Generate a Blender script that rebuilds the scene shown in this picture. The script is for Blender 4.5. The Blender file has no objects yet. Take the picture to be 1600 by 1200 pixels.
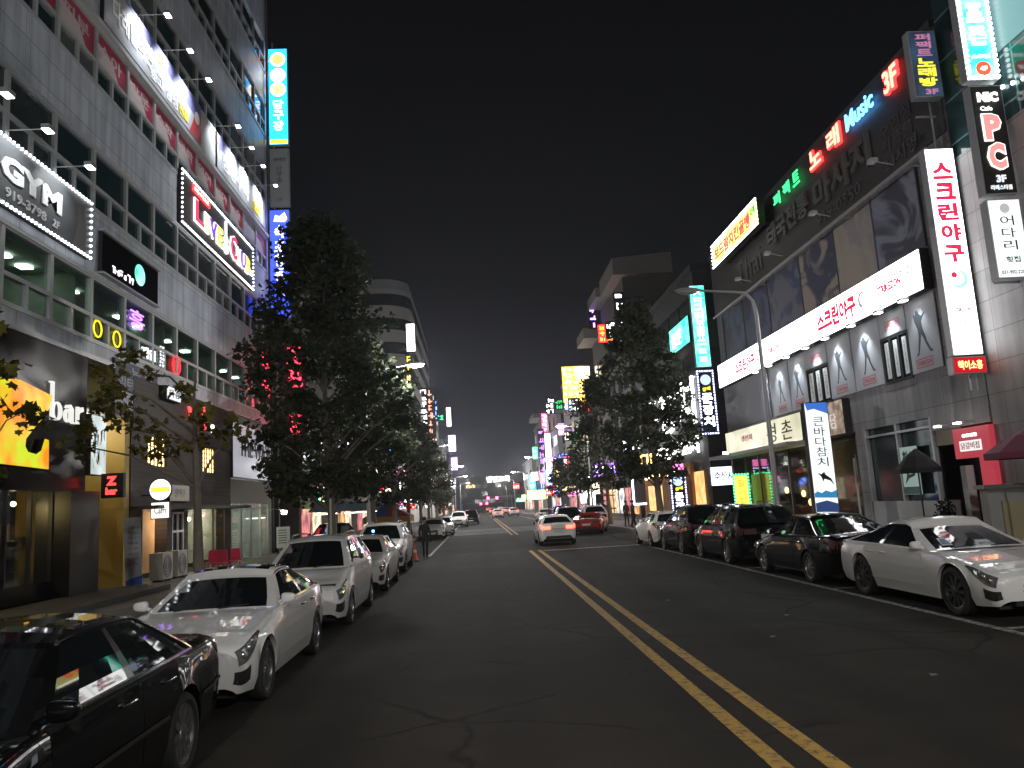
import bpy, math, random
from mathutils import Vector, Matrix
R = math.radians
rnd = random.Random(7)
sc = bpy.context.scene
COL = sc.collection

# ------------------------------------------------------------------ camera
cam_d = bpy.data.cameras.new('camera'); cam = bpy.data.objects.new('camera', cam_d); COL.objects.link(cam)
cam_d.sensor_width = 36.0; cam_d.lens = 27.9; cam_d.clip_start = 0.1; cam_d.clip_end = 3000
rot = Matrix(((0.99741, 0.05187, -0.04982), (-0.04141, -0.15211, -0.9875), (-0.05879, 0.987, -0.14956)))
cam.matrix_world = Matrix.Translation((0, 0, 2.066)) @ rot.to_4x4()
sc.camera = cam
# ------------------------------------------------------------------ night sky
w = bpy.data.worlds.new('World'); sc.world = w; w.use_nodes = True
nt = w.node_tree; bg = nt.nodes['Background']
tc = nt.nodes.new('ShaderNodeTexCoord'); sx = nt.nodes.new('ShaderNodeSeparateXYZ'); cr = nt.nodes.new('ShaderNodeValToRGB')
nt.links.new(tc.outputs['Generated'], sx.inputs[0]); nt.links.new(sx.outputs['Z'], cr.inputs[0]); nt.links.new(cr.outputs[0], bg.inputs[0])
e = cr.color_ramp.elements
e[0].position = 0.0; e[0].color = (.0150, .0165, .026, 1)
e[1].position = 0.55; e[1].color = (.0026, .0027, .0031, 1)
k = e.new(0.10); k.color = (.0105, .0118, .0185, 1)
k = e.new(0.26); k.color = (.0043, .0047, .0062, 1)
bg.inputs[1].default_value = 1.0
sc.view_settings.view_transform = 'Standard'; sc.view_settings.look = 'None'
sc.view_settings.exposure = 0.4; sc.view_settings.gamma = 1.0
sc.render.engine = 'CYCLES'
sc.cycles.max_bounces = 6; sc.cycles.diffuse_bounces = 3; sc.cycles.glossy_bounces = 3
sc.cycles.sample_clamp_indirect = 4.0; sc.cycles.use_denoising = True
sc.cycles.caustics_reflective = False; sc.cycles.caustics_refractive = False

# ------------------------------------------------------------------ materials
MATS = {}
def _new(name):
    m = bpy.data.materials.new(name); m.use_nodes = True
    return m, m.node_tree, m.node_tree.nodes['Principled BSDF']
def P(name, col, rough=.6, metal=0., spec=.5, coat=0., vary=0., scale=3., bump=0., trans=0.):
    if name in MATS: return MATS[name]
    m, t, b = _new(name)
    b.inputs['Base Color'].default_value = (*col, 1); b.inputs['Roughness'].default_value = rough
    b.inputs['Metallic'].default_value = metal; b.inputs['Specular IOR Level'].default_value = spec
    b.inputs['Coat Weight'].default_value = coat; b.inputs['Coat Roughness'].default_value = .03
    if trans: b.inputs['Transmission Weight'].default_value = trans
    if vary or bump:
        tc = t.nodes.new('ShaderNodeTexCoord'); n = t.nodes.new('ShaderNodeTexNoise')
        n.inputs['Scale'].default_value = scale; n.inputs['Detail'].default_value = 7; n.inputs['Roughness'].default_value = .62
        t.links.new(tc.outputs['Object'], n.inputs['Vector'])
        if vary:
            mx = t.nodes.new('ShaderNodeMixRGB')
            mx.inputs[1].default_value = (*[c * (1 - vary) for c in col], 1); mx.inputs[2].default_value = (*[min(1, c * (1 + vary)) for c in col], 1)
            t.links.new(n.outputs['Fac'], mx.inputs[0]); t.links.new(mx.outputs[0], b.inputs['Base Color'])
            mr = t.nodes.new('ShaderNodeMapRange'); mr.inputs[3].default_value = max(0, rough - .12); mr.inputs[4].default_value = min(1, rough + .12)
            t.links.new(n.outputs['Fac'], mr.inputs[0]); t.links.new(mr.outputs[0], b.inputs['Roughness'])
        if bump:
            bp = t.nodes.new('ShaderNodeBump'); bp.inputs['Strength'].default_value = bump; bp.inputs['Distance'].default_value = .02
            t.links.new(n.outputs['Fac'], bp.inputs['Height']); t.links.new(bp.outputs[0], b.inputs['Normal'])
    MATS[name] = m
    return m
def E(name, col, s=1.5, light=True, vary=0., col2=None, scale=2.):
    if name in MATS: return MATS[name]
    m, t, b = _new(name)
    b.inputs['Base Color'].default_value = (.02, .02, .02, 1); b.inputs['Roughness'].default_value = .4
    b.inputs['Emission Color'].default_value = (*col, 1); b.inputs['Emission Strength'].default_value = s
    if col2 is not None:
        tc = t.nodes.new('ShaderNodeTexCoord'); n = t.nodes.new('ShaderNodeTexNoise'); n.inputs['Scale'].default_value = scale; n.inputs['Detail'].default_value = 2
        r = t.nodes.new('ShaderNodeValToRGB'); r.color_ramp.elements[0].position = .38; r.color_ramp.elements[1].position = .62
        r.color_ramp.elements[0].color = (*col, 1); r.color_ramp.elements[1].color = (*col2, 1)
        t.links.new(tc.outputs['Object'], n.inputs['Vector']); t.links.new(n.outputs['Fac'], r.inputs[0]); t.links.new(r.outputs[0], b.inputs['Emission Color'])
    if not light: m.cycles.emission_sampling = 'NONE'
    MATS[name] = m
    return m
def grid_mat(name, col, bw, bh, mortar=.012, mcol=.35, axis='yz', offset=0., rough=.5, vary=.08, off=(0, 0)):
    """stone or metal cladding: panels with thin dark joints, laid out in metres on a vertical face"""
    if name in MATS: return MATS[name]
    m, t, b = _new(name)
    tc = t.nodes.new('ShaderNodeTexCoord'); s = t.nodes.new('ShaderNodeSeparateXYZ'); c = t.nodes.new('ShaderNodeCombineXYZ'); br = t.nodes.new('ShaderNodeTexBrick')
    ad = t.nodes.new('ShaderNodeVectorMath'); ad.operation = 'ADD'; ad.inputs[1].default_value = (off[0], off[1], 0)
    t.links.new(tc.outputs['Object'], s.inputs[0])
    t.links.new(s.outputs['XYZ'.index(axis[0].upper())], c.inputs[0]); t.links.new(s.outputs['XYZ'.index(axis[1].upper())], c.inputs[1])
    t.links.new(c.outputs[0], ad.inputs[0]); t.links.new(ad.outputs[0], br.inputs['Vector'])
    br.offset = offset; br.inputs['Scale'].default_value = 1; br.inputs['Brick Width'].default_value = bw; br.inputs['Row Height'].default_value = bh
    br.inputs['Mortar Size'].default_value = mortar; br.inputs['Mortar Smooth'].default_value = 0.2; br.inputs['Bias'].default_value = 0
    br.inputs['Color1'].default_value = (*[x * (1 - vary) for x in col], 1); br.inputs['Color2'].default_value = (*[x * (1 + vary) for x in col], 1)
    br.inputs['Mortar'].default_value = (*[x * mcol for x in col], 1)
    n = t.nodes.new('ShaderNodeTexNoise'); n.inputs['Scale'].default_value = .9; n.inputs['Detail'].default_value = 8
    t.links.new(tc.outputs['Object'], n.inputs['Vector'])
    mp = t.nodes.new('ShaderNodeMapRange'); mp.inputs[1].default_value = .3; mp.inputs[2].default_value = .7; mp.inputs[3].default_value = .78; mp.inputs[4].default_value = 1.12
    t.links.new(n.outputs['Fac'], mp.inputs[0])
    # rain streaks running down the face
    mpp = t.nodes.new('ShaderNodeMapping'); mpp.inputs['Scale'].default_value = (3.2, 3.2, .16) if 'z' in axis else (1, 1, 1); n2 = t.nodes.new('ShaderNodeTexNoise'); n2.inputs['Scale'].default_value = 1.0; n2.inputs['Detail'].default_value = 5
    t.links.new(tc.outputs['Object'], mpp.inputs[0]); t.links.new(mpp.outputs[0], n2.inputs['Vector'])
    mp2 = t.nodes.new('ShaderNodeMapRange'); mp2.inputs[1].default_value = .35; mp2.inputs[2].default_value = .6; mp2.inputs[3].default_value = .74; mp2.inputs[4].default_value = 1.05
    t.links.new(n2.outputs['Fac'], mp2.inputs[0])
    m0 = t.nodes.new('ShaderNodeMixRGB'); m0.blend_type = 'MULTIPLY'; m0.inputs[0].default_value = 1; t.links.new(br.outputs['Color'], m0.inputs[1]); t.links.new(mp2.outputs[0], m0.inputs[2])
    mu = t.nodes.new('ShaderNodeMixRGB'); mu.blend_type = 'MULTIPLY'; mu.inputs[0].default_value = 1
    t.links.new(m0.outputs[0], mu.inputs[1]); t.links.new(mp.outputs[0], mu.inputs[2]); t.links.new(mu.outputs[0], b.inputs['Base Color'])
    bp = t.nodes.new('ShaderNodeBump'); bp.inputs['Strength'].default_value = .5; bp.inputs['Distance'].default_value = .01; bp.invert = True
    t.links.new(br.outputs['Fac'], bp.inputs['Height']); t.links.new(bp.outputs[0], b.inputs['Normal'])
    b.inputs['Roughness'].default_value = rough
    MATS[name] = m
    return m
def asphalt():
    m, t, b = _new('asphalt')
    tc = t.nodes.new('ShaderNodeTexCoord')
    def noise(s, d=6):
        n = t.nodes.new('ShaderNodeTexNoise'); n.inputs['Scale'].default_value = s; n.inputs['Detail'].default_value = d; n.inputs['Roughness'].default_value = .65
        t.links.new(tc.outputs['Object'], n.inputs['Vector']); return n
    def ramp(src, p0, c0, p1, c1):
        r = t.nodes.new('ShaderNodeValToRGB'); r.color_ramp.elements[0].position = p0; r.color_ramp.elements[0].color = (*c0, 1)
        r.color_ramp.elements[1].position = p1; r.color_ramp.elements[1].color = (*c1, 1); t.links.new(src, r.inputs[0]); return r
    def mix(f, a, c, mode='MIX'):
        x = t.nodes.new('ShaderNodeMixRGB'); x.blend_type = mode
        for s, v in ((0, f), (1, a), (2, c)):
            if isinstance(v, (int, float)): x.inputs[s].default_value = v if s == 0 else (v, v, v, 1)
            elif isinstance(v, tuple): x.inputs[s].default_value = (*v, 1)
            else: t.links.new(v, x.inputs[s])
        return x.outputs[0]
    big, mid, fine = noise(.22, 4), noise(2.2), noise(70, 3)
    old = ramp(mid.outputs['Fac'], .3, (.022, .0215, .0208), .75, (.039, .038, .0365))
    newer = ramp(mid.outputs['Fac'], .3, (.021, .0165, .0125), .75, (.037, .0295, .0230))
    s = t.nodes.new('ShaderNodeSeparateXYZ'); t.links.new(tc.outputs['Object'], s.inputs[0])
    ad = t.nodes.new('ShaderNodeMath'); ad.operation = 'MULTIPLY_ADD'; ad.inputs[1].default_value = .35; t.links.new(mid.outputs['Fac'], ad.inputs[0]); t.links.new(s.outputs['Y'], ad.inputs[2])
    cut = ramp(ad.outputs[0], 0, (1, 1, 1), 1, (0, 0, 0))
    sub = t.nodes.new('ShaderNodeMath'); sub.operation = 'SUBTRACT'; sub.inputs[1].default_value = 12.3; t.links.new(ad.outputs[0], sub.inputs[0])
    ml = t.nodes.new('ShaderNodeMath'); ml.operation = 'MULTIPLY'; ml.inputs[1].default_value = 8; ml.use_clamp = True; t.links.new(sub.outputs[0], ml.inputs[0])
    base = mix(ml.outputs[0], newer.outputs[0], old.outputs[0])
    st = ramp(big.outputs['Fac'], .34, (.58, .58, .58), .66, (1.28, 1.28, 1.28))
    base = mix(1.0, base, st.outputs[0], 'MULTIPLY')
    sp = ramp(fine.outputs['Fac'], .35, (.62, .62, .62), .7, (1.4, 1.4, 1.4))
    base = mix(.75, base, sp.outputs[0], 'MULTIPLY')
    # tyre-darkened wheel tracks in each lane
    wv = t.nodes.new('ShaderNodeMath'); wv.operation = 'SINE'
    mm = t.nodes.new('ShaderNodeMath'); mm.operation = 'MULTIPLY_ADD'; mm.inputs[1].default_value = 3.6; mm.inputs[2].default_value = .6
    t.links.new(s.outputs['X'], mm.inputs[0]); t.links.new(mm.outputs[0], wv.inputs[0])
    tr = ramp(wv.outputs[0], .2, (1, 1, 1), .95, (.74, .74, .74)); base = mix(.9, base, tr.outputs[0], 'MULTIPLY')
    # cracks
    dis = t.nodes.new('ShaderNodeMixRGB'); dis.inputs[0].default_value = .35; t.links.new(tc.outputs['Object'], dis.inputs[1]); t.links.new(noise(1.3).outputs['Color'], dis.inputs[2])
    vo = t.nodes.new('ShaderNodeTexVoronoi'); vo.feature = 'DISTANCE_TO_EDGE'; vo.inputs['Scale'].default_value = .55; t.links.new(dis.outputs[0], vo.inputs['Vector'])
    ck = ramp(vo.outputs['Distance'], .004, (1, 1, 1), .015, (0, 0, 0))
    gate = ramp(big.outputs['Fac'], .46, (0, 0, 0), .52, (1, 1, 1)); ckm = mix(1.0, ck.outputs[0], gate.outputs[0], 'MULTIPLY')
    base = mix(ckm, base, (.008, .007, .0065))
    t.links.new(base, b.inputs['Base Color'])
    rr = ramp(mid.outputs['Fac'], .25, (.84, .84, .84), .8, (.95, .95, .95)); b.inputs['Specular IOR Level'].default_value = .22; t.links.new(rr.outputs[0], b.inputs['Roughness'])
    bp = t.nodes.new('ShaderNodeBump'); bp.inputs['Strength'].default_value = .55; bp.inputs['Distance'].default_value = .008
    t.links.new(fine.outputs['Fac'], bp.inputs['Height']); t.links.new(bp.outputs[0], b.inputs['Normal'])
    MATS['asphalt'] = m
    return m
def worn_paint(name, col, wear=.45):
    if name in MATS: return MATS[name]
    m, t, b = _new(name)
    tc = t.nodes.new('ShaderNodeTexCoord'); n = t.nodes.new('ShaderNodeTexNoise'); n.inputs['Scale'].default_value = 9; n.inputs['Detail'].default_value = 9; n.inputs['Roughness'].default_value = .75
    r = t.nodes.new('ShaderNodeValToRGB'); r.color_ramp.elements[0].position = wear - .06; r.color_ramp.elements[0].color = (.06, .058, .054, 1)
    r.color_ramp.elements[1].position = wear + .07; r.color_ramp.elements[1].color = (*col, 1)
    t.links.new(tc.outputs['Object'], n.inputs['Vector']); t.links.new(n.outputs['Fac'], r.inputs[0]); t.links.new(r.outputs[0], b.inputs['Base Color'])
    b.inputs['Roughness'].default_value = .7
    MATS[name] = m
    return m

ALU = P('aluminium_frame', (.42, .43, .44), .45, .3)
DARK = P('dark_metal', (.025, .025, .027), .45, .3)
BLACK = P('black_paint', (.010, .010, .011), .35)
GLASS = P('dark_glass', (.012, .030, .034), .07, 0, .6, vary=.4, scale=.5)
STEEL = P('galvanised_steel', (.42, .43, .44), .5, .5, vary=.12)
WHITEP = P('white_sheet', (.75, .75, .74), .5)
GREY = P('grey_plaster', (.27, .27, .275), .7, vary=.15, scale=1.2)
RUB = P('rubber', (.012, .012, .012), .8)

# ------------------------------------------------------------------ building kit
WORLD = {}
def tag(o, label=None, cat=None, group=None, kind=None):
    if label: o['label'] = label
    if cat: o['category'] = cat
    if group: o['group'] = group
    if kind: o['kind'] = kind
    return o
def thing(name, label, cat, loc=(0, 0, 0), group=None, rz=0.):
    o = bpy.data.objects.new(name, None); COL.objects.link(o); o.empty_display_size = .2
    o.location = loc; o.rotation_euler = (0, 0, rz); WORLD[o.name] = Vector(loc)
    return tag(o, label, cat, group)
class MB:
    def __init__(s): s.v = []; s.f = []
    def add(s, vs, fs):
        n = len(s.v); s.v += [tuple(v) for v in vs]; s.f += [tuple(i + n for i in f) for f in fs]; return s
    def box(s, x0, x1, y0, y1, z0, z1):
        if x0 > x1: x0, x1 = x1, x0
        if y0 > y1: y0, y1 = y1, y0
        if z0 > z1: z0, z1 = z1, z0
        return s.add([(x0, y0, z0), (x1, y0, z0), (x1, y1, z0), (x0, y1, z0), (x0, y0, z1), (x1, y0, z1), (x1, y1, z1), (x0, y1, z1)],
              [(0, 3, 2, 1), (4, 5, 6, 7), (0, 1, 5, 4), (1, 2, 6, 5), (2, 3, 7, 6), (3, 0, 4, 7)])
    def fbox(s, fr, a0, a1, b0, b1, c0, c1):
        if a0 > a1: a0, a1 = a1, a0
        if b0 > b1: b0, b1 = b1, b0
        if c0 > c1: c0, c1 = c1, c0
        P_ = [fr(a, b, c) for c in (c0, c1) for a, b in ((a0, b0), (a1, b0), (a1, b1), (a0, b1))]
        return s.add(P_, [(0, 3, 2, 1), (4, 5, 6, 7), (0, 1, 5, 4), (1, 2, 6, 5), (2, 3, 7, 6), (3, 0, 4, 7)])
    def fpoly(s, fr, pts, c0, c1):
        n = len(pts)
        vs = [fr(a, b, c0) for a, b in pts] + [fr(a, b, c1) for a, b in pts]
        return s.add(vs, [tuple(range(n))[::-1], tuple(range(n, 2 * n))] + [(i, (i + 1) % n, n + (i + 1) % n, n + i) for i in range(n)])
    def tube(s, pts, rads, n=8, cap=True):
        pts = [Vector(p) for p in pts]
        if not isinstance(rads, (list, tuple)): rads = [rads] * len(pts)
        base = len(s.v)
        for i, p in enumerate(pts):
            d = (pts[min(i + 1, len(pts) - 1)] - pts[max(i - 1, 0)]).normalized()
            a = d.cross(Vector((0, 0, 1)) if abs(d.z) < .9 else Vector((1, 0, 0))).normalized(); b = d.cross(a)
            for k in range(n):
                an = 2 * math.pi * k / n; s.v.append(tuple(p + (a * math.cos(an) + b * math.sin(an)) * rads[i]))
        for i in range(len(pts) - 1):
            for k in range(n):
                s.f.append((base + i * n + k, base + i * n + (k + 1) % n, base + (i + 1) * n + (k + 1) % n, base + (i + 1) * n + k))
        if cap:
            s.f.append(tuple(base + k for k in range(n))); s.f.append(tuple(base + (len(pts) - 1) * n + k for k in range(n))[::-1])
        return s
    def ball(s, c, r, n=8, m=5, sq=(1, 1, 1)):
        base = len(s.v)
        for i in range(m + 1):
            t = math.pi * i / m
            for k in range(n):
                a = 2 * math.pi * k / n
                s.v.append((c[0] + r * sq[0] * math.sin(t) * math.cos(a), c[1] + r * sq[1] * math.sin(t) * math.sin(a), c[2] + r * sq[2] * math.cos(t)))
        for i in range(m):
            for k in range(n): s.f.append((base + i * n + k, base + (i + 1) * n + k, base + (i + 1) * n + (k + 1) % n, base + i * n + (k + 1) % n))
        return s
    def disc(s, fr, a, b, r, c0, c1, n=24, r2=None):
        r2 = r2 or r
        return s.fpoly(fr, [(a + r * math.cos(2 * math.pi * k / n), b + r2 * math.sin(2 * math.pi * k / n)) for k in range(n)], c0, c1)
    def lathe_x(s, prof, cx, cy, cz, n=28):
        """profile of (x, radius) turned about an axis along x"""
        base = len(s.v); q = len(prof)
        for k in range(n):
            a = 2 * math.pi * k / n
            for x, r in prof: s.v.append((cx + x, cy + r * math.cos(a), cz + r * math.sin(a)))
        for k in range(n):
            for i in range(q - 1): s.f.append((base + k * q + i, base + k * q + i + 1, base + ((k + 1) % n) * q + i + 1, base + ((k + 1) % n) * q + i))
        return s
    def build(s, name, mat, parent=None, smooth=None, bevel=0, loc=None):
        m = bpy.data.meshes.new(name)
        off = Vector((0, 0, 0))
        if parent is not None: off = WORLD.get(parent.name, off)
        elif loc is not None: off = Vector(loc)
        m.from_pydata([(v[0] - off.x, v[1] - off.y, v[2] - off.z) for v in s.v], [], s.f); m.update()
        m.materials.append(mat)
        if smooth is not None:
            m.shade_smooth()
            try: m.set_sharp_from_angle(angle=R(smooth))
            except Exception: pass
        o = bpy.data.objects.new(name, m); COL.objects.link(o)
        if parent is not None: o.parent = parent; WORLD[o.name] = off
        else: o.location = off; WORLD[o.name] = off
        if bevel:
            b = o.modifiers.new('bevel', 'BEVEL'); b.width = bevel; b.segments = 2; b.limit_method = 'ANGLE'
        return o
def room_light(parent, p, power, col=(1, .72, .42)):
    ld = bpy.data.lights.new('room_light', 'POINT'); ld.energy = power; ld.color = col; ld.shadow_soft_size = .12
    lo = bpy.data.objects.new('room_light', ld); COL.objects.link(lo); lo.parent = parent; lo.location = Vector(p) - WORLD[parent.name]
class Frame:
    """a vertical face: a runs along it (as read), b is height above ground, c stands out from it"""
    def __init__(s, o, u, n): s.o, s.u, s.n = Vector(o), Vector(u), Vector(n)
    def __call__(s, a, b, c): return tuple(s.o + s.u * a + Vector((0, 0, b)) + s.n * c)
XL, XR = -11.7, 14.4
LF = Frame((XL, 0, 0), (0, 1, 0), (1, 0, 0))           # left facades: a = y
RF_ = Frame((XR, 0, .26), (0, -1, 0), (-1, 0, 0))        # right facades: a = -y
def SR(y): return Frame((-.1, y, .26), (1, 0, 0), (0, -1, 0))     # the same on the right hand side
def SF(y): return Frame((0, y, 0), (1, 0, 0), (0, -1, 0))   # faces standing across the pavement, a = x

_glyphs = {}
def glyph_mesh(text, bold, res=2):
    key = (text, bold)
    if key in _glyphs: return _glyphs[key]
    c = bpy.data.curves.new('lettering', 'FONT'); c.body = text; c.size = 1; c.extrude = .5; c.offset = bold; c.resolution_u = res
    o = bpy.data.objects.new('lettering', c); m = bpy.data.meshes.new_from_object(o)
    vs = [tuple(v.co) for v in m.vertices]; fs = [tuple(p.vertices) for p in m.polygons]
    bpy.data.objects.remove(o); bpy.data.curves.remove(c); bpy.data.meshes.remove(m)
    _glyphs[key] = (vs, fs)
    return _glyphs[key]
def letters(mb, fr, text, a0, a1, b0, b1, c0=.01, c1=.04, bold=.02, slant=0., shear=0.):
    """text stretched into the box a0..a1, b0..b1"""
    vs, fs = glyph_mesh(text, bold)
    if not vs: return mb
    x0 = min(v[0] for v in vs); x1 = max(v[0] for v in vs); y0 = min(v[1] for v in vs); y1 = max(v[1] for v in vs)
    sx = (a1 - a0) / max(1e-6, x1 - x0); sy = (b1 - b0) / max(1e-6, y1 - y0)
    out = []
    for x, y, z in vs:
        b = b0 + (y - y0) * sy; a = a0 + (x - x0) * sx
        out.append(fr(a + slant * (b - b0), b + shear * (a - a0), c0 + (z + .5) * (c1 - c0)))
    return mb.add(out, fs)
def column(mb, fr, text, a0, a1, b0, b1, gap=.12, **kw):
    """one glyph above the other, from b1 down to b0"""
    n = len(text); h = (b1 - b0) / n
    for i, ch in enumerate(text):
        if ch == ' ': continue
        t = b1 - i * h
        letters(mb, fr, ch, a0, a1, t - h * (1 - gap), t, **kw)
    return mb
def scribble(mb, fr, a0, a1, b0, b1, nx, ny, c=.02, r=None):
    """illegible little strokes laid out like rows of block lettering"""
    r = r or rnd
    w = (a1 - a0) / nx; h = (b1 - b0) / ny
    for i in range(nx):
        for j in range(ny):
            x, y = a0 + i * w, b0 + j * h; t = min(w, h) * .16
            for q in range(3):
                if r.random() < .5: yy = y + h * r.uniform(.1, .8); mb.fbox(fr, x + w * .1, x + w * r.uniform(.6, .88), yy, yy + t, 0.002, c)
                else: xx = x + w * r.uniform(.1, .75); mb.fbox(fr, xx, xx + t, y + h * .1, y + h * r.uniform(.6, .88), 0.003, c + .002)
    return mb
def bulbs(mb, fr, a0, a1, b0, b1, step, r, c, sides='tblr'):
    def line(p, q):
        n = max(1, round(math.hypot(q[0] - p[0], q[1] - p[1]) / step))
        for i in range(n + 1):
            t = i / n; mb.ball(fr(p[0] + (q[0] - p[0]) * t, p[1] + (q[1] - p[1]) * t, c), r, 6, 4)
    if 'b' in sides: line((a0, b0), (a1, b0))
    if 't' in sides: line((a0, b1), (a1, b1))
    if 'l' in sides: line((a0, b0), (a0, b1))
    if 'r' in sides: line((a1, b0), (a1, b1))
    return mb
def rim(mb, fr, a0, a1, b0, b1, t, c0, c1):
    mb.fbox(fr, a0 - t, a1 + t, b1, b1 + t, c0, c1); mb.fbox(fr, a0 - t, a1 + t, b0 - t, b0, c0, c1)
    mb.fbox(fr, a0 - t, a0, b0, b1, c0, c1); mb.fbox(fr, a1, a1 + t, b0, b1, c0, c1)
    return mb
def signbox(name, label, cat, fr, a0, a1, b0, b1, depth, panel, casing=None, group=None, t=.03, stand=0.):
    """a box sign: casing behind, lit or printed panel in front; returns the thing and the frame of the panel's face"""
    casing = casing or DARK
    o = thing(name, label, cat, fr((a0 + a1) / 2, b0, stand), group)
    mb = MB(); mb.fbox(fr, a0 - t, a1 + t, b0 - t, b1 + t, stand, stand + depth - .02); mb.build('casing', casing, o)
    pm = MB(); pm.fbox(fr, a0, a1, b0, b1, stand + depth - .019, stand + depth); pm.build('panel', panel, o)
    return o, Frame(fr(0, 0, stand + depth), fr.u, fr.n)
def copy_tree(o, parent=None):
    c = o.copy(); COL.objects.link(c)
    if parent is not None: c.parent = parent
    for ch in list(o.children): copy_tree(ch, c)
    return c
ORD = ['first', 'second', 'third', 'fourth', 'fifth', 'sixth', 'seventh', 'eighth', 'ninth', 'tenth', 'eleventh', 'twelfth', 'thirteenth', 'fourteenth', 'fifteenth', 'sixteenth']
def struct(mb, name, mat, **kw):
    o = mb.build(name, mat, **kw); o['kind'] = 'structure'; return o
# ------------------------------------------------------------------ ground, road, pavements
struct(MB().box(-900, 900, -200, 1500, -.6, -.05), 'ground', P('bare_ground', (.05, .05, .048), .9))
ROAD = asphalt()
struct(MB().box(-4.5, 9.4, -40, 420, -.05, 0), 'road', ROAD)
struct(MB().box(9.4, 60, 44.9, 48.6, -.05, 0.0), 'side_road', ROAD)
PAVE = grid_mat('paving', (.16, .155, .15), .4, .2, .012, .55, 'xy', .5, .75, .16)
KERB = P('kerb_stone', (.30, .295, .28), .8, vary=.2, scale=4)
def pavement(x0, x1, y0, y1, kx):
    struct(MB().box(x0, x1, y0, y1, -.05, .15), 'pavement', PAVE)
    k = MB(); y = y0
    while y < y1 - .05:
        k.box(kx - .09, kx + .09, y, min(y + .99, y1), -.04, .158); y += 1.0
    struct(k, 'kerb', KERB, bevel=.015)
pavement(-11.7, -4.6, -30, 118, -4.5); pavement(-11.7, -4.6, 124, 420, -4.5)
pavement(9.5, 14.5, -30, 44.8, 9.4); pavement(9.5, 14.5, 48.7, 420, 9.4)
YEL = worn_paint('yellow_paint', (.50, .285, .035), .44); WHI = worn_paint('white_paint', (.45, .45, .44), .49)
def strip(x, y0, y1, wd, mat, name='road_marking'):
    struct(MB().box(x - wd / 2, x + wd / 2, y0, y1, .003, .005), name, mat)
for x in (2.17, 2.56):
    strip(x, -20, 35.6, .155, YEL); strip(x, 55, 330, .15, YEL)
struct(MB().box(2.7, 6.9, 34.8, 35.2, .003, .005), 'stop_line', WHI)
struct(MB().box(-4.3, 2.2, 60.5, 61.2, .003, .005), 'stop_line', WHI)
for y in (63, 66, 69, 72): struct(MB().box(-4.2, 9.1, y, y + .5, .003, .005), 'crosswalk_bar', WHI)
strip(7.0, -15, 33.5, .13, WHI); strip(7.0, 74, 330, .13, WHI); strip(-2.3, 36, 59.5, .13, WHI); strip(-2.3, 75, 330, .13, WHI)
for y in (10.9, 16.2, 21.5, 26.9, 31.8): struct(MB().box(7.07, 9.25, y - .06, y + .06, .003, .005), 'parking_line', WHI)
# litter flecks on the road
lm = P('paper_litter', (.16, .16, .15), .8)
for i, (x, y) in enumerate([(4.0, 11.4), (4.7, 8.6), (4.9, 13.2), (3.6, 16.0)]):
    m = MB(); m.add([(x, y, .006), (x + .09, y + .02, .012), (x + .1, y + .09, .007), (x + .01, y + .07, .02)], [(0, 1, 2, 3)])
    tag(m.build('paper_scrap', lm, loc=(x, y, .006)), 'small pale paper scrap lying on the dark right lane', 'litter', 'paper scraps on the right lane')

# ------------------------------------------------------------------ left office block
FL = [7.85 + 4.25 * k for k in range(6)]; WH = 2.02
CLAD = grid_mat('grey_cladding', (.46, .50, .57), 1.175, .92, .014, .38, 'yz', 0, .42, .05, off=(.2, .12))
blk = thing('office_block', 'tall grey panelled block with rows of dark windows filling the left side', 'building', (XL, 29, 0))
Y0, Y1 = 10.35, 45.9
wall = MB()
prev = 7.30
for z in FL + [33.3]:
    top = z if z < 33 else 35.5
    if z < 33: wall.box(XL - .5, XL, Y0, Y1, prev, z); prev = z + WH
    else: wall.box(XL - .5, XL, Y0, Y1, prev, 35)
wall.box(XL - 14, XL - .5, Y1 - .6, Y1, 0, 35); wall.box(XL - .5, XL, Y1 - .3, Y1, .1, 7.3)
for z in FL: wall.box(XL - .5, XL, Y1 - .30, Y1, z, z + WH)
wall.build('wall', CLAD, blk)
MB().box(XL - 14, XL + .05, Y0, Y1, 35, 35.4).build('roof', GREY, blk)
led = MB()
for z in FL: led.box(XL - .1, XL + .05, Y0, Y1 + .02, z + WH, z + WH + .10); led.box(XL - .1, XL + .035, Y0, Y1 + .02, z - .07, z - .001)
led.box(XL, XL + .16, Y0, Y1 + .05, 18.44, 18.62); led.box(XL, XL + .10, Y0, Y1 + .05, 7.22, 7.36)
led.build('ledge', ALU, blk)
MB().tube([(XL + .12, Y1 - .15, 0.2), (XL + .12, Y1 - .15, 35)], .07, 10).build('drainpipe', P('dark_pipe', (.10, .10, .105), .5), blk)
# windows: a tall pane over two low ones, one unit per bay
BW = 2.349
fm = MB()
fm.box(-.14, .03, 0, .16, 0, WH); fm.box(-.14, .028, .16, BW, 0, .07); fm.box(-.14, .028, .16, BW, WH - .07, WH)
fm.box(-.14, .026, .16, BW, .72, .84); fm.box(-.14, .024, BW / 2 - .0, BW / 2 + .13, .07, .72)
fmesh = fm.build('window', ALU).data
pm = MB(); pm.box(-.10, -.06, .16, BW, .84, WH - .07); pm.box(-.10, -.06, .16, BW, .07, .72)
pmesh = pm.build('pane', GLASS).data
for o in list(COL.objects):
    if o.name in ('window', 'pane'): bpy.data.objects.remove(o)
CLEAR = P('clear_glass', (.55, .62, .60), .02, 0, .5, trans=1.0)
m, t, b = _new('thin_glass')
tr = t.nodes.new('ShaderNodeBsdfTransparent'); tr.inputs[0].default_value = (.72, .80, .76, 1); gl = t.nodes.new('ShaderNodeBsdfGlossy'); gl.inputs['Roughness'].default_value = .03
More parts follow.
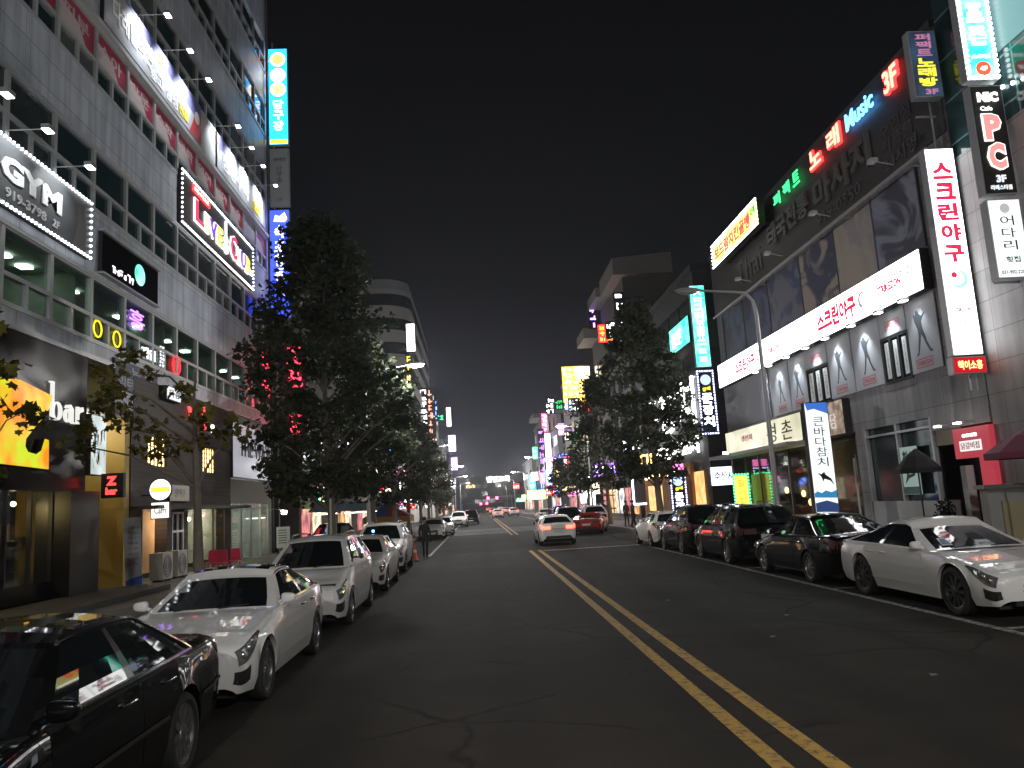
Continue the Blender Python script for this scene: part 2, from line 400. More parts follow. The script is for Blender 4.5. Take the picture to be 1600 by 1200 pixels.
fr = t.nodes.new('ShaderNodeLayerWeight'); fr.inputs[0].default_value = .5; pw = t.nodes.new('ShaderNodeMath'); pw.operation = 'POWER'; pw.inputs[1].default_value = 4; t.links.new(fr.outputs['Facing'], pw.inputs[0]); ma = t.nodes.new('ShaderNodeMath'); ma.operation = 'MULTIPLY_ADD'; ma.inputs[1].default_value = .75; ma.inputs[2].default_value = .04; t.links.new(pw.outputs[0], ma.inputs[0]); mx = t.nodes.new('ShaderNodeMixShader')
t.links.new(ma.outputs[0], mx.inputs[0]); t.links.new(tr.outputs[0], mx.inputs[1]); t.links.new(gl.outputs[0], mx.inputs[2]); t.links.new(mx.outputs[0], t.nodes['Material Output'].inputs[0])
THIN = m
pmesh3 = pmesh.copy(); pmesh3.materials[0] = P('blind_glass', (.085, .095, .095), .12, 0, .5, vary=.2, scale=2); pmesh4 = pmesh.copy(); pmesh4.materials[0] = P('grey_film_glass', (.035, .045, .05), .10, vary=.4, scale=1)
wr = random.Random(4)
pmesh2 = pmesh.copy(); pmesh2.materials[0] = THIN
for f, z in enumerate(FL):
    for k in range(15):
        y = Y1 - .3 - BW * (k + 1)
        wo = bpy.data.objects.new('window', fmesh); COL.objects.link(wo); wo.parent = blk; wo.location = (0, y - 29, z)
        po = bpy.data.objects.new('pane', pmesh2 if f == 0 else wr.choice((pmesh, pmesh, pmesh, pmesh4, pmesh4, pmesh3))); COL.objects.link(po); po.parent = wo
# rooms of the second floor, seen through the clear glass: back wall, ceiling lights
rm = MB()
rm.box(XL - 4.2, XL - 4, Y0, Y1 - .6, 7.3, 10.3); rm.box(XL - 4, XL - .5, Y0, Y1 - .6, 7.25, 7.4); rm.box(XL - 4, XL - .5, Y0, Y1 - .6, 10.0, 10.1)
for y in (17.4, 24.5, 31.6, 38.5): rm.box(XL - 4, XL - .5, y, y + .1, 7.4, 10.0)
rm.build('interior_wall', P('dim_interior', (.22, .26, .20), .8, vary=.4, scale=.8), blk)
dl = MB()
for y in (13.5, 16, 19.6, 22.3, 23.4, 26.2, 29.8, 31.5, 34.3, 36.6, 40.2, 42.0, 44.2): dl.box(XL - 1.7, XL - 1.35, y, y + .35, 9.93, 9.97)
dl.build('ceiling_light', E('ceiling_light', (.90, 1, .93), 16), blk)
# back volumes so nothing shows behind the panes
MB().box(XL - 4.5, XL - .25, Y0, Y1 - .6, 10.2, 34.9).build('floor_slab', P('dark_inside', (.02, .02, .02), .9), blk)
# ---- ground floor shops on the left, each a shop front of its own
def panel_y(mb, y0, y1, z0, z1, c0, c1): mb.fbox(LF, y0, y1, z0, z1, c0, c1)
BLKGLOSS = P('black_gloss_panel', (.005, .005, .0055), .22, 0, .22, vary=.3, scale=1)
s = thing('shop_unit', 'black glossy bar front with an amber lit window low in it', 'shop front', (XL, 18, 0))
mb = MB(); panel_y(mb, Y0, 19.2, .15, 7.2, -.4, .10); panel_y(mb, 19.2, 24.2, 3.15, 7.2, -.4, .10); panel_y(mb, 19.2, 22.5, .15, .75, -.4, .10)
mb.build('wall', BLKGLOSS, s)
MB().fbox(LF, 22.5, 24.15, .15, 3.15, -.4, .55).build('pillar', BLACK, s)
mb = MB(); panel_y(mb, 19.2, 22.5, .75, 3.15, -1.6, -1.5); mb.build('interior_wall', P('amber_wall', (.30, .15, .05), .7, vary=.5, scale=3), s)
mb = MB(); panel_y(mb, 19.2, 22.5, 1.75, 1.8, -1.5, -1.1); panel_y(mb, 19.2, 22.5, 2.3, 2.35, -1.5, -1.1)
for i in range(18):
    y = 19.4 + i * .17; mb.tube([fr_ for fr_ in (LF(y, 1.8, -1.3), LF(y, 2.08, -1.3))], .03 + .01 * (i % 3), 6)
mb.build('shelf', P('shelf_wood', (.16, .09, .04), .6), s)
mb = MB()
for i in range(6): mb.ball(LF(19.9 + i * .38, 2.85, -.6), .07, 8, 6)
mb.build('lamp', E('amber_bulb', (1, .72, .36), 14), s)
room_light(s, LF(20.8, 2.7, -.9), 70, (1, .6, .25))
mb = MB(); panel_y(mb, 19.2, 22.5, .75, 3.15, -.06, -.03); mb.build('pane', THIN, s)
mb = MB()
for y in (19.2, 20.3, 21.4, 22.45): panel_y(mb, y, y + .07, .75, 3.15, -.03, .08)
mb.build('window_frame', DARK, s)

s = thing('entrance_recess', 'yellow painted entrance recess between the bar and the timber pub', 'entrance', (XL, 26, 0))
mb = MB(); panel_y(mb, 24.25, 27.6, .15, 5.75, -1.9, -1.75); mb.fbox(LF, 27.0, 27.4, .15, 5.75, -1.75, .02); mb.fbox(LF, 24.2, 24.3, .15, 3.6, -1.75, .0)
mb.build('wall', P('yellow_paint_wall', (.42, .28, .06), .6, vary=.12), s)
mb = MB(); panel_y(mb, 24.25, 27.4, 5.7, 5.8, -1.75, -.02); mb.build('ceiling', GREY, s)
mb = MB(); mb.fbox(LF, 25.2, 26.5, 5.64, 5.69, -.9, -.7); mb.build('ceiling_light', E('tube_light', (.95, 1, .9), 8), s); room_light(s, LF(25.8, 5.3, -.8), 50, (1, .92, .75))
mb = MB(); mb.fbox(LF, 25.0, 26.3, .15, 2.3, -1.74, -1.68); mb.build('door', P('door_dark', (.06, .05, .045), .4), s)

WOOD = grid_mat('dark_timber', (.026, .014, .008), 2.6, .17, .014, .25, 'yz', .37, .65, .25)
AMB = E('amber_window', (1, .58, .15), 4.2, col2=(1, .78, .36), scale=1.4)
s = thing('shop_unit', 'dark timber pub front with two glowing amber lattice windows upstairs', 'shop front', (XL, 32, 0))
mb = MB()
panel_y(mb, 27.4, 38.3, 5.35, 7.2, -.4, .12); panel_y(mb, 27.4, 28.8, 2.7, 5.35, -.4, .06); panel_y(mb, 30.5, 34.5, 4.2, 5.35, -.4, .06); panel_y(mb, 36.1, 38.3, 2.7, 5.35, -.4, .06)
panel_y(mb, 28.8, 36.1, 2.75, 4.2, -.4, .06); panel_y(mb, 28.8, 30.5, 5.25, 5.35, -.4, .06); panel_y(mb, 34.5, 36.1, 5.25, 5.35, -.4, .06)
panel_y(mb, 27.4, 28.4, .15, 2.7, -.4, .06); panel_y(mb, 30.6, 31.1, .15, 2.7, -.4, .06); panel_y(mb, 32.3, 32.7, .15, 2.7, -.4, .06); panel_y(mb, 37.6, 38.3, .15, 2.7, -.4, .06)
mb.build('wall', WOOD, s)
for y0, y1 in ((28.8, 30.5), (34.5, 36.1)):
    wm = MB(); n = 5
    for i in range(n + 1): yy = y0 + (y1 - y0 - .05) * i / n; wm.fbox(LF, yy, yy + .028, 4.2, 5.25, -.02, .03)
    for i in range(6): zz = 4.2 + 1.0 * i / 5; wm.fbox(LF, y0, y1, zz, zz + .018, -.018, .026)
    wo = wm.build('window', WOOD, s)
    MB().fbox(LF, y0, y1, 4.2, 5.25, -.08, -.04).build('pane', AMB, wo)
MB().fbox(LF, 27.4, 38.3, 2.62, 2.74, .06, 1.0).build('awning', P('dark_awning', (.03, .025, .022), .7), s)
wm = MB()
for z in (.15, .95, 1.75, 2.45): wm.fbox(LF, 31.1, 32.3, z, z + .09, .0, .06)
for y in (31.1, 31.66, 32.21): wm.fbox(LF, y, y + .09, .15, 2.54, .0, .055)
d = wm.build('door', P('white_frame', (.62, .60, .56), .5), s)
MB().fbox(LF, 31.1, 32.3, .15, 2.54, -.05, -.02).build('pane', GLASS, d)
mb = MB(); mb.fbox(LF, 28.4, 30.6, .15, 2.7, -1.2, -1.15); mb.fbox(LF, 32.7, 37.6, .15, 2.7, -2.2, -2.1); mb.build('interior_wall', P('warm_room', (.30, .18, .10), .8, vary=.5, scale=2), s)
mb = MB()
for y in (33.4, 34.6, 35.8, 37.0): mb.ball(LF(y, 2.25, -1.0), .09, 8, 6)
mb.ball(LF(29.4, 2.3, -.6), .07, 8, 6); mb.build('lamp', E('warm_bulb', (1, .80, .52), 16), s)
room_light(s, LF(35.2, 2.1, -1.2), 110); room_light(s, LF(29.5, 2.3, -.5), 60)
mb = MB(); mb.fbox(LF, 32.7, 37.6, .15, 2.62, -.05, -.02); mb.build('pane', THIN, s)
mb = MB()
for y in (32.7, 34.3, 35.9, 37.5): mb.fbox(LF, y, y + .09, .15, 2.62, -.02, .04)
mb.build('window_frame', P('brown_frame', (.10, .06, .04), .5), s)

s = thing('shop_unit', 'brightly lit corner shop front under the white board with dark lettering', 'shop front', (XL, 42, 0))
mb = MB(); panel_y(mb, 38.4, 45.6, 6.85, 7.2, -.4, .03); panel_y(mb, 38.4, 45.6, 2.9, 4.05, -.4, .03); panel_y(mb, 45.1, 45.6, .15, 2.9, -.4, .03)
mb.build('wall', P('pale_wall', (.45, .43, .40), .7, vary=.15), s)
mb = MB(); panel_y(mb, 38.4, 45.1, .15, 2.9, -2.6, -2.5); mb.build('interior_wall', P('pale_room', (.5, .45, .38), .8, vary=.4, scale=2), s)
mb = MB(); panel_y(mb, 38.4, 45.1, .15, 2.9, -.05, -.02); mb.build('pane', THIN, s)
mb = MB()
for y in (38.4, 40.1, 41.8, 43.5, 45.02): panel_y(mb, y, y + .08, .15, 2.9, -.02, .05)
mb.build('window_frame', ALU, s)
mb = MB(); mb.fbox(LF, 38.8, 44.8, 2.72, 2.76, -1.5, -1.2); mb.build('ceiling_light', E('shop_tube', (1, .93, .8), 7), s); room_light(s, LF(41.8, 2.5, -1.4), 170, (1, .88, .68))

# ------------------------------------------------------------------ right hand block with the batting-cage sign
STONE = grid_mat('grey_stone', (.25, .245, .25), 1.35, .86, .013, .45, 'yz', 0, .55, .09)
rb = thing('entertainment_block', 'four storey dark block with the long white lit band on the right', 'building', (XR, 33, 0))
YR0, YR1 = 21.5, 44.6
mb = MB()
mb.fbox(RF_, -YR1, -YR0, 3.75, 15.55, -.6, 0); mb.fbox(RF_, -YR1, -YR1 + .25, -.25, 3.75, -.6, 0); mb.fbox(RF_, -29.4, -28.8, -.25, 3.75, -.6, .04)
mb.box(XR + .6, XR + 13, YR1 - .5, YR1, 0, 15.5); mb.fbox(RF_, -24.4, -21.5, 3.3, 3.75, -.6, .02)
mb.build('wall', STONE, rb)
MB().box(XR - .1, XR + 13, YR0, YR1 + .1, 15.55, 15.8).build('roof', P('dark_roof', (.05, .05, .05), .8), rb)
mb = MB(); mb.fbox(RF_, -YR1, -YR0, 11.95, 15.5, .01, .07); mb.build('cladding', P('dark_cladding', (.050, .047, .046), .55, vary=.3, scale=.7), rb)
mb = MB(); mb.tube([(XR - .55, YR1 - 1.2, 11.80), (XR - .55, YR0 + .3, 11.80)], .06, 8)
for y in (23, 27.5, 32, 36.5, 41): mb.tube([(XR, y, 11.8), (XR - .55, y, 11.8)], .035, 6)
mb.build('pipe', P('grey_pipe', (.32, .31, .30), .5), rb)
# picture panels between the pipe and the white band: dim printed window film
FILM = [((.050, .062, .10), (.030, .034, .05)), ((.035, .045, .085), (.09, .09, .11)), ((.19, .16, .14), (.035, .040, .062)), ((.16, .15, .16), (.24, .19, .16)), ((.14, .15, .19), (.045, .045, .06))]
ys = [43.4, 40.0, 36.4, 32.6, 29.2, 26.2, 23.3]
for i in range(6):
    c1, c2 = FILM[[0, 0, 1, 2, 3, 4][i]]
    m, t, b = _new('window_film_%d' % i); tc = t.nodes.new('ShaderNodeTexCoord'); n = t.nodes.new('ShaderNodeTexNoise'); n.inputs['Scale'].default_value = .42; n.inputs['Detail'].default_value = 2; n.inputs['Distortion'].default_value = 2.2
    r = t.nodes.new('ShaderNodeValToRGB'); r.color_ramp.elements[0].position = .44; r.color_ramp.elements[1].position = .54; r.color_ramp.elements[0].color = (*[min(.5, q * 2.4) for q in c1], 1); r.color_ramp.elements[1].color = (*[min(.5, q * 2.4) for q in c2], 1)
    t.links.new(tc.outputs['Object'], n.inputs[0]); t.links.new(n.outputs['Fac'], r.inputs[0]); t.links.new(r.outputs[0], b.inputs['Base Color']); b.inputs['Roughness'].default_value = .35
    MB().fbox(RF_, -ys[i] + .05, -ys[i + 1] - .05, 9.02, 11.65, .012, .05).build('picture_panel', m, rb)
mb = MB()
for y in ys: mb.fbox(RF_, -y - .025, -y + .025, 9.0, 11.7, .0, .075)
mb.build('window_frame', P('grey_joint', (.10, .10, .11), .6), rb)
# second floor printed boards and slit windows
BOARD = P('pale_print_board', (.40, .42, .46), .55, vary=.06, scale=2)
for y1, y0 in ((43.9, 37.6), (37.2, 35.1), (35.0, 33.15), (30.95, 28.95), (28.85, 26.75), (24.95, 23.25)):
    MB().fbox(RF_, -y1, -y0, 5.2, 7.55, .012, .05).build('print_board', BOARD if y1 < 40 else P('grey_print_board', (.20, .21, .26), .6, vary=.1), rb)
for y1, y0 in ((33.1, 31.0), (26.7, 25.0)):
    MB().fbox(RF_, -y1, -y0, 6.75, 7.55, .012, .06).build('print_board', BOARD, rb)
    wm = MB(); n = 3; q = (y1 - y0) / n
    for i in range(n + 1): wm.fbox(RF_, -y1 + i * q - .05, -y1 + i * q + .05, 5.2, 6.72, .01, .06)
    wm.fbox(RF_, -y1, -y0, 5.12, 5.2, .01, .058); wm.fbox(RF_, -y1, -y0, 6.64, 6.72, .01, .055)
    wo = wm.build('window', DARK, rb)
    MB().fbox(RF_, -y1, -y0, 5.2, 6.64, .002, .02).build('pane', GLASS, wo)
    for i in range(n):
        st = MB(); st.fbox(RF_, -y1 + i * q + .16, -y1 + (i + 1) * q - .16, 5.3, 6.55, .021, .03); st.build('window_sticker', P('white_sticker', (.62, .62, .62), .6), wo)
        tx = MB(); column(tx, RF_, '스크린야구', -y1 + i * q + .26, -y1 + (i + 1) * q - .26, 5.4, 6.45, c0=.03, c1=.034, bold=.0); tx.build('lettering', P('print_grey', (.12, .12, .13), .6), wo)
def batter(fr, a, b, h):
    pts = [(-.10, 1), (-.02, 1.0), (.0, .93), (.10, .86), (.20, .92), (.235, .90), (.12, .80), (.07, .74), (.075, .60), (.10, .52), (.16, .40), (.19, .28), (.30, .10), (.36, .06), (.38, .02), (.27, .03), (.13, .24), (.07, .36), (.0, .46), (-.04, .34), (-.10, .18), (-.17, .03), (-.26, .0), (-.25, .04), (-.19, .09), (-.14, .28), (-.10, .45), (-.11, .58), (-.16, .70), (-.20, .78), (-.22, .93), (-.17, .95), (-.15, .88)]
    return MB().fpoly(fr, [(a + x * h, b + y * h) for x, y in pts], .051, .054)
INK = P('print_ink', (.055, .065, .085), .6); PINK = P('print_red', (.50, .10, .12), .6)
for a, h in ((-36.1, 1.15), (-34.1, 1.25), (-30.0, 1.3), (-27.8, 1.35), (-24.2, 1.45)):
    batter(RF_, a, 5.72, h).build('player_print', INK, rb)
    mb = MB(); rim(mb, RF_, a - .45, a + .45, 5.36, 5.60, .03, .051, .055); letters(mb, RF_, 'STRIKEZON', a - .40, a + .40, 5.41, 5.55, .051, .055, .03); mb.build('logo_print', PINK, rb)
for a in (-32.05, -25.85):
    mb = MB(); rim(mb, RF_, a - .45, a + .45, 6.98, 7.22, .03, .061, .065); letters(mb, RF_, 'STRIKEZON', a - .40, a + .40, 7.03, 7.17, .061, .065, .03); mb.build('logo_print', PINK, rb)
# shop front with dark window on the near side of the ground floor
mb = MB(); mb.fbox(RF_, -28.8, -24.4, -.25, 1.13, -.6, .0); mb.build('window_base', P('white_base_panel', (.42, .42, .42), .6, vary=.1), rb)
wm = MB()
for a in (-28.8, -26.6, -24.5): wm.fbox(RF_, a, a + .1, 1.13, 3.75, -.12, .03)
wm.fbox(RF_, -28.8, -24.4, 3.42, 3.5, -.12, .028); wo = wm.build('window', ALU, rb)
MB().fbox(RF_, -28.7, -24.4, 1.13, 3.75, -.2, -.14).build('pane', GLASS, wo)
mb = MB(); mb.fbox(RF_, -24.4, -22.9, -.25, 3.3, -.8, -.7); mb.build('door', BLKGLOSS, rb)
mb = MB(); mb.fbox(RF_, -24.3, -22.95, 2.82, 3.3, -.7, -.02); mb.build('door_canopy', P('brown_board', (.16, .12, .08), .6, vary=.3), rb)
# far half of the ground floor: glazed fish restaurant
mb = MB(); mb.fbox(RF_, -44.3, -29.4, -.25, 3.75, -2.2, -2.1); mb.build('interior_wall', P('dim_warm_room', (.09, .065, .045), .8, vary=.5, scale=1.5), rb)
mb = MB(); mb.fbox(RF_, -44.3, -29.4, -.25, 3.6, -.06, -.03); mb.build('shop_glass', THIN, rb)
mb = MB()
for a in (-44.3, -42.2, -40.2, -38.2, -36.3, -34.2, -32, -29.5): mb.fbox(RF_, a, a + .1, -.25, 3.6, -.03, .03)
mb.fbox(RF_, -44.3, -29.4, -.25, .6, -.03, .02); mb.build('shop_frame', P('brown_frame', (.10, .06, .04), .5), rb)
mb = MB(); mb.fbox(RF_, -44.4, -33.0, 3.58, 3.74, .0, 1.3); mb.build('canopy', P('pale_canopy', (.42, .42, .43), .6), rb)
mb = MB(); mb.fbox(RF_, -41.6, -39.6, .5, 2.6, -.029, -.02); mb.build('poster', P('olive_curtain', (.20, .17, .03), .7, vary=.3, scale=8), rb)
mb = MB()
for a, z in ((-36.9, 1.5), (-36.2, 1.1), (-38.9, 1.7), (-34.6, 1.4)): mb.ball(RF_(a, z, -.8), .10, 8, 6, (1, 1, 1.6))
mb.build('lamp', E('paper_lamp', (1, .55, .18), 7), rb); room_light(rb, RF_(-37, 2.6, -1.0), 60, (1, .62, .3))

# ------------------------------------------------------------------ glass building nearest on the right
GLS = grid_mat('curtain_wall', (.030, .065, .070), 1.5, 1.3, .03, 5.5, 'yz', 0, .10, .25)
g = thing('glass_building', 'green glass curtain wall building cut off by the top right of the view', 'building', (XR, 14, 0))
mb = MB(); mb.fbox(RF_, -21.4, -4, 11.0, 30, -.5, .0); mb.build('curtain_wall', GLS, g)
mb = MB(); mb.fbox(RF_, -21.4, -4, -.25, 11.0, -.5, .02); mb.box(XR + .02, XR + 10, 21.28, 21.38, .2, 30); mb.build('wall', STONE, g)
mb = MB(); mb.fbox(RF_, -19.9, -12, 16.3, 19.5, .01, .06); mb.build('lit_panel', E('lime_panel', (.30, .62, .04), .55), g)
mb = MB()
for i in range(9): mb.ball(RF_(-19.5 + .02 * i, 11.6 + i * .5, .06), .07, 6, 4)
for i in range(7): mb.ball(RF_(-19.3 + .38 * i, 12.0 - .1 * i, .06), .06, 6, 4)
mb.build('string_light', E('white_bulb', (.86, 1, 1), 5), g)
for a0 in (-17.2, -13.6, -10.0, -6.4):
    for z0_, z1_ in ((.2, 3.1), (4.6, 6.4), (8.2, 10.0)):
        wm = MB(); rim(wm, RF_, a0 + .12, a0 + 2.88, z0_ + .12, z1_ - .12, .12, .021, .08); wm.fbox(RF_, a0 + 1.44, a0 + 1.56, z0_ + .12, z1_ - .12, .021, .075); wo = wm.build('window', ALU, g)
        MB().fbox(RF_, a0 + .12, a0 + 2.88, z0_ + .12, z1_ - .12, .022, .035).build('pane', GLASS, wo)
# pale back-lit panes on the upper storeys
mb = MB(); mb.fbox(RF_, -19.1, -13, 12.9, 15.9, .01, .03); mb.build('lit_pane', E('pale_teal', (.12, .28, .30), .9), g)

# ------------------------------------------------------------------ buildings farther along
GLOWS = [E('shop_glow_amber', (1, .58, .22), .9, col2=(.5, .2, .06), scale=1.1), E('shop_glow_warm', (1, .82, .58), 1.1, col2=(.35, .25, .15), scale=1.3), E('shop_glow_white', (.9, .95, 1), 1.2, col2=(.2, .22, .25), scale=1.2), E('shop_glow_rose', (1, .30, .28), .7, col2=(.3, .05, .08), scale=1.4)]
def far_block(name, label, x0, x1, y0, y1, h, side, mat, storey=3.6, win=2.4, wins=True, z0=5.0, endwin=True, maxwin=70, lit=.12, shop=True):
    o = thing(name, label, 'building', ((x0 + x1) / 2, (y0 + y1) / 2, 0))
    MB().box(x0, x1, y0, y1, 0, h).build('wall', mat, o)
    MB().box(x0 - .15, x1 + .15, y0 - .15, y1 + .15, h, h + .5).build('parapet', mat, o)
    if shop:
        rs_ = random.Random(int(y0 * 3 + h)); yy = y0 + .6; xs = x1 if side == 'l' else x0; s1 = 1 if side == 'l' else -1
        while yy + 2.8 < y1:
            if rs_.random() < .8:
                gl = rs_.choice(GLOWS); MB().box(xs + s1 * .02, xs + s1 * .08, yy, yy + 2.8, .5, 2.7 + rs_.uniform(-.2, .5)).build('shop_window', gl, o)
            yy += 3.4
    if not wins: return o
    r = random.Random(len(label) + int(y0))
    cells = []
    xf = x1 if side == 'l' else x0; sg = 1 if side == 'l' else -1
    z = z0
    while z + 2 < h:
        y = y0 + 1
        while y + win < y1:
            cells.append(('s', y, z)); y += win + .5
        if endwin:
            x = x0 + .8
            while x + win < x1: cells.append(('e', x, z)); x += win + .5
        z += storey
    r.shuffle(cells)
    for kind, a, z in cells[:maxwin]:
        wm = MB()
        if kind == 's': wm.box(xf, xf + sg * .06, a, a + win, z, z + 1.7)
        else: wm.box(a, a + win, y0 - .06, y0, z, z + 1.7)
        wm.build('window', E('lit_room', (.9, .85, .65), .35) if r.random() < lit else GLASS, o)
    return o
far_block('low_shop_block', 'low dim shop block behind the kerb trees beyond the left office block', -24, -11.5, 52, 92, 9.0, 'l', P('dim_brick', (.13, .11, .10), .8, vary=.2), z0=4.6)
far_block('mid_block', 'grey shop block hung with neon beyond the low shops on the left', -26, -11.0, 94, 119, 17, 'l', GREY, z0=5)
# the tall block with a rounded corner
o = thing('rounded_tower', 'tall pale block with a rounded corner rising behind the left trees', 'building', (-16, 130, 0))
def rounded(x0, x1, y0, y1, rr, z0, z1):
    pts = [(x0, y1), (x0, y0)] + [(x1 - rr + rr * math.sin(t * math.pi / 16), y0 + rr - rr * math.cos(t * math.pi / 16)) for t in range(0, 9)] + [(x1, y1)]
    return MB().fpoly(Frame((0, 0, 0), (1, 0, 0), (0, 0, 1)) if 0 else (lambda a, b, c: (a, b, c)), pts, z0, z1)
rounded(-30, -9.7, 126, 178, 5, 0, 38.0).build('wall', P('pale_tower_wall', (.55, .53, .50), .7, vary=.08), o, smooth=40)
rounded(-30, -9.9, 126.2, 178, 4.8, 38, 39.6).build('parapet', P('tower_cap', (.42, .42, .42), .6), o, smooth=40)
for k in range(9):
    z = 3.2 + k * 4.0
    rounded(-24, -9.62, 125.92, 176, 5.05, z, z + 1.9).build('window_band', GLASS, o, smooth=40)
for y0, h, x, nm, lb in ((184, 26, -9.5, 'shop_block', 'narrow dark block with coloured signs past the rounded tower'), (214, 20, -9.0, 'shop_block', 'dark flat roofed block farther down the left side near the crossing'), (252, 15, -8.5, 'shop_block', 'lowest dark block at the far end of the left side')):
    far_block(nm, lb, x - 16, x, y0, y0 + 26, h, 'l', GREY, maxwin=24)
# right: dark block with green signs, then the one with stepped eaves
far_block('dark_block', 'unlit dark block carrying the green vertical sign beyond the side road', 14.5, 30, 49, 69.5, 16.2, 'r', P('dark_block_wall', (.022, .026, .026), .7, vary=.2), z0=9.5, lit=0, shop=False)
o = thing('eaved_block', 'tall block with stepped grey eaves above the right kerb trees', 'building', (18, 80, 0))
WARMG = P('warm_grey_wall', (.10, .092, .085), .7, vary=.12)
EAVE = P('pale_eave', (.26, .245, .225), .6, vary=.08)
MB().box(14.6, 30, 72, 79, 0, 22.6).build('wall', WARMG, o); MB().box(14.6, 30, 79, 85.5, 0, 22.6).build('wall', WARMG, o); MB().box(14.6, 30, 85.5, 93, 0, 21).build('wall', WARMG, o)
MB().add([(13.6, 71, 22.6), (13.6, 79, 22.6), (13.6, 79, 24.2), (13.6, 71, 24.2), (19.2, 71, 22.6), (19.2, 79, 22.6), (19.2, 79, 24.6), (19.2, 71, 24.6)], [(0, 1, 2, 3), (4, 7, 6, 5), (0, 3, 7, 4), (1, 5, 6, 2), (3, 2, 6, 7), (0, 4, 5, 1)]).build('eave', EAVE, o)
MB().box(13.3, 19.5, 80, 86, 22.9, 23.9).build('eave', EAVE, o); MB().box(12.9, 19.0, 88, 94, 20.2, 21.4).build('eave', EAVE, o)
for i, y in enumerate((72.5, 76, 79.5, 83, 86.5, 90)): MB().box(14.52, 14.58, y, y + 2.6, .5, 3.0).build('shop_window', GLOWS[(i * 3) % 4], o)
MB().box(15.2, 18.4, 71.92, 71.98, .5, 3.0).build('shop_window', GLOWS[0], o)
for z in (5, 8.6, 12.2, 15.8):
    for x in (15.4, 18.6): MB().box(x, x + 2.4, 71.94, 72, z, z + 1.7).build('window', GLASS, o)
    for y in (73, 76, 80, 83, 87, 90): MB().box(14.54, 14.6, y, y + 2, z, z + 1.7).build('window', GLASS, o)
far_block('amber_block', 'block wrapped in an amber lit board beyond the eaved block on the right', 15, 30, 112, 132, 20.8, 'r', GREY, maxwin=30)
far_block('grey_block', 'grey block with white lit sign farther down the right side', 14.6, 30, 140, 160, 19, 'r', GREY, maxwin=24)
o = far_block('neon_block', 'block with white and purple neon tower sign far down the right side', 14.2, 30, 166, 190, 19, 'r', WARMG, maxwin=24)
MB().box(12.2, 15.5, 164, 176, 19.6, 20.4).build('eave', EAVE, o)
far_block('end_block', 'dark block at the right just before the far traffic lights', 13.6, 30, 196, 235, 13, 'r', GREY, maxwin=20)
o = far_block('church_block', 'low dark building with a white lit church name at the end of the street', -8, 34, 330, 350, 13.9, 'r', P('far_wall', (.11, .105, .105), .8), wins=True, z0=3, storey=3.2, maxwin=40, shop=False)
# ------------------------------------------------------------------ signs: emitters
W3 = E('lit_white', (1, 1, 1), 2.6); W6 = E('lit_white_strong', (1, 1, 1), 5); WDIM = E('lit_white_dim', (.9, .95, 1), .85)
LEDW = E('led_white', (.92, .95, 1), 5, light=False); LEDB = E('led_bluewhite', (.62, .62, 1), 5, light=False)
RED = E('neon_red', (1, .03, .03), 3.2); REDH = E('neon_red_core', (1, .30, .20), 2.6); GRN = E('neon_green', (.05, 1, .25), 1.6); BLU = E('neon_blue', (.08, .25, 1), 3.2)
YELN = E('lit_yellow', (1, .85, .05), 1.5); ORG = E('lit_orange', (1, .42, .05), 2.2, col2=(1, .75, .12), scale=3); PUR = E('neon_purple', (.42, .16, 1), 2.6); PNK = E('neon_pink', (1, .20, .55), 2.4)
TEAL = E('lit_teal', (.02, .62, .42), 2.2, col2=(.20, .92, .72), scale=1.6); CYA = E('lit_cyan', (.015, .45, 1), 2.8); DBL = E('lit_deep_blue', (.03, .06, .80), 2.4)
REDT = P('red_print', (.58, .05, .09), .5); REDL = E('lit_red_print', (.92, .10, .20), .9, light=False)
BLKT = P('black_print', (.02, .02, .02), .5); GRYT = E('lit_grey_print', (.50, .48, .50), .8, light=False); GRYD = P('grey_print', (.26, .26, .27), .5)
DKP = P('dark_sign_panel', (.028, .030, .034), .5, vary=.15); MIDP = P('charcoal_panel', (.085, .09, .095), .5, vary=.12)
def part(parent, name, mat, fn, smooth=None):
    mb = MB(); fn(mb); return mb.build(name, mat, parent, smooth)
def arm_lamp(fr, a, b, reach, label, group, power=55, up=0., tilt=0.):
    """small floodlight on a thin arm standing out from the facade, shining back on its sign"""
    o = thing('sign_floodlight', label, 'floodlight', fr(a, b, 0), group)
    MB().tube([fr(a, b + up, .0), fr(a, b + up, reach)], .018, 6).build('arm', STEEL, o)
    h = MB(); h.fbox(fr, a - .16, a + .16, b - .05, b + .07, reach - .05, reach + .16); h.build('lamp_head', STEEL, o)
    MB().fbox(fr, a - .14, a + .14, b - .068, b - .051, reach - .04, reach + .14).build('lens', E('flood_lens', (1, 1, 1), 14, light=False), o)
    ld = bpy.data.lights.new('flood_light', 'SPOT'); ld.energy = power; ld.spot_size = R(104); ld.spot_blend = 1.0; ld.shadow_soft_size = .06; ld.color = (.92, .97, 1)
    lo = bpy.data.objects.new('flood_light', ld); COL.objects.link(lo); lo.parent = o
    d = (Vector(fr(a, b - 1.0, -.15 + tilt)) - Vector(fr(a, b - .09, reach)))
    lo.location = Vector(fr(a, b - .09, reach)) - WORLD[o.name]; lo.rotation_euler = d.to_track_quat('-Z', 'Y').to_euler()
    return o

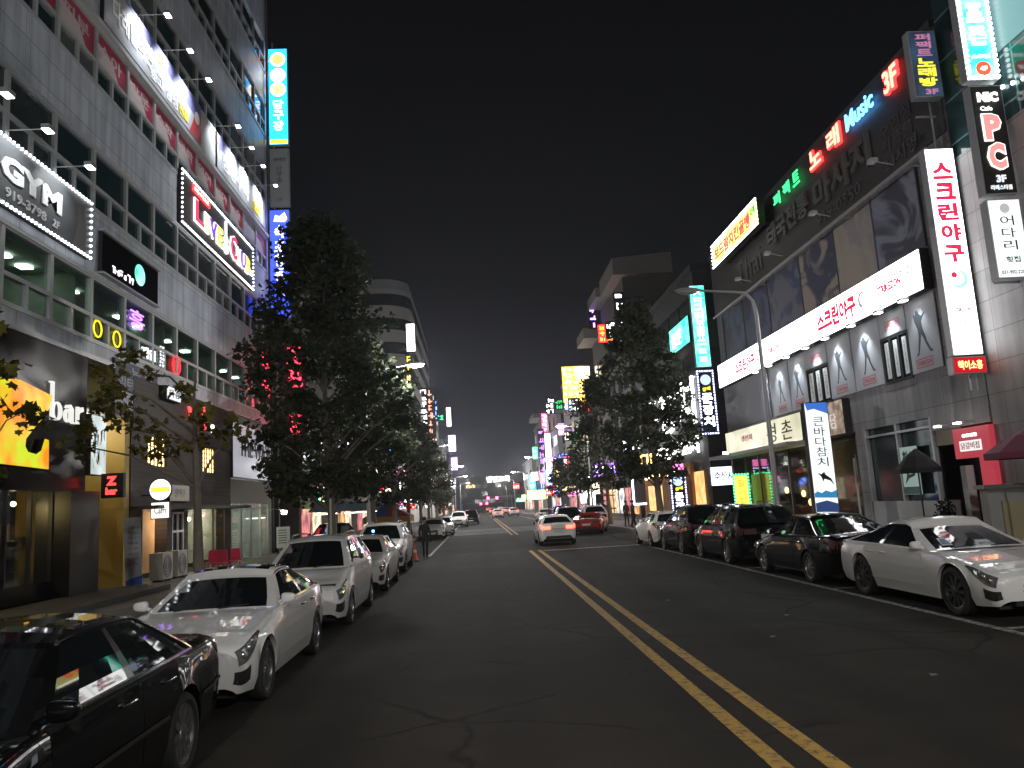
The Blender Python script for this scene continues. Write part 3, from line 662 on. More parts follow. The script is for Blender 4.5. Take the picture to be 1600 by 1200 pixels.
# ================================================================== left office block
o, f = signbox('gym_sign', 'grey gym sign edged with white bulbs, cut by the left edge of the view', 'sign', LF, 13.0, 24.05, 10.30, 12.06, .16, MIDP)
part(o, 'lettering', P('sign_white_letter', (.82, .82, .82), .5), lambda m: letters(m, f, '- GYM', 18.5, 22.3, 10.98, 11.62, bold=.05))
part(o, 'phone_number', P('sign_grey_letter', (.55, .55, .55), .5), lambda m: (letters(m, f, '919-3798', 19.6, 21.5, 10.52, 10.78, bold=.01), letters(m, f, '2F', 21.85, 22.2, 10.54, 10.76)))
part(o, 'player_print', P('sign_photo', (.14, .125, .11), .6, vary=.6, scale=3), lambda m: m.fpoly(f, [(23.0, 10.4), (23.3, 11.1), (23.2, 11.5), (23.35, 11.75), (23.5, 11.5), (23.62, 11.1), (23.7, 10.4)], .002, .008))
part(o, 'bulb_border', LEDW, lambda m: bulbs(m, f, 13.0, 24.05, 10.30, 12.06, .19, .045, .03))
for i, a in enumerate((17.95, 19.75, 22.0)):
    arm_lamp(LF, a, 12.35, 1.05, ['floodlight at the left edge over the grey gym sign', 'floodlight over the dash of the grey gym sign', 'floodlight over the last letter of the grey gym sign'][i], 'floodlights over the gym sign', 170)

o, f = signbox('video_board', 'black video board showing a green globe between the gym sign and the tree', 'screen', LF, 24.95, 29.35, 10.2, 11.45, .14, P('screen_black', (.004, .004, .005), .15))
part(o, 'picture', E('globe_green', (.03, .55, .28), 1.6, col2=(.35, .85, .8), scale=2.2), lambda m: m.disc(f, 27.75, 10.86, .42, .002, .012, 24, .38))
part(o, 'lettering', E('screen_white', (1, .78, .88), 2.0, light=False), lambda m: scribble(m, f, 25.6, 27.3, 10.30, 10.62, 6, 1, .012, random.Random(2)))
part(o, 'top_cap', STEEL, lambda m: m.fbox(LF, 24.85, 29.45, 11.49, 11.56, .0, .2))
part(o, 'bottom_cap', STEEL, lambda m: m.fbox(LF, 24.9, 29.4, 10.09, 10.15, .0, .2))

o, f = signbox('club_sign', 'charcoal club sign with colourful LIVE CLUB letters inside a white bulb border', 'sign', LF, 31.6, 42.0, 14.28, 16.55, .18, P('club_panel', (.075, .07, .08), .6, vary=.2))
cols = {'r': E('letter_red', (1, .05, .14), 1.1), 'w': E('letter_white', (1, 1, .95), 1.6), 'v': E('letter_violet', (.16, .05, .75), 1.3), 'y': E('letter_yellow', (1, .85, .08), 1.15), 'g': E('letter_lime', (.8, 1, .45), 1.25)}
HALO = E('letter_rim', (1, .92, .90), 1.7)
for ch, a0, a1, b0, b1, c in (('L', 32.95, 34.0, 14.85, 15.8, 'r'), ('I', 34.25, 34.65, 14.85, 15.65, 'g'), ('V', 34.75, 35.75, 14.85, 15.65, 'v'), ('E', 35.85, 36.65, 14.85, 15.65, 'y'), ('C', 37.85, 38.85, 14.85, 16.0, 'r'), ('L', 38.95, 39.45, 14.85, 15.65, 'g'), ('U', 39.5, 40.3, 14.85, 15.65, 'v'), ('B', 40.4, 41.2, 14.85, 15.65, 'y')):
    part(o, 'lettering', HALO, lambda m: letters(m, f, ch, a0 - .06, a1 + .06, b0 - .06, b1 + .06, .03, .09, .045))
    part(o, 'lettering', cols[c], lambda m: letters(m, f, ch, a0, a1, b0, b1, .092, .12, .02))
part(o, 'guitar_emblem', cols['w'], lambda m: (m.disc(f, 37.2, 15.0, .34, .03, .1, 18, .28), m.disc(f, 37.2, 15.42, .25, .03, .1, 16, .2), m.fbox(f, 37.12, 37.28, 15.5, 16.35, .03, .1)))
part(o, 'name_plate', RED, lambda m: m.fbox(f, 32.75, 34.9, 16.1, 16.38, .03, .07))
part(o, 'lettering', cols['w'], lambda m: letters(m, f, '라이브', 32.9, 34.7, 16.14, 16.34, .075, .09, .02))
part(o, 'lettering', cols['w'], lambda m: letters(m, f, '3F', 41.3, 41.8, 14.9, 15.2, .03, .08, .05))
part(o, 'bulb_border', LEDW, lambda m: bulbs(m, f, 31.6, 42.0, 14.28, 16.55, .20, .045, .03))

PNL = P('clinic_panel', (.36, .37, .42), .4, vary=.15, scale=.6); WL = P('print_white', (.85, .85, .85), .5)
o, f = signbox('clinic_sign', 'long floodlit fifth floor sign with white Korean lettering and a red heart end', 'sign', LF, 24.75, 34.0, 18.72, 20.58, .14, PNL)
part(o, 'upper_field', P('violet_field', (.12, .12, .30), .5), lambda m: m.fpoly(f, [(26.0, 20.56), (34.0, 20.56), (34.0, 19.7), (28, 20.1)], .001, .006))
part(o, 'lettering', WL, lambda m: letters(m, f, '다래한의원', 25.3, 28.6, 19.15, 20.05, .008, .03, .03))
part(o, 'lettering', WL, lambda m: letters(m, f, '높고 삼성', 28.4, 31.2, 18.85, 19.45, .008, .03, .02))
part(o, 'lettering', P('print_yellow', (.72, .58, .06), .5), lambda m: (letters(m, f, '모', 29.2, 29.7, 19.9, 20.35, .008, .03, .03), letters(m, f, '진료', 31.3, 32.4, 18.9, 19.4, .008, .03, .03)))
part(o, 'red_field', P('red_field', (.50, .04, .05), .5), lambda m: m.fpoly(f, [(32.6, 18.75), (34.0, 18.75), (34.0, 20.2), (33.2, 19.7)], .001, .007))
part(o, 'emblem', WL, lambda m: m.disc(f, 33.5, 19.75, .28, .008, .02))
o, f = signbox('blank_panel', 'plain grey sign panel between the two floodlit fifth floor signs', 'sign', LF, 34.15, 36.1, 18.72, 20.4, .10, P('plain_panel', (.33, .34, .35), .5, vary=.1))
o, f = signbox('academy_sign', 'floodlit fifth floor sign near the corner with blue top and yellow lettering', 'sign', LF, 36.3, 44.9, 18.72, 20.5, .14, PNL)
part(o, 'upper_field', P('violet_field', (.12, .12, .30), .5), lambda m: m.fpoly(f, [(36.4, 20.48), (39.5, 20.48), (36.4, 19.7)], .001, .006))
part(o, 'lettering', WL, lambda m: (letters(m, f, '삼성수학', 37.0, 41.5, 19.0, 19.9, .008, .03, .03),))
part(o, 'lettering', MATS['print_yellow'], lambda m: letters(m, f, '2000', 42.0, 43.6, 18.9, 19.5, .008, .03, .04))
part(o, 'white_field', P('print_white', (.8, .8, .8), .5), lambda m: m.fbox(f, 43.9, 44.8, 18.75, 20.3, .001, .006))
for i, (a, q) in enumerate(((27.5, 1), (29.8, 1), (32.0, 1), (36.2, 2), (38.5, 2), (40.7, 2), (43.3, 2))):
    arm_lamp(LF, a, 20.75, 1.1, f'{ORD[i]} floodlight from the left along the fifth floor signs', 'floodlights over the fifth floor signs', 560)

# red vinyl banners behind the fourth-floor windows
BAN = P('red_banner', (.34, .030, .065), .45, vary=.15); BANW = P('faded_banner', (.50, .42, .43), .5, vary=.2, scale=2); BANV = P('lilac_banner', (.42, .40, .52), .5, vary=.15)
words = ['전화영어', '4', 'F', '관리', '피부', '소아', '방문', '수학', '과학', '영어', '국어', '논술', '상담', '']
for k in range(14):
    y = Y1 - .3 - BW * (k + 1)
    j = 13 - k
    o = thing('window_banner', f'faded red vinyl window banner on the fourth floor, {ORD[k]} from the far corner', 'banner', LF(y + 1.2, FL[3 - 1] + .86, 0), 'red banners in the fourth floor windows')
    z0 = FL[2] + .86; z1 = FL[2] + WH - .09
    mt = BANV if k == 1 else BAN
    part(o, 'panel', mt, lambda m: m.fbox(LF, y + .18, y + BW - .02, z0, z1, -.055, -.045))
    if k != 1:
        part(o, 'faded_field', BANW, lambda m: m.fpoly(LF, [(y + .2, z0 + .01), (y + BW - .5, z0 + .01), (y + BW - 1.0, z0 + .55), (y + .2, z0 + .72)], -.044, -.041))
    t = words[13 - k] if 13 - k < len(words) else ''
    yy = y
    if t in ('4', 'F'): part(o, 'lettering', P('sign_white_letter', (.82, .82, .82), .5), lambda m: letters(m, LF, t, y + .55, y + 1.8, z0 + .12, z1 - .12, -.040, -.036, .05))
    elif t: part(o, 'lettering', BANW, lambda m: letters(m, LF, t, y + .35, y + 2.0, z0 + .35, z1 - .2, -.040, -.036, .02))
# the three tall projecting signs on the corner of the office block
CF = SF(46.7)
def proj(name, label, fr, a0, a1, b0, b1, panel, group=None, depth=.30, casing=None, **kw):
    return signbox(name, label, 'sign', fr, a0, a1, b0, b1, depth, panel, casing or STEEL, group, **kw)
o, f = proj('billiard_sign', 'bright cyan projecting sign with orange and yellow balls, topmost on the left corner', CF, -11.62, -10.52, 24.7, 31.0, CYA)
for b, c in ((30.3, E('ball_orange', (1, .35, .12), 2)), (29.25, W6), (28.3, E('ball_yellow', (1, .72, .2), 2))):
    part(o, 'ball_print', W6, lambda m: m.disc(f, -11.07, b, .46, .004, .012)); part(o, 'ball_print', c, lambda m: m.disc(f, -11.07, b, .36, .014, .02))
part(o, 'lettering', W3, lambda m: column(m, f, '당구장', -11.38, -10.76, 25.5, 27.6, c0=.004, c1=.02, bold=.02))
part(o, 'yellow_foot', YELN, lambda m: m.fbox(f, -11.6, -10.54, 24.72, 25.0, .004, .015))
o, f = proj('grey_sign', 'unlit pale grey projecting sign between the cyan and the blue sign', CF, -11.62, -10.52, 20.75, 24.4, P('grey_sign_panel', (.42, .44, .45), .5, vary=.06))
part(o, 'lettering', GRYD, lambda m: (letters(m, f, '세무회계', -11.4, -10.7, 23.55, 23.8, bold=.01), column(m, f, '사무소', -11.25, -10.9, 22.2, 23.3), letters(m, f, '1F', -11.25, -10.9, 20.95, 21.25)))
o, f = proj('tuna_sign', 'deep blue projecting sign with white Korean letters behind the tree, lowest on the left corner', CF, -11.68, -10.56, 13.8, 20.45, DBL)
part(o, 'emblem', W3, lambda m: m.fpoly(f, [(-11.45, 19.75), (-11.35, 20.15), (-11.1, 20.05), (-10.8, 20.3), (-10.65, 19.9), (-10.8, 19.7)], .004, .02))
part(o, 'lettering', W3, lambda m: column(m, f, '속초항동해', -11.42, -10.82, 15.0, 19.5, c0=.004, c1=.02, bold=.02))
o = thing('corner_mast', 'steel mast with brackets holding the tall corner signs of the left block', 'mast', (-11.42, 46.55, 0))
part(o, 'pole', STEEL, lambda m: m.tube([(-11.42, 46.55, 0), (-11.42, 46.55, 31.5)], .05, 8))
part(o, 'bracket', STEEL, lambda m: [m.fbox(LF, 45.9, 46.6, z, z + .06, .02, .12) for z in (14, 19, 21, 24, 25, 30)])
o, f = signbox('red_neon_sign', 'red neon Korean lettering glowing through the leaves at the left corner', 'sign', LF, 43.3, 45.6, 8.6, 11.3, .16, P('maroon_panel', (.12, .02, .03), .5))
part(o, 'lettering', E('neon_red_hot', (1, .04, .08), 3.6), lambda m: column(m, f, '호프', 43.6, 45.3, 8.8, 11.1, bold=.03))
o, f = proj('red_projecting_sign', 'red neon projecting sign below the deep blue one behind the tree', SF(47.6), -11.2, -9.9, 6.4, 12.6, P('maroon_panel', (.12, .02, .03), .5))
part(o, 'lettering', MATS['neon_red_hot'], lambda m: column(m, f, '호프광장', -11.0, -10.1, 6.8, 12.3, bold=.03))

# ---- neon hung in the second floor windows
def window_neon(label, fn, mat, y, z):
    o = thing('window_neon', label, 'neon sign', LF(y, z, -.02), 'neon in the second floor windows'); part(o, 'lettering', mat, fn)
    part(o, 'hanger', DARK, lambda m: m.tube([LF(y, z + .3, -.03), LF(y, 9.75, -.03)], .008, 5)); return o
def neon_ring(m, y, z, r_, t=.03): m.tube([LF(y + r_ * math.cos(k * .2618), z + r_ * math.sin(k * .2618), .0) for k in range(25)], t, 6, False)
window_neon('purple neon Korean glyph in the window under the video board', lambda m: letters(m, LF, '흥', 27.3, 28.5, 8.95, 9.6, -.02, .02, .0), PUR, 27.9, 9.0)
window_neon('yellow neon ring left of the other ring in the windows', lambda m: neon_ring(m, 25.0, 8.3, .26), E('ring_yellow', (.9, .75, .02), 1.2), 25.0, 8.3)
window_neon('yellow neon ring right of the other ring in the windows', lambda m: neon_ring(m, 26.35, 8.25, .26), E('ring_yellow', (.9, .75, .02), 1.2), 26.35, 8.25)
window_neon('white neon lettering beside the purple glyph window', lambda m: letters(m, LF, '게임', 28.3, 29.5, 8.05, 8.45, -.02, .02, .02), E('neon_soft_white', (.9, .95, 1), 1.4), 28.9, 8.05)
window_neon('white neon column of short strokes between white lettering and red ring', lambda m: scribble(m, LF, 29.9, 30.4, 7.95, 8.8, 2, 6, .02, random.Random(9)), E('neon_soft_white', (.9, .95, 1), 1.4), 30.1, 7.95)
window_neon('red neon ring with number nineteen in the window', lambda m: (neon_ring(m, 31.6, 8.3, .38, .045), letters(m, LF, '19', 31.35, 31.85, 8.1, 8.5, -.02, .02, .02)), E('neon_dull_red', (.9, .03, .04), 1.3), 31.6, 8.3)

# ---- bar: glowing Z, bar lettering, light box, small red sign
o = thing('glowing_letter', 'huge glowing yellow and orange letter Z on the black bar front', 'sign', LF(19.9, 3.7, .1))
ZP = [(17.7, 5.95), (19.5, 5.90), (20.4, 5.92), (21.95, 5.72), (21.75, 5.25), (21.1, 4.75), (20.75, 4.45), (20.72, 4.25), (20.85, 4.12), (21.25, 4.08), (21.5, 4.2), (21.65, 4.52), (21.83, 4.50), (21.86, 3.72), (20.9, 3.74), (18.2, 3.78), (17.7, 4.05), (18.4, 4.6), (19.3, 5.1), (19.55, 5.45), (19.3, 5.55), (18.6, 5.40), (18.2, 5.1), (17.7, 5.1)]
part(o, 'casing', DARK, lambda m: m.fpoly(LF, ZP, .10, .24))
part(o, 'panel', E('z_glow', (1, .27, .005), .85, col2=(.62, .75, .02), scale=1.1), lambda m: m.fpoly(LF, ZP, .241, .26))
o = thing('bar_lettering', 'white raised letters reading bar beside the glowing Z', 'sign', LF(22.9, 5.1, .1))
BM = E('letter_pale', (.92, .90, .86), .75)
def bar_letters(m):
    def ring(a, b, rx, rz, n=20, t=.10):
        for i in range(n):
            t0, t1 = 2 * math.pi * i / n, 2 * math.pi * (i + 1) / n
            ww = lambda q: t * (.35 + .65 * abs(math.cos(q)))
            m.fpoly(LF, [(a + rx * math.cos(t0), b + rz * math.sin(t0)), (a + rx * math.cos(t1), b + rz * math.sin(t1)), (a + (rx - ww(t1)) * math.cos(t1), b + (rz - .04) * math.sin(t1)), (a + (rx - ww(t0)) * math.cos(t0), b + (rz - .04) * math.sin(t0))], .12, .2)
    m.fbox(LF, 22.08, 22.17, 5.10, 6.15, .12, .2); m.fbox(LF, 21.98, 22.12, 6.11, 6.15, .121, .199); ring(22.36, 5.36, .26, .26)
    ring(22.98, 5.30, .20, .19); m.fbox(LF, 23.15, 23.25, 5.12, 5.50, .121, .199); m.fpoly(LF, [(22.84, 5.52), (22.9, 5.6), (23.1, 5.63), (23.24, 5.52), (23.25, 5.42), (23.14, 5.42), (23.1, 5.55), (22.92, 5.5)], .12, .198); m.fbox(LF, 23.2, 23.33, 5.10, 5.14, .12, .197)
    m.fbox(LF, 23.48, 23.57, 5.12, 5.62, .12, .2); m.fbox(LF, 23.4, 23.66, 5.09, 5.13, .121, .199); m.fpoly(LF, [(23.57, 5.45), (23.66, 5.6), (23.8, 5.64), (23.84, 5.52), (23.74, 5.48), (23.64, 5.46), (23.57, 5.38)], .12, .198)
part(o, 'lettering', BM, bar_letters)
o, f = signbox('light_box', 'tall white light box with an ink figure drawing beside the yellow recess', 'light box', LF, 24.35, 25.28, 3.7, 5.48, .2, E('lightbox', (.82, .92, .90), .72, col2=(.55, .64, .62), scale=1.3))
def sketch(m):
    r = random.Random(5)
    for i in range(26):
        a, b = r.uniform(24.45, 25.15), r.uniform(3.85, 4.9)
        m.fpoly(f, [(a, b), (a + .03, b - .02), (a + .12 * r.uniform(-1, 1) + .03, b + r.uniform(.05, .3)), (a + .08 * r.uniform(-1, 1), b + r.uniform(.1, .3))], .002, .006)
part(o, 'drawing', GRYD, sketch)
o, f = signbox('bar_name_sign', 'small black sign with red lit Z bar lettering under the light box', 'sign', SF(24.9), -11.35, -10.75, 3.0, 3.68, .2, BLACK)
part(o, 'lettering', E('red_led', (1, .05, .04), 2.2), lambda m: (letters(m, f, 'Z', -11.2, -10.9, 3.34, 3.62, bold=.06), letters(m, f, 'bar', -11.22, -10.88, 3.06, 3.28, bold=.04)))
o, f = signbox('blue_banner', 'navy and white shop banner hung over the yellow recess', 'banner', LF, 26.05, 29.5, 5.82, 7.55, .10, P('navy_banner', (.055, .075, .15), .6, vary=.1))
part(o, 'white_field', P('banner_white', (.40, .42, .46), .6), lambda m: m.fpoly(f, [(26.05, 5.95), (29.5, 5.95), (29.5, 6.35), (26.05, 6.68)], .001, .005))
part(o, 'blue_field', P('banner_blue', (.05, .12, .42), .6), lambda m: m.fpoly(f, [(27.4, 5.84), (29.49, 5.84), (29.49, 6.3), (28.5, 6.1)], .0055, .008))
part(o, 'lettering', P('banner_letter', (.42, .44, .47), .6), lambda m: (letters(m, f, '남 정', 27.3, 29.0, 7.14, 7.46, .002, .012), letters(m, f, '빅터프라이', 26.3, 29.3, 6.68, 7.05, .002, .012)))
o, f = signbox('small_white_sign', 'small white lit sign above the timber pub beside the navy banner', 'sign', LF, 29.75, 31.1, 6.72, 7.18, .25, E('lit_white_dim', (.9, .95, 1), .85), stand=.12)
part(o, 'lettering', GRYD, lambda m: letters(m, f, '다경', 29.95, 30.9, 6.8, 7.1, .002, .01, .02))
o = thing('red_pub_lettering', 'red lit script lettering on the dark timber pub fascia', 'sign', LF(33.6, 6.2, .12))
for t, a0, a1, b0, b1 in (('V', 32.4, 33.0, 6.2, 6.75), ('ㅗ', 34.0, 34.5, 6.55, 6.95), ('m', 33.9, 34.7, 6.0, 6.4)): part(o, 'lettering', E('pub_red', (1, .05, .05), 2.4), lambda m: letters(m, LF, t, a0, a1, b0, b1, .15, .22, .04))
part(o, 'lettering', W3, lambda m: letters(m, LF, 's', 35.2, 35.5, 5.95, 6.3, .15, .22, .03))
o, f = signbox('white_board', 'large pale board with dark block lettering half hidden by leaves', 'sign', LF, 38.5, 45.4, 4.15, 6.75, .14, E('pale_board', (.62, .62, .70), .42))
part(o, 'lettering', BLKT, lambda m: letters(m, f, 'THE WAY', 39.5, 45.0, 5.2, 6.0, .003, .03, .02))
part(o, 'lettering', BLKT, lambda m: letters(m, f, 'since', 42.2, 43.4, 4.6, 4.85, .003, .02))
o = thing('beer_sign', 'round white beer sign with a yellow band over a square white sign on the pub', 'sign', (-11.3, 27.9, 2.3))
f = SF(27.9)
part(o, 'bracket', DARK, lambda m: m.tube([(-11.5, 27.95, 3.1), (-10.85, 27.95, 3.1)], .03, 6))
part(o, 'casing', DARK, lambda m: (m.disc(f, -10.85, 3.27, .37, -.12, .0), m.fbox(f, -11.17, -10.53, 2.28, 2.86, -.12, .0)))
part(o, 'round_panel', W3, lambda m: m.disc(f, -10.85, 3.27, .35, .001, .012)); part(o, 'yellow_band', YELN, lambda m: m.fbox(f, -11.17, -10.53, 3.18, 3.36, .014, .02))
part(o, 'square_panel', E('lit_white_b', (1, 1, .9), 1.3), lambda m: m.fbox(f, -11.14, -10.56, 2.31, 2.83, .001, .012)); part(o, 'lettering', GRYD, lambda m: letters(m, f, 'Cafri', -11.05, -10.65, 2.45, 2.68, .013, .02, .02))
o = thing('standing_banner', 'slim white standing banner with blue foot outside the yellow recess', 'banner', (-10.6, 25.3, .15))
f = SF(25.3)
part(o, 'panel', P('banner_cloth', (.46, .50, .58), .7, vary=.1), lambda m: m.fpoly(f, [(-10.85, .30), (-10.35, .30), (-10.45, 2.35), (-10.95, 2.35)], -.01, .01))
part(o, 'blue_field', MATS['banner_blue'], lambda m: m.fpoly(f, [(-10.85, .31), (-10.35, .31), (-10.36, .6), (-10.86, .45)], .011, .014))
part(o, 'lettering', GRYD, lambda m: [letters(m, f, t, -10.82, -10.46, 2.0 - i * .16, 2.09 - i * .16, .011, .014) for i, t in enumerate(['오늘의', '메뉴', '치킨', '맥주', '안주', '세트', '골뱅이', '소주'])])
part(o, 'foot', DARK, lambda m: m.fbox(f, -10.9, -10.3, .15, .30, -.2, .2))
o, f = signbox('pub_board', 'plain cream board over the white framed pub door', 'sign', LF, 30.6, 32.6, 2.95, 3.55, .10, P('cream_board', (.48, .44, .36), .6, vary=.15), stand=.06)
part(o, 'lettering', GRYD, lambda m: letters(m, f, '생맥주', 31.0, 32.2, 3.08, 3.42, .002, .01))
for i, y in enumerate((28.6, 30.0)):
    o = thing('air_conditioner', ['beige outdoor air conditioner unit below the pub beer sign', 'beige outdoor air conditioner unit by the white framed pub door'][i], 'air conditioner', (-11.0, y, .15), 'air conditioners outside the pub')
    part(o, 'housing', P('beige_metal', (.36, .35, .32), .5, vary=.1), lambda m: m.box(-11.3, -10.85, y - .45, y + .45, .22, 1.12))
    part(o, 'fan_grille', DARK, lambda m: [m.tube([(-10.83, y - .08 + q * math.cos(t * .2618), .66 + q * math.sin(t * .2618)) for t in range(25)], .008, 4) for q in (.10, .2, .3, .36)])
    part(o, 'foot', DARK, lambda m: (m.box(-11.2, -10.9, y - .4, y - .32, .15, .22), m.box(-11.2, -10.9, y + .32, y + .4, .15, .22)))
for i, (x, y) in enumerate(((-9.4, 29.7), (-9.2, 30.6), (-9.9, 30.3))):
    o = thing('plastic_chair', ['pink red plastic chair nearest the trunk outside the pub', 'pink red plastic chair farthest along outside the pub', 'pink red plastic chair closest to the pub window'][i], 'chair', (x, y, .15), 'plastic chairs outside the pub')
    pk = P('pink_plastic', (.50, .04, .10), .35)
    part(o, 'seat', pk, lambda m: m.box(x - .2, x + .2, y - .2, y + .2, .57, .61))
    part(o, 'backrest', pk, lambda m: m.fpoly(SF(y + .2), [(x - .2, .62), (x + .2, .62), (x + .18, 1.0), (x + .1, 1.05), (x - .1, 1.05), (x - .18, 1.0)], -.03, .01))
    for sx_ in (-1, 1):
        for sy_ in (-1, 1): part(o, 'leg', pk, lambda m: m.tube([(x + sx_ * .17, y + sy_ * .17, .58), (x + sx_ * .2, y + sy_ * .2, .15)], .018, 6))
o = thing('shop_floodlight', 'dazzling white floodlight under the awning at the corner shop', 'floodlight', (-9.0, 37.6, 2.3))
part(o, 'arm', STEEL, lambda m: m.tube([(-11.3, 38.0, 2.75), (-9.0, 37.6, 2.42)], .02, 6)); part(o, 'housing', DARK, lambda m: m.box(-9.15, -8.85, 37.62, 37.75, 2.2, 2.42))
part(o, 'lens', E('flood_hot', (1, 1, 1), 70), lambda m: m.box(-9.11, -8.89, 37.585, 37.61, 2.23, 2.39))

# ================================================================== right block
o, f = signbox('batting_band_sign', 'long white lit fascia with red Korean lettering across the right block', 'sign', RF_, -44.3, -23.3, 7.66, 8.92, .32, W6)
part(o, 'divider', P('band_joint', (.5, .5, .5), .5), lambda m: [m.fbox(f, a - .03, a + .03, 7.66, 8.92, .001, .006) for a in (-37.3, -33.2, -26.45)])
BR = E('band_red', (.85, .02, .10), .8, light=False); BG = E('band_grey', (.45, .44, .46), .7, light=False)
def logo(m, a0, a1, b0, b1):
    rim(m, f, a0, a1, b0, b1, .045, .002, .01); letters(m, f, 'STRIKEZON', a0 + .08, a1 - .08, b0 + .09, b1 - .09, .002, .01, .05)
part(o, 'lettering', BR, lambda m: letters(m, f, '스크린야구', -41.4, -38.3, 7.92, 8.6, .002, .01, .055))
part(o, 'logo', BR, lambda m: logo(m, -36.6, -35.0, 8.02, 8.46))
part(o, 'lettering', BR, lambda m: letters(m, f, '스크린야구', -30.9, -27.6, 7.88, 8.68, .002, .01, .055))
part(o, 'logo', BR, lambda m: logo(m, -26.1, -24.4, 8.05, 8.52))
for t, a0, a1, b0, b1 in (('골프존의', -43.6, -41.7, 7.98, 8.35), ('골프존의', -32.6, -31.1, 8.0, 8.38), ('2F', -24.1, -23.6, 8.35, 8.6)): part(o, 'lettering', BG, lambda m: letters(m, f, t, a0, a1, b0, b1, .002, .01))
part(o, 'emblem', BG, lambda m: [m.fpoly(f, [(c + .30 * math.cos(t * .3 + .6), 8.3 + .30 * math.sin(t * .3 + .6)) for t in range(14)] + [(c + .06 + .2 * math.cos(t * .3 + .6), 8.32 + .2 * math.sin(t * .3 + .6)) for t in range(13, -1, -1)], .002, .01) for c in (-27.1, -37.8)])
for i, a in enumerate((-37.9, -36.1, -34.0, -31.9, -30.0, -27.8, -25.8, -24.2)):
    o = thing('downlight', f'{ORD[i]} small downlight from the far end under the white fascia', 'downlight', RF_(a, 7.5, 0), 'downlights under the white fascia')
    part(o, 'arm', STEEL, lambda m: m.tube([RF_(a, 7.6, .0), RF_(a, 7.6, .52)], .02, 6)); part(o, 'lamp_head', STEEL, lambda m: m.fbox(RF_, a - .15, a + .15, 7.5, 7.58, .38, .62))
    part(o, 'lens', E('flood_lens', (1, 1, 1), 14, light=False), lambda m: m.fbox(RF_, a - .13, a + .13, 7.48, 7.498, .40, .60))
    ld = bpy.data.lights.new('down_light', 'SPOT'); ld.energy = 160 if i not in (7,) else 60; ld.spot_size = R(85); ld.spot_blend = .8; ld.shadow_soft_size = .05; ld.color = (.90, .97, 1)
    lo = bpy.data.objects.new('down_light', ld); COL.objects.link(lo); lo.parent = o
    p = Vector(RF_(a, 7.47, .5)); lo.location = p - WORLD[o.name]; lo.rotation_euler = (Vector(RF_(a, 6.3, .05)) - p).to_track_quat('-Z', 'Y').to_euler()
# karaoke roof lettering
o = thing('karaoke_roof_sign', 'neon rooftop lettering in green, red and blue along the right block', 'sign', RF_(-29, 14.4, .1))
for t, a0, a1, b0, b1, mt in (('퍼', -34.1, -33.35, 14.45, 15.0, GRN), ('팩', -32.95, -32.25, 14.5, 15.05, GRN), ('트', -31.85, -31.2, 14.5, 15.1, GRN), ('노', -30.1, -29.1, 14.5, 15.2, REDH), ('래', -28.45, -27.45, 14.5, 15.25, REDH), ('Music', -26.85, -24.85, 14.55, 15.2, E('music_blue', (.10, .42, 1), 4)), ('3F', -24.1, -23.3, 14.5, 15.25, REDH)):
    if mt is REDH: part(o, 'lettering', RED, lambda m: letters(m, RF_, t, a0 - .05, a1 + .05, b0 - .05, b1 + .05, .12, .2, .07))
    part(o, 'lettering', mt, lambda m: letters(m, RF_, t, a0, a1, b0, b1, .201, .24, .015))
o = thing('massage_lettering', 'dim raised grey Korean lettering on the dark fascia under the neon', 'sign', RF_(-30, 12.3, .07))
DL = P('dull_letter', (.11, .108, .102), .6, vary=.15)
for t, a0, a1, b0, b1, c1_, bo in (('태국전통', -35.4, -30.8, 12.95, 14.0, .2, .03), ('마사지', -30.2, -25.6, 12.75, 14.0, .2, .03), ('919-0550', -30.3, -26.6, 12.15, 12.6, .12, 0), ('수면실', -24.9, -23.0, 13.25, 13.75, .12, 0), ('커플룸', -24.9, -23.0, 12.7, 13.15, .12, 0), ('24시영', -24.9, -22.9, 12.1, 12.6, .12, 0)): part(o, 'lettering', DL, lambda m: letters(m, RF_, t, a0, a1, b0, b1, .09, c1_, bo))
part(o, 'lettering', DL, lambda m: letters(m, RF_, 'Thai', -40.2, -36.6, 12.4, 13.6, .09, .12, -.01))
o, f = signbox('chicken_sign', 'slanting yellow sign with red lettering edged in white bulbs on the far roof corner', 'sign', RF_, -41.6, -34.6, 13.95, 15.15, .35, E('sign_yellow', (1, .86, .12), 1.7, col2=(1, .96, .45), scale=1.2), stand=.5)
part(o, 'lettering', RED, lambda m: letters(m, f, '보드람치킨골뱅', -41.2, -35.6, 14.2, 14.9, .003, .02, .03))
part(o, 'lettering', E('sign_green', (.05, .5, .1), 1.0, light=False), lambda m: (letters(m, f, '치맥', -35.5, -34.8, 14.5, 14.95, .003, .02, .02),))
part(o, 'bulb_border', E('led_warm', (1, 1, .85), 6, light=False), lambda m: bulbs(m, f, -41.6, -34.6, 13.95, 15.15, .2, .05, .03))
part(o, 'bracket', DARK, lambda m: [m.fbox(RF_, a, a + .08, 14.0, 14.08, .07, .5) for a in (-41, -39, -37, -35)])
for i, a in enumerate((-23.6, -28.2, -33.0, -37.0)):
    o = thing('unlit_floodlight', f'unlit arm lamp on the grey pipe, {ORD[i]} from the near end', 'floodlight', RF_(a, 11.9, .55), 'unlit arm lamps on the pipe')
    part(o, 'arm', STEEL, lambda m: m.tube([RF_(a, 11.85, .55), RF_(a, 12.0, 1.15)], .02, 6)); part(o, 'lamp_head', P('pale_lamp', (.5, .5, .5), .5), lambda m: m.fpoly(RF_, [(a - .16, 11.95), (a + .16, 11.95), (a + .12, 12.08), (a - .12, 12.08)], 1.1, 1.32))

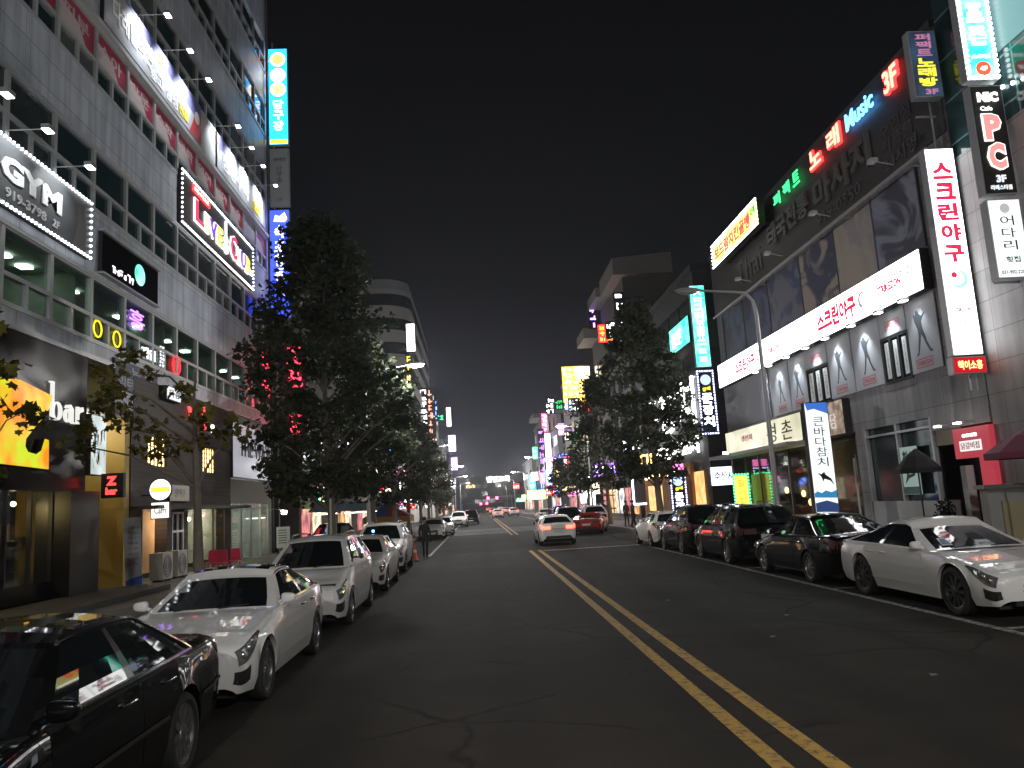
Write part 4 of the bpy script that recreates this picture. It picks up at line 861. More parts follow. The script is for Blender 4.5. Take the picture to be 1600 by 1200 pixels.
# projecting sign stack, far column
PF = SR(21.5)
o, f = proj('karaoke_sign', 'tall dark karaoke sign with pink and yellow Korean letters, top of the right stack', PF, 13.55, 14.33, 12.92, 14.98 - .02, E('karaoke_panel', (.012, .014, .026), 1.0, col2=(.02, .05, .10), scale=1.5))
part(o, 'lettering', E('kar_pink', (.42, .16, .30), .9), lambda m: column(m, f, '퍼팩트', 13.72, 14.18, 14.15, 14.88, c0=.003, c1=.02, bold=.02))
o.location = o.location
part(o, 'lettering', E('kar_yellow', (.90, .85, .05), 1.1), lambda m: column(m, f, '노래방', 13.68, 14.22, 13.18, 14.10, c0=.003, c1=.02, bold=.04))
part(o, 'lettering', E('kar_pink', (.42, .16, .30), .9), lambda m: letters(m, f, '3F', 13.82, 14.2, 12.96, 13.13, c0=.003, c1=.02, bold=.03))
o, f = proj('batting_vertical_sign', 'tall white lit sign with red Korean letters and a ball swirl on the right block', PF, 13.55, 14.36, 5.2, 11.25, W6)
part(o, 'lettering', BR, lambda m: column(m, f, '스크린야구', 13.66, 14.26, 7.75, 10.85, gap=.16, c0=.003, c1=.012, bold=.05))
part(o, 'emblem', E('swirl_teal', (.35, .72, .72), 1.1, light=False), lambda m: m.fpoly(f, [(13.98 + .27 * math.cos(t * .3 - 2.2), 7.35 + .27 * math.sin(t * .3 - 2.2)) for t in range(14)] + [(13.94 + .2 * math.cos(t * .3 - 2.2), 7.38 + .2 * math.sin(t * .3 - 2.2)) for t in range(13, -1, -1)], .003, .012))
part(o, 'emblem', BR, lambda m: m.disc(f, 13.86, 7.48, .09, .003, .012))
part(o, 'lettering', BR, lambda m: (rim(m, f, 13.66, 14.24, 6.38, 6.56, .02, .003, .011), letters(m, f, 'STRIKEZON', 13.69, 14.21, 6.41, 6.53, .003, .012, .05)))
part(o, 'lettering', BG, lambda m: letters(m, f, '2F', 13.83, 14.06, 6.02, 6.2, .003, .012))
o, f = proj('led_ticker', 'small red LED ticker sign under the tall white sign', PF, 13.5, 14.4, 4.68, 5.1, E('ticker_red', (.55, .0, .01), .9))
part(o, 'lettering', E('ticker_amber', (1, .35, .12), 4), lambda m: letters(m, f, '책이소홍', 13.6, 14.3, 4.76, 5.02, .003, .012, .02))
o = thing('sign_mast', 'grey steel mast carrying the far stack of projecting signs on the right', 'mast', (14.45, 21.7, 0))
part(o, 'pole', STEEL, lambda m: [m.tube([(x, 21.85, 4.5), (x, 21.85, 15.4)], .03, 6) for x in (14.42, 14.2)])
part(o, 'bracket', STEEL, lambda m: [m.box(13.7, 14.45, 21.8, 21.86, z, z + .05) for z in (5.4, 8, 11.1, 12.8)])
# near column
QF = SR(19.2)
o, f = proj('golf_sign', 'teal green sign edged with white bulbs at the top right', QF, 13.55, 14.36, 12.15, 16.4, TEAL)
part(o, 'lettering', E('golf_white', (1, .95, .97), 1.9), lambda m: column(m, f, '골프존', 13.72, 14.18, 12.95, 14.95, c0=.003, c1=.05, bold=.05, gap=.2))
part(o, 'lettering', W3, lambda m: letters(m, f, '스크린', 13.7, 14.2, 12.72, 12.82, c0=.003, c1=.03))
part(o, 'emblem', E('badge_red', (1, .10, .04), 1.2), lambda m: m.disc(f, 13.98, 12.42, .2, .003, .02)); part(o, 'lettering', W3, lambda m: letters(m, f, '4F', 13.88, 14.08, 12.36, 12.48, c0=.021, c1=.03, bold=.03))
part(o, 'bulb_border', E('led_hot', (.95, 1, 1), 7, light=False), lambda m: bulbs(m, f, 13.57, 14.34, 12.17, 16.4, .15, .055, .03, 'blr'))
o, f = proj('internet_cafe_sign', 'black internet cafe sign with big pink PC letters below the teal sign', QF, 13.55, 14.36, 8.98, 11.92, P('pc_black', (.02, .018, .018), .4))
PK = E('pc_pink', (1, .28, .26), 1.05); PW = E('pc_white', (1, .9, .85), 1.8)
part(o, 'lettering', PW, lambda m: (letters(m, f, 'NIC', 13.68, 14.24, 11.48, 11.75, c0=.003, c1=.03, bold=.06), letters(m, f, 'Cafe', 13.72, 14.04, 11.24, 11.36, c0=.003, c1=.02, bold=.02)))
for ch, b0, b1 in (('P', 10.42, 11.12), ('C', 9.62, 10.32)):
    part(o, 'lettering', PW, lambda m: letters(m, f, ch, 13.70, 14.22, b0 - .03, b1 + .03, c0=.003, c1=.03, bold=.10)); part(o, 'lettering', PK, lambda m: letters(m, f, ch, 13.74, 14.18, b0, b1, c0=.031, c1=.05, bold=.055))
part(o, 'lettering', WDIM, lambda m: (letters(m, f, '3F', 13.86, 14.12, 9.26, 9.46, c0=.003, c1=.02, bold=.04), letters(m, f, '라페스타점', 13.68, 14.24, 9.06, 9.19, c0=.003, c1=.02, bold=.02)))
o, f = proj('sashimi_sign', 'white lit sign with black brush Korean letters, lowest of the near right stack', QF, 13.55, 14.36, 6.75, 8.78, E('sashimi_white', (.88, .95, .97), 1.05))
part(o, 'emblem', GRYT, lambda m: (m.disc(f, 13.95, 8.56, .13, .003, .01), m.disc(f, 13.95, 8.56, .08, .011, .014)))
part(o, 'lettering', BLKT, lambda m: column(m, f, '어다리', 13.78, 14.14, 7.38, 8.36, c0=.003, c1=.01, bold=.0, gap=.22)); part(o, 'lettering', GRYD, lambda m: (letters(m, f, '횟집', 13.78, 14.16, 7.12, 7.28, c0=.003, c1=.01), letters(m, f, '031-902-2202', 13.62, 14.28, 6.82, 6.92, c0=.003, c1=.01)))
o = thing('sign_mast', 'grey steel mast and stone rib carrying the near stack of projecting signs on the right', 'mast', (14.45, 19.5, 0))
part(o, 'pole', STEEL, lambda m: [m.tube([(x, 19.6, 6), (x, 19.6, 17)], .035, 6) for x in (14.42,)])
part(o, 'bracket', STEEL, lambda m: [m.box(13.7, 14.45, 19.52, 19.57, z, z + .06) for z in (7, 8.85, 11, 12.05, 15)])
part(o, 'rib', STONE, lambda m: m.box(14.38, 14.47, 19.7, 20.3, 6, 17))
# ground floor signs
o, f = signbox('village_sign', 'cream lit sign with brush Korean letters above the pale canopy', 'sign', RF_, -44.2, -33.7, 3.82, 5.02, .3, E('cream_panel', (.80, .76, .55), .85, col2=(.55, .52, .36), scale=.5))
part(o, 'lettering', BLKT, lambda m: (letters(m, f, '경', -37.8, -36.6, 3.98, 4.85, .003, .02, .0), letters(m, f, '촌', -35.9, -34.7, 3.98, 4.85, .003, .02, .0)))
part(o, 'lettering', REDT, lambda m: letters(m, f, '생선회', -41.6, -39.9, 4.35, 4.65, .003, .015, .02))
o = thing('canopy_floodlight', 'dazzling white floodlight under the cream sign on the pale canopy', 'floodlight', RF_(-41.9, 3.75, 1.2))
part(o, 'housing', DARK, lambda m: m.fbox(RF_, -42.05, -41.75, 3.75, 3.9, 1.0, 1.15)); part(o, 'lens', E('flood_hot', (1, 1, 1), 70), lambda m: m.fbox(SR(42.06 - .3), 13.2, 13.46, 3.77, 3.88, .0, .02))
o, f = signbox('flower_sign', 'brown photo sign with pale blossom pattern right of the cream sign', 'sign', RF_, -32.0, -29.7, 3.75, 5.05, .3, E('blossom_panel', (.26, .17, .12), .55, col2=(.62, .50, .40), scale=3.0))
part(o, 'lettering', E('blossom_letter', (.8, .7, .62), .7), lambda m: letters(m, f, '꽃담', -31.4, -30.3, 4.0, 4.6, .003, .02, .0))
o, f = signbox('tuna_pillar_sign', 'tall white standing sign reading down in black Korean letters with a fish and sea', 'sign', SR(28.6), 12.18, 13.0, .75, 4.82, .25, E('pillar_white', (.86, .92, .95), 1.0))
part(o, 'sky_field', E('pillar_blue', (.04, .16, .62), .8), lambda m: m.fpoly(f, [(12.18, 4.82), (13.0, 4.82), (13.0, 4.4), (12.8, 4.48), (12.5, 4.6), (12.25, 4.55)], .001, .006))
part(o, 'sea_field', E('pillar_sea', (.03, .26, .52), .7), lambda m: m.fpoly(f, [(12.18, 1.55), (12.3, 1.62), (12.45, 1.55), (12.6, 1.64), (12.8, 1.56), (13.0, 1.63), (13.0, 1.35), (12.18, 1.4)], .001, .006))
part(o, 'deep_field', E('pillar_deep', (.03, .07, .22), .6), lambda m: m.fpoly(f, [(12.18, 1.2), (12.6, 1.28), (13.0, 1.15), (13.0, .76), (12.18, .76)], .001, .006))
part(o, 'lettering', BLKT, lambda m: column(m, f, '큰바다참치', 12.42, 12.82, 2.45, 4.3, c0=.003, c1=.012, bold=.0))
part(o, 'fish_print', BLKT, lambda m: m.fpoly(f, [(12.35, 2.3), (12.5, 2.22), (12.62, 2.3), (12.66, 2.2), (12.85, 2.05), (12.95, 1.8), (12.8, 1.98), (12.6, 2.05), (12.55, 1.95), (12.5, 2.12)], .003, .01))
part(o, 'foot', DARK, lambda m: m.box(12.2, 12.8, 28.4, 28.8, .15, .975))
o, f = signbox('window_poster', 'pale teal fish poster inside the dark window left of the black door', 'poster', RF_, -26.35, -25.3, 1.35, 2.92, .05, E('poster_teal', (.40, .55, .50), .38), stand=.04, t=.0)
part(o, 'lettering', BLKT, lambda m: letters(m, f, '참치', -26.2, -25.5, 2.3, 2.8, .002, .008)); part(o, 'fish_print', BLKT, lambda m: m.fpoly(f, [(-26.2, 1.7), (-26.05, 2.0), (-26.1, 2.15), (-25.9, 2.0), (-25.6, 2.05), (-25.45, 2.15), (-25.6, 1.95), (-25.95, 1.88)], .002, .008))
part(o, 'sea_field', P('poster_sea', (.05, .14, .13), .5), lambda m: m.fbox(f, -26.34, -25.31, 1.36, 1.6, .002, .006))
o = thing('red_corner_sign', 'red L shaped shop sign with white lettering lit by two downlights', 'sign', RF_(-22.2, 1.6, 0))
part(o, 'panel', E('sign_coral', (.62, .05, .08), .50), lambda m: m.fpoly(RF_, [(-23.05, 2.35), (-23.05, 3.22), (-21.35, 3.22), (-21.35, 1.3), (-21.95, 1.3), (-21.95, 2.35)], .05, .2))
part(o, 'name_plate', E('plate_white', (1, .95, .92), .75), lambda m: m.fbox(RF_, -22.75, -21.75, 2.55, 2.85, .201, .22)); part(o, 'lettering', REDT, lambda m: letters(m, RF_, '닭갈비집', -22.68, -21.82, 2.6, 2.8, .221, .23, .01))
part(o, 'lettering', W3, lambda m: letters(m, RF_, '춘천명물', -22.6, -21.9, 2.95, 3.05, .201, .21))
for i, a in enumerate((-23.3, -22.3)):
    o = thing('shop_downlight', ['small bright downlight over the black shop door', 'small bright downlight over the red L shaped sign'][i], 'downlight', RF_(a, 3.3, 0), 'downlights at the red sign')
    part(o, 'arm', STEEL, lambda m: m.tube([RF_(a, 3.4, 0), RF_(a, 3.4, .5)], .02, 6)); part(o, 'lens', E('small_lens', (1, .97, .92), 12), lambda m: m.fbox(RF_, a - .08, a + .08, 3.34, 3.38, .4, .56))
# signs of the dark block beyond the side road
DF = SR(48.6)
o, f = proj('screen_golf_sign', 'tall teal lit sign with pale letters beside the street lamp', DF, 14.15, 15.05, 9.6, 14.8, TEAL)
part(o, 'lettering', W3, lambda m: column(m, f, '스크린골프', 14.32, 14.88, 10.9, 14.6, c0=.003, c1=.02, bold=.01))
part(o, 'lettering', WDIM, lambda m: [m.fbox(f, 14.35, 14.85, b, b + .35, .003, .02) for b in (9.9, 10.4)])
o, f = proj('soup_sign', 'tall dark blue sign with white letters in a violet bulb border under the teal sign', DF, 14.10, 15.10, 5.35, 9.35, P('navy_panel', (.012, .014, .05), .4))
part(o, 'emblem', E('moon_white', (.55, .68, .9), 1.1), lambda m: m.disc(f, 14.6, 8.75, .33, .003, .02)); part(o, 'lettering', YELN, lambda m: letters(m, f, '황태', 14.35, 14.85, 8.0, 8.25, .003, .02, .02, shear=.2))
part(o, 'lettering', W6, lambda m: column(m, f, '준장치', 14.27, 14.93, 5.75, 7.9, c0=.003, c1=.02, bold=.03)); part(o, 'bulb_border', LEDB, lambda m: bulbs(m, f, 14.12, 15.08, 5.4, 9.3, .17, .05, .03))
o, f = signbox('teal_board', 'slanting teal board with white glow on the dark block behind the tree', 'sign', RF_, -54.6, -49.6, 11.5, 13.2, .3, TEAL)
part(o, 'lettering', W3, lambda m: letters(m, f, '골프존', -54.0, -51.5, 11.8, 12.8, .003, .02, .02))
o = thing('white_wall_lettering', 'big white lit Korean lettering on the dark block seen through the tree', 'sign', RF_(-58, 5, 0))
part(o, 'lettering', W6, lambda m: (letters(m, RF_, '준장치', -66, -50.5, 6.2, 9.4, .05, .15, .0), letters(m, RF_, '황태해장국 24시', -66, -50.5, 4.4, 5.5, .05, .15, .01)))
o = thing('brick_shop', 'orange brick shop front with a glowing arch and string lights by the tree', 'shop front', (14.2, 55, 0))
BRK = grid_mat('orange_brick', (.34, .15, .06), .24, .08, .012, .6, 'yz', .5, .8, .2)
part(o, 'wall', BRK, lambda m: (m.fbox(RF_, -68, -58.5, -.25, 3.9, .0, .25), m.fbox(RF_, -56, -52.4, -.25, 3.9, .0, .25), m.fbox(RF_, -58.5, -56, 2.8, 3.9, .0, .25)))
part(o, 'interior_wall', E('arch_glow', (1, .52, .17), 1.3, col2=(.7, .3, .08), scale=1.5), lambda m: (m.fbox(RF_, -58.5, -56, .1, 2.8, .01, .03), m.fbox(RF_, -52.4, -50.2, .1, 3.2, .01, .05), m.fbox(RF_, -66, -61, .6, 2.6, .251, .27)))  # these walls emit the warm shop light themselves
part(o, 'string_light', E('warm_string', (1, .66, .30), 12), lambda m: [m.ball(RF_(-68 + i * .6, 3.3 + .12 * math.sin(i), .5), .07, 6, 4) for i in range(26)])
o, f = signbox('soup_standing_sign', 'standing sign with violet bulb border on the pavement beside the parked black cars', 'sign', SR(47.4), 11.55, 12.45, .7, 3.1, .3, P('navy_panel', (.012, .014, .05), .4))
part(o, 'emblem', MATS['moon_white'], lambda m: m.disc(f, 12.0, 2.6, .3, .003, .02)); part(o, 'lettering', YELN, lambda m: letters(m, f, '황태', 11.8, 12.25, 2.0, 2.2, .003, .02, .02, shear=.2))
part(o, 'lettering', W6, lambda m: column(m, f, '준장', 11.75, 12.25, .85, 1.9, c0=.003, c1=.02, bold=.03)); part(o, 'bulb_border', LEDB, lambda m: bulbs(m, f, 11.57, 12.43, .72, 3.08, .15, .045, .03))
part(o, 'top_plate', PNK, lambda m: m.fbox(f, 11.6, 12.4, 3.2, 3.6, -.2, .0)); part(o, 'foot', DARK, lambda m: m.box(11.6, 12.2, 47.3, 47.7, .0, .925))
o, f = signbox('tank_sign', 'bright yellow green bulb sign on the restaurant front behind the black cars', 'sign', SR(41.8), 13.6, 14.3, .9, 2.6, .2, E('lime_yellow', (.85, 1, .12), 1.2))
part(o, 'lettering', E('lime_red', (.8, .5, .05), 1.0, light=False), lambda m: column(m, f, '활어회', 13.75, 14.15, 1.0, 2.4, c0=.003, c1=.02)); part(o, 'bulb_border', E('led_green', (.05, 1, .25), 5, light=False), lambda m: bulbs(m, f, 13.55, 14.35, .85, 2.65, .16, .05, .02))
o, f = signbox('white_tank_sign', 'white and violet lit fish tank board over the olive shutter near the side road', 'sign', SR(47.9), 14.2, 16.2, 2.2, 3.3, .2, E('tank_white', (.8, .95, 1), 2.2, col2=(.6, .5, 1), scale=2))
part(o, 'lettering', GRYD, lambda m: letters(m, f, '수산시장', 14.4, 16.0, 2.45, 3.05, .003, .02, .02))
# small marks
o, f = signbox('violet_light_frame', 'white violet neon frame standing at the brick shop beside the tree trunk', 'sign', SR(59.5), 11.6, 12.6, 1.2, 3.5, .1, P('board_dark', (.05, .05, .06), .5), t=.0)
part(o, 'neon_frame', E('neon_lilac', (.85, .80, 1), 6), lambda m: (m.fbox(f, 11.6, 11.72, 1.2, 3.5, .01, .06), m.fbox(f, 11.72, 12.6, 1.2, 1.32, .01, .06)))

# ---- far signs, each its own thing: (name, label, x, y, z0, z1, width, panel, mark material)
DK = P('far_panel', (.02, .02, .03), .5)
FAR = [
 ('neon_outline_sign', 'purple neon outlined column at the left edge of the far right signs', 12.4, 148, 7.4, 15.5, 1.2, DK, PUR, 1, 6),
 ('neon_strip_sign', 'long violet neon strip running across the far right facades', 13.2, 128, 8.3, 9.0, 4.6, PUR, W6, 6, 1),
 ('yellow_letter_sign', 'black sign with bright yellow letters under the violet neon strip', 12.7, 124, 4.4, 8.2, 1.0, DK, E('far_yellow', (1, .75, .2), 3), 1, 4),
 ('blue_letter_sign', 'deep blue lit sign left of the yellow lettered one', 12.6, 140, 4.2, 7.5, 1.0, E('neon_blue_far', (.1, .2, 1), 6), W6, 1, 3),
 ('pink_letter_sign', 'pink neon lettering above the white standing shop sign', 14.0, 118, 6.5, 8.6, 2.2, DK, E('neon_pinkred', (1, .08, .2), 3), 3, 2),
 ('yellow_column_sign', 'yellow lettered column lower on the rounded tower', -9.1, 115, 12.6, 22.0, .9, DK, E('far_yellow', (1, .75, .2), 3), 1, 8),
 ('white_column_sign', 'white lettered column right of the rounded tower signs', -9.0, 150, 17.5, 25.0, 1.1, DK, W6, 1, 6),
 ('red_column_sign', 'red and white lettered column past the white lettered one', -8.5, 160, 12.5, 26.2, 1.2, DK, REDH, 1, 9),
 ('green_letter_sign', 'small green lettering at the edge of the far left signs', -7.8, 190, 22.9, 24.6, 1.8, DK, E('neon_green_far', (.05, 1, .3), 4), 3, 1),
 ('white_low_sign', 'white sprinkle of lights low on the kerb tree side far left', -7.2, 99, 3.0, 5.4, .8, DK, W6, 2, 6),
 ('white_strip_sign', 'white and red lettering strip low at the far left end', -7.9, 238, 7.5, 10.6, 3.6, DK, W6, 4, 2),
 ('tower_sign', 'tall white lit sign high on the rounded tower', -8.75, 118.5, 25.9, 30.1, 1.2, W6, GRYT, 2, 8),
 ('stacked_sign', 'yellow and white lettered dark sign column below the tall white tower sign', -9.15, 118.5, 10.5, 25.4, 1.0, DK, YELN, 1, 12),
 ('yellow_sign', 'small yellow lit sign left of the lettered column', -8.8, 100, 16.2, 18.7, .9, DK, YELN, 2, 4),
 ('red_white_sign', 'red topped white sign column past the rounded tower', -8.75, 170, 14.0, 28.0, 1.4, DK, W6, 1, 10),
 ('green_sign', 'small green neon sign low in front of the rounded tower', -8.5, 100, 13.9, 14.8, 1.9, DK, E('neon_green_far', (.05, 1, .3), 4), 4, 1),
 ('blue_sign', 'blue neon sign beside the red topped column', -8.9, 182, 22, 27, 1.6, DK, E('neon_blue_far', (.1, .2, 1), 6), 2, 4),
 ('lilac_sign', 'white and lilac sign at the far left end above the lamps', -7.1, 250, 19.6, 24.7, 2.2, E('far_lilac', (.7, .7, 1), 3), PUR, 2, 4),
 ('pink_sign', 'pinkish white sign over the far left lamps', -7.2, 232, 25.7, 31.3, 1.3, E('far_pinkwhite', (1, .75, .72), 3), REDH, 2, 5),
 ('round_lilac_sign', 'round lilac lit sign at the far left beside a blue strip', -6.6, 246, 13.5, 17.5, 2.0, PUR, W6, 2, 4),
 ('red_script_sign', 'red neon script sign under the left kerb trees', -9.3, 95, 3.6, 4.7, 1.9, DK, E('neon_red_hot', (1, .04, .08), 7), 4, 1),
 ('red_strip_sign', 'small red strip sign left of the red neon script', -10.1, 85, 4.4, 5.0, 1.1, DK, E('neon_red_hot', (1, .04, .08), 7), 4, 1),
 ('red_lamp_sign', 'small red sign lowest under the far left trees', -8.6, 104, 2.3, 3.0, 1.1, RED, W3, 3, 1),
 ('orange_sign', 'orange lit awning sign behind the left kerb trees', -10.2, 90, 5.6, 7.0, 2.0, ORG, W3, 3, 2),
 ('white_row_sign', 'white sign strip glinting behind the left trees at second floor height', -10.0, 70, 8.9, 9.5, 3.0, W3, GRYT, 5, 1),
 ('mixed_row_sign', 'lime and violet lit sign glinting through the big left tree', -10.4, 60, 6.8, 7.8, 3.2, E('far_lime', (.6, 1, .3), 2, col2=(.5, .3, 1), scale=1.1), W3, 5, 2),
 ('green_food_sign', 'green framed white food sign at the left shops under the big tree', -10.3, 56, 2.3, 4.2, 1.3, E('food_white', (1, .92, .6), 1.8, col2=(1, .5, .2), scale=3), E('neon_green_far', (.05, 1, .3), 4), 3, 3),
 ('purple_sign', 'purple neon sign high under the stepped eaves', 13.9, 86, 20.6, 24.0, 1.0, DK, E('purple_far', (.42, .2, 1), 5), 1, 4),
 ('round_mark_sign', 'sign column with white letters and a red ring at the corner of the eaved block', 14.0, 71, 15.4, 20.6, .95, DK, W6, 1, 6),
 ('orange_board', 'large glowing orange and yellow board beyond the eaved block', 14.0, 108, 15.2, 20.2, 3.0, ORG, E('far_amber', (1, .9, .4), 5), 4, 6),
 ('white_sign', 'white lit sign beside the large orange board', 13.3, 136, 16.9, 19.8, 1.6, DK, W6, 2, 3),
 ('pink_red_sign', 'pink red sign on top of the neon tower far right', 13.4, 150, 15.0, 18.6, 1.1, E('neon_pinkred', (1, .08, .2), 3), W3, 1, 4),
 ('neon_tower_sign', 'tall white and purple neon sign far down the right side', 13.4, 151, 7.6, 14.8, 2.0, E('tower_lilac', (.85, .65, 1), 3.4), W6, 2, 7),
 ('yellow_outline_sign', 'dark sign with yellow letters and white outline far down the right pavement', 13.6, 136, 4.2, 8.8, 1.1, DK, YELN, 1, 5),
 ('cyan_sign', 'small cyan sign farthest along the right side', 13.2, 190, 5.0, 8.4, 1.5, CYA, W3, 1, 4),
 ('green_leaf_sign', 'small green sign projecting left of the neon tower', 12.2, 163, 10.8, 13.2, 1.0, E('neon_green_far', (.05, 1, .3), 4), W3, 2, 2),
 ('shop_sign', 'bright white standing shop sign behind the red car', 10.5, 74, .9, 2.6, .75, W6, GRYT, 2, 4),
 ('curtain_sign', 'white lit board left of the people behind the red car', 11.0, 82, 1.6, 3.4, .9, W3, GRYT, 2, 3),
 ('yellow_awning_sign', 'yellow lit awning sign low on the far right side', 11.9, 160, 2.6, 4.4, 4.0, E('far_yellow', (1, .75, .2), 3), W3, 4, 1),
 ('red_shop_sign', 'small red shop sign low by the far right pavement', 11.8, 130, 3.0, 4.6, 1.5, RED, W3, 3, 1),
 ('amber_ticker', 'amber LED ticker hanging over the far left lane', -1.9, 232, 7.3, 8.5, 2.7, DK, E('amber_led', (1, .5, .06), 5), 6, 1),
 ('violet_shop_sign', 'violet and white lit shop sign through the right kerb trees', 13.6, 84, 4.2, 5.6, 2.4, PUR, W6, 3, 1),
 ('white_script_sign', 'white script sign low on the eaved block behind the trees', 13.9, 70.6, 5.6, 7.2, 2.0, DK, W6, 3, 1),
 ('orange_shop_sign', 'orange lit lettering sign over the brick shop', 13.4, 63, 4.2, 5.6, 2.4, DK, E('far_orange', (1, .45, .1), 5), 3, 1),
 ('red_row_sign', 'red and yellow lettering band under the stepped eaves', 13.8, 78, 17.4, 19.2, 1.6, RED, YELN, 2, 3),
 ('white_band_sign', 'white lettering band below the purple sign on the eaved block', 13.8, 74, 17.0, 18.6, 1.4, DK, W6, 3, 2),
]
hues = [('white', W6), ('yellow', E('far_yellow', (1, .75, .2), 3)), ('red', RED), ('warm', E('far_warm', (1, .8, .55), 3)), ('blue', E('neon_blue_far', (.1, .2, 1), 6)), ('pink', PNK), ('green', GRN), ('white', W3)]
rs = random.Random(23)
for side, xs in (('left', -10.6), ('right', 13.3)):
    for k in range(15):
        y = 92 + k * 13 + rs.uniform(-3, 3); hn, mt = hues[rs.randrange(len(hues))]; z = rs.choice((2.5, 3.0, 3.4, 5.5, 7.0)); wd = rs.uniform(1.2, 2.6); hh = rs.uniform(.7, 1.3) * (1 if z < 5 else 2)
        FAR.append(('shop_sign', f'small {hn} lit shop sign far along the {side} pavement, {ORD[k]} from the near end', xs - (0 if side == 'right' else -1) * y * .006, y, z, z + hh, wd, mt, GRYT if mt in (W3, W6) else W3, 3, 1))
for side, xs in (('left', -10.3), ('right', 13.7)):
    for k in range(16):
        y = (94 if side == 'left' else 98) + (k % 5) * 6.5; z = 4.2 + k * .85 + rs.uniform(-.3, .3); hn, mt = hues[(k * 5 + (side == 'left') * 3) % 8]; dark = k % 3 != 0
        FAR.append(('stacked_sign', f'{"dark sign with " + hn + " letters" if dark else hn + " lit sign"} on the middle distance {side} facades, {ORD[k]} from street level', xs + rs.uniform(-.3, .3), y, z, z + rs.uniform(.9, 1.9), rs.uniform(.9, 1.8), DK if dark else mt, mt if dark else (GRYT if mt in (W3, W6) else W3), 3, 2))
for nm, lb, x, y, z0, z1, wd, pm_, mk, nx, ny in FAR:
    fr_ = Frame((-.1 if x > 0 else -.2, y, .014 * x), (1, 0, 0), (0, -1, 0)); o, f = signbox(nm, lb, 'sign', fr_, x - wd / 2, x + wd / 2, z0, z1, .3, pm_, DARK)
    part(o, 'lettering', mk, lambda m: scribble(m, f, x - wd / 2 + .05, x + wd / 2 - .05, z0 + .05, z1 - .05, nx, ny, .03, random.Random(int(y * 7 + z0 * 3))))
    side = -1 if x < 0 else 1
    part(o, 'bracket', DARK, lambda m: (m.box(min(x, x + side * 2.2), max(x, x + side * 2.2), y + .05, y + .12, z0 + .2, z0 + .3), m.box(min(x, x + side * 2.2), max(x, x + side * 2.2), y + .05, y + .12, z1 - .3, z1 - .2)))
o = thing('church_sign', 'white lit Korean church name high on the low dark building at the street end', 'sign', (6.6, 329.9, 11.4))
part(o, 'lettering', W6, lambda m: letters(m, SR(329.9), '벧엘교회', 3.9, 13.2, 11.3, 13.6, .02, .3, .03))
# ------------------------------------------------------------------ cars
def interp(pts, y):
    if y <= pts[0][0]: return pts[0][1]
    for (a, b), (c, d) in zip(pts, pts[1:]):
        if y <= c:
            t = (y - a) / (c - a); t = t * t * (3 - 2 * t) * .5 + t * .5
            return b + (d - b) * t
    return pts[-1][1]
TYRE = RUB
RIMS = {'silver': P('rim_silver', (.45, .45, .46), .25, .9), 'dark': P('rim_dark', (.10, .10, .105), .3, .8)}
CGLASS = P('car_glass', (.006, .008, .009), .03, 0, .6)
CHROME = P('chrome', (.62, .62, .63), .12, 1.)
LAMPG = P('headlamp_glass', (.17, .175, .18), .08, .4, .8, coat=1)
PROJ = P('lamp_reflector', (.75, .75, .76), .12, .9)
TAILR = P('tail_red', (.10, .005, .007), .12, 0, .6, coat=.6); TAILON = E('tail_red_lit', (1, .07, .04), 6); TAILDIM = E('tail_red_glint', (.75, .015, .03), .012, light=False)
PLATE = P('number_plate', (.55, .55, .52), .5); PLASTIC = P('black_plastic', (.015, .015, .016), .55)
def paint(name, col, **k):
    return P(name, col, .4, k.get('metal', 0.), k.get('spec', .3), 1.0)
PW_ = paint('white_car_paint', (.70, .685, .665)); PB_ = paint('black_car_paint', (.0035, .0035, .004), spec=.02); PS_ = paint('silver_car_paint', (.36, .36, .365), metal=.5); PR_ = paint('red_car_paint', (.42, .012, .018)); PG_ = paint('grey_car_paint', (.10, .10, .105), metal=.5)
_wheels = {}
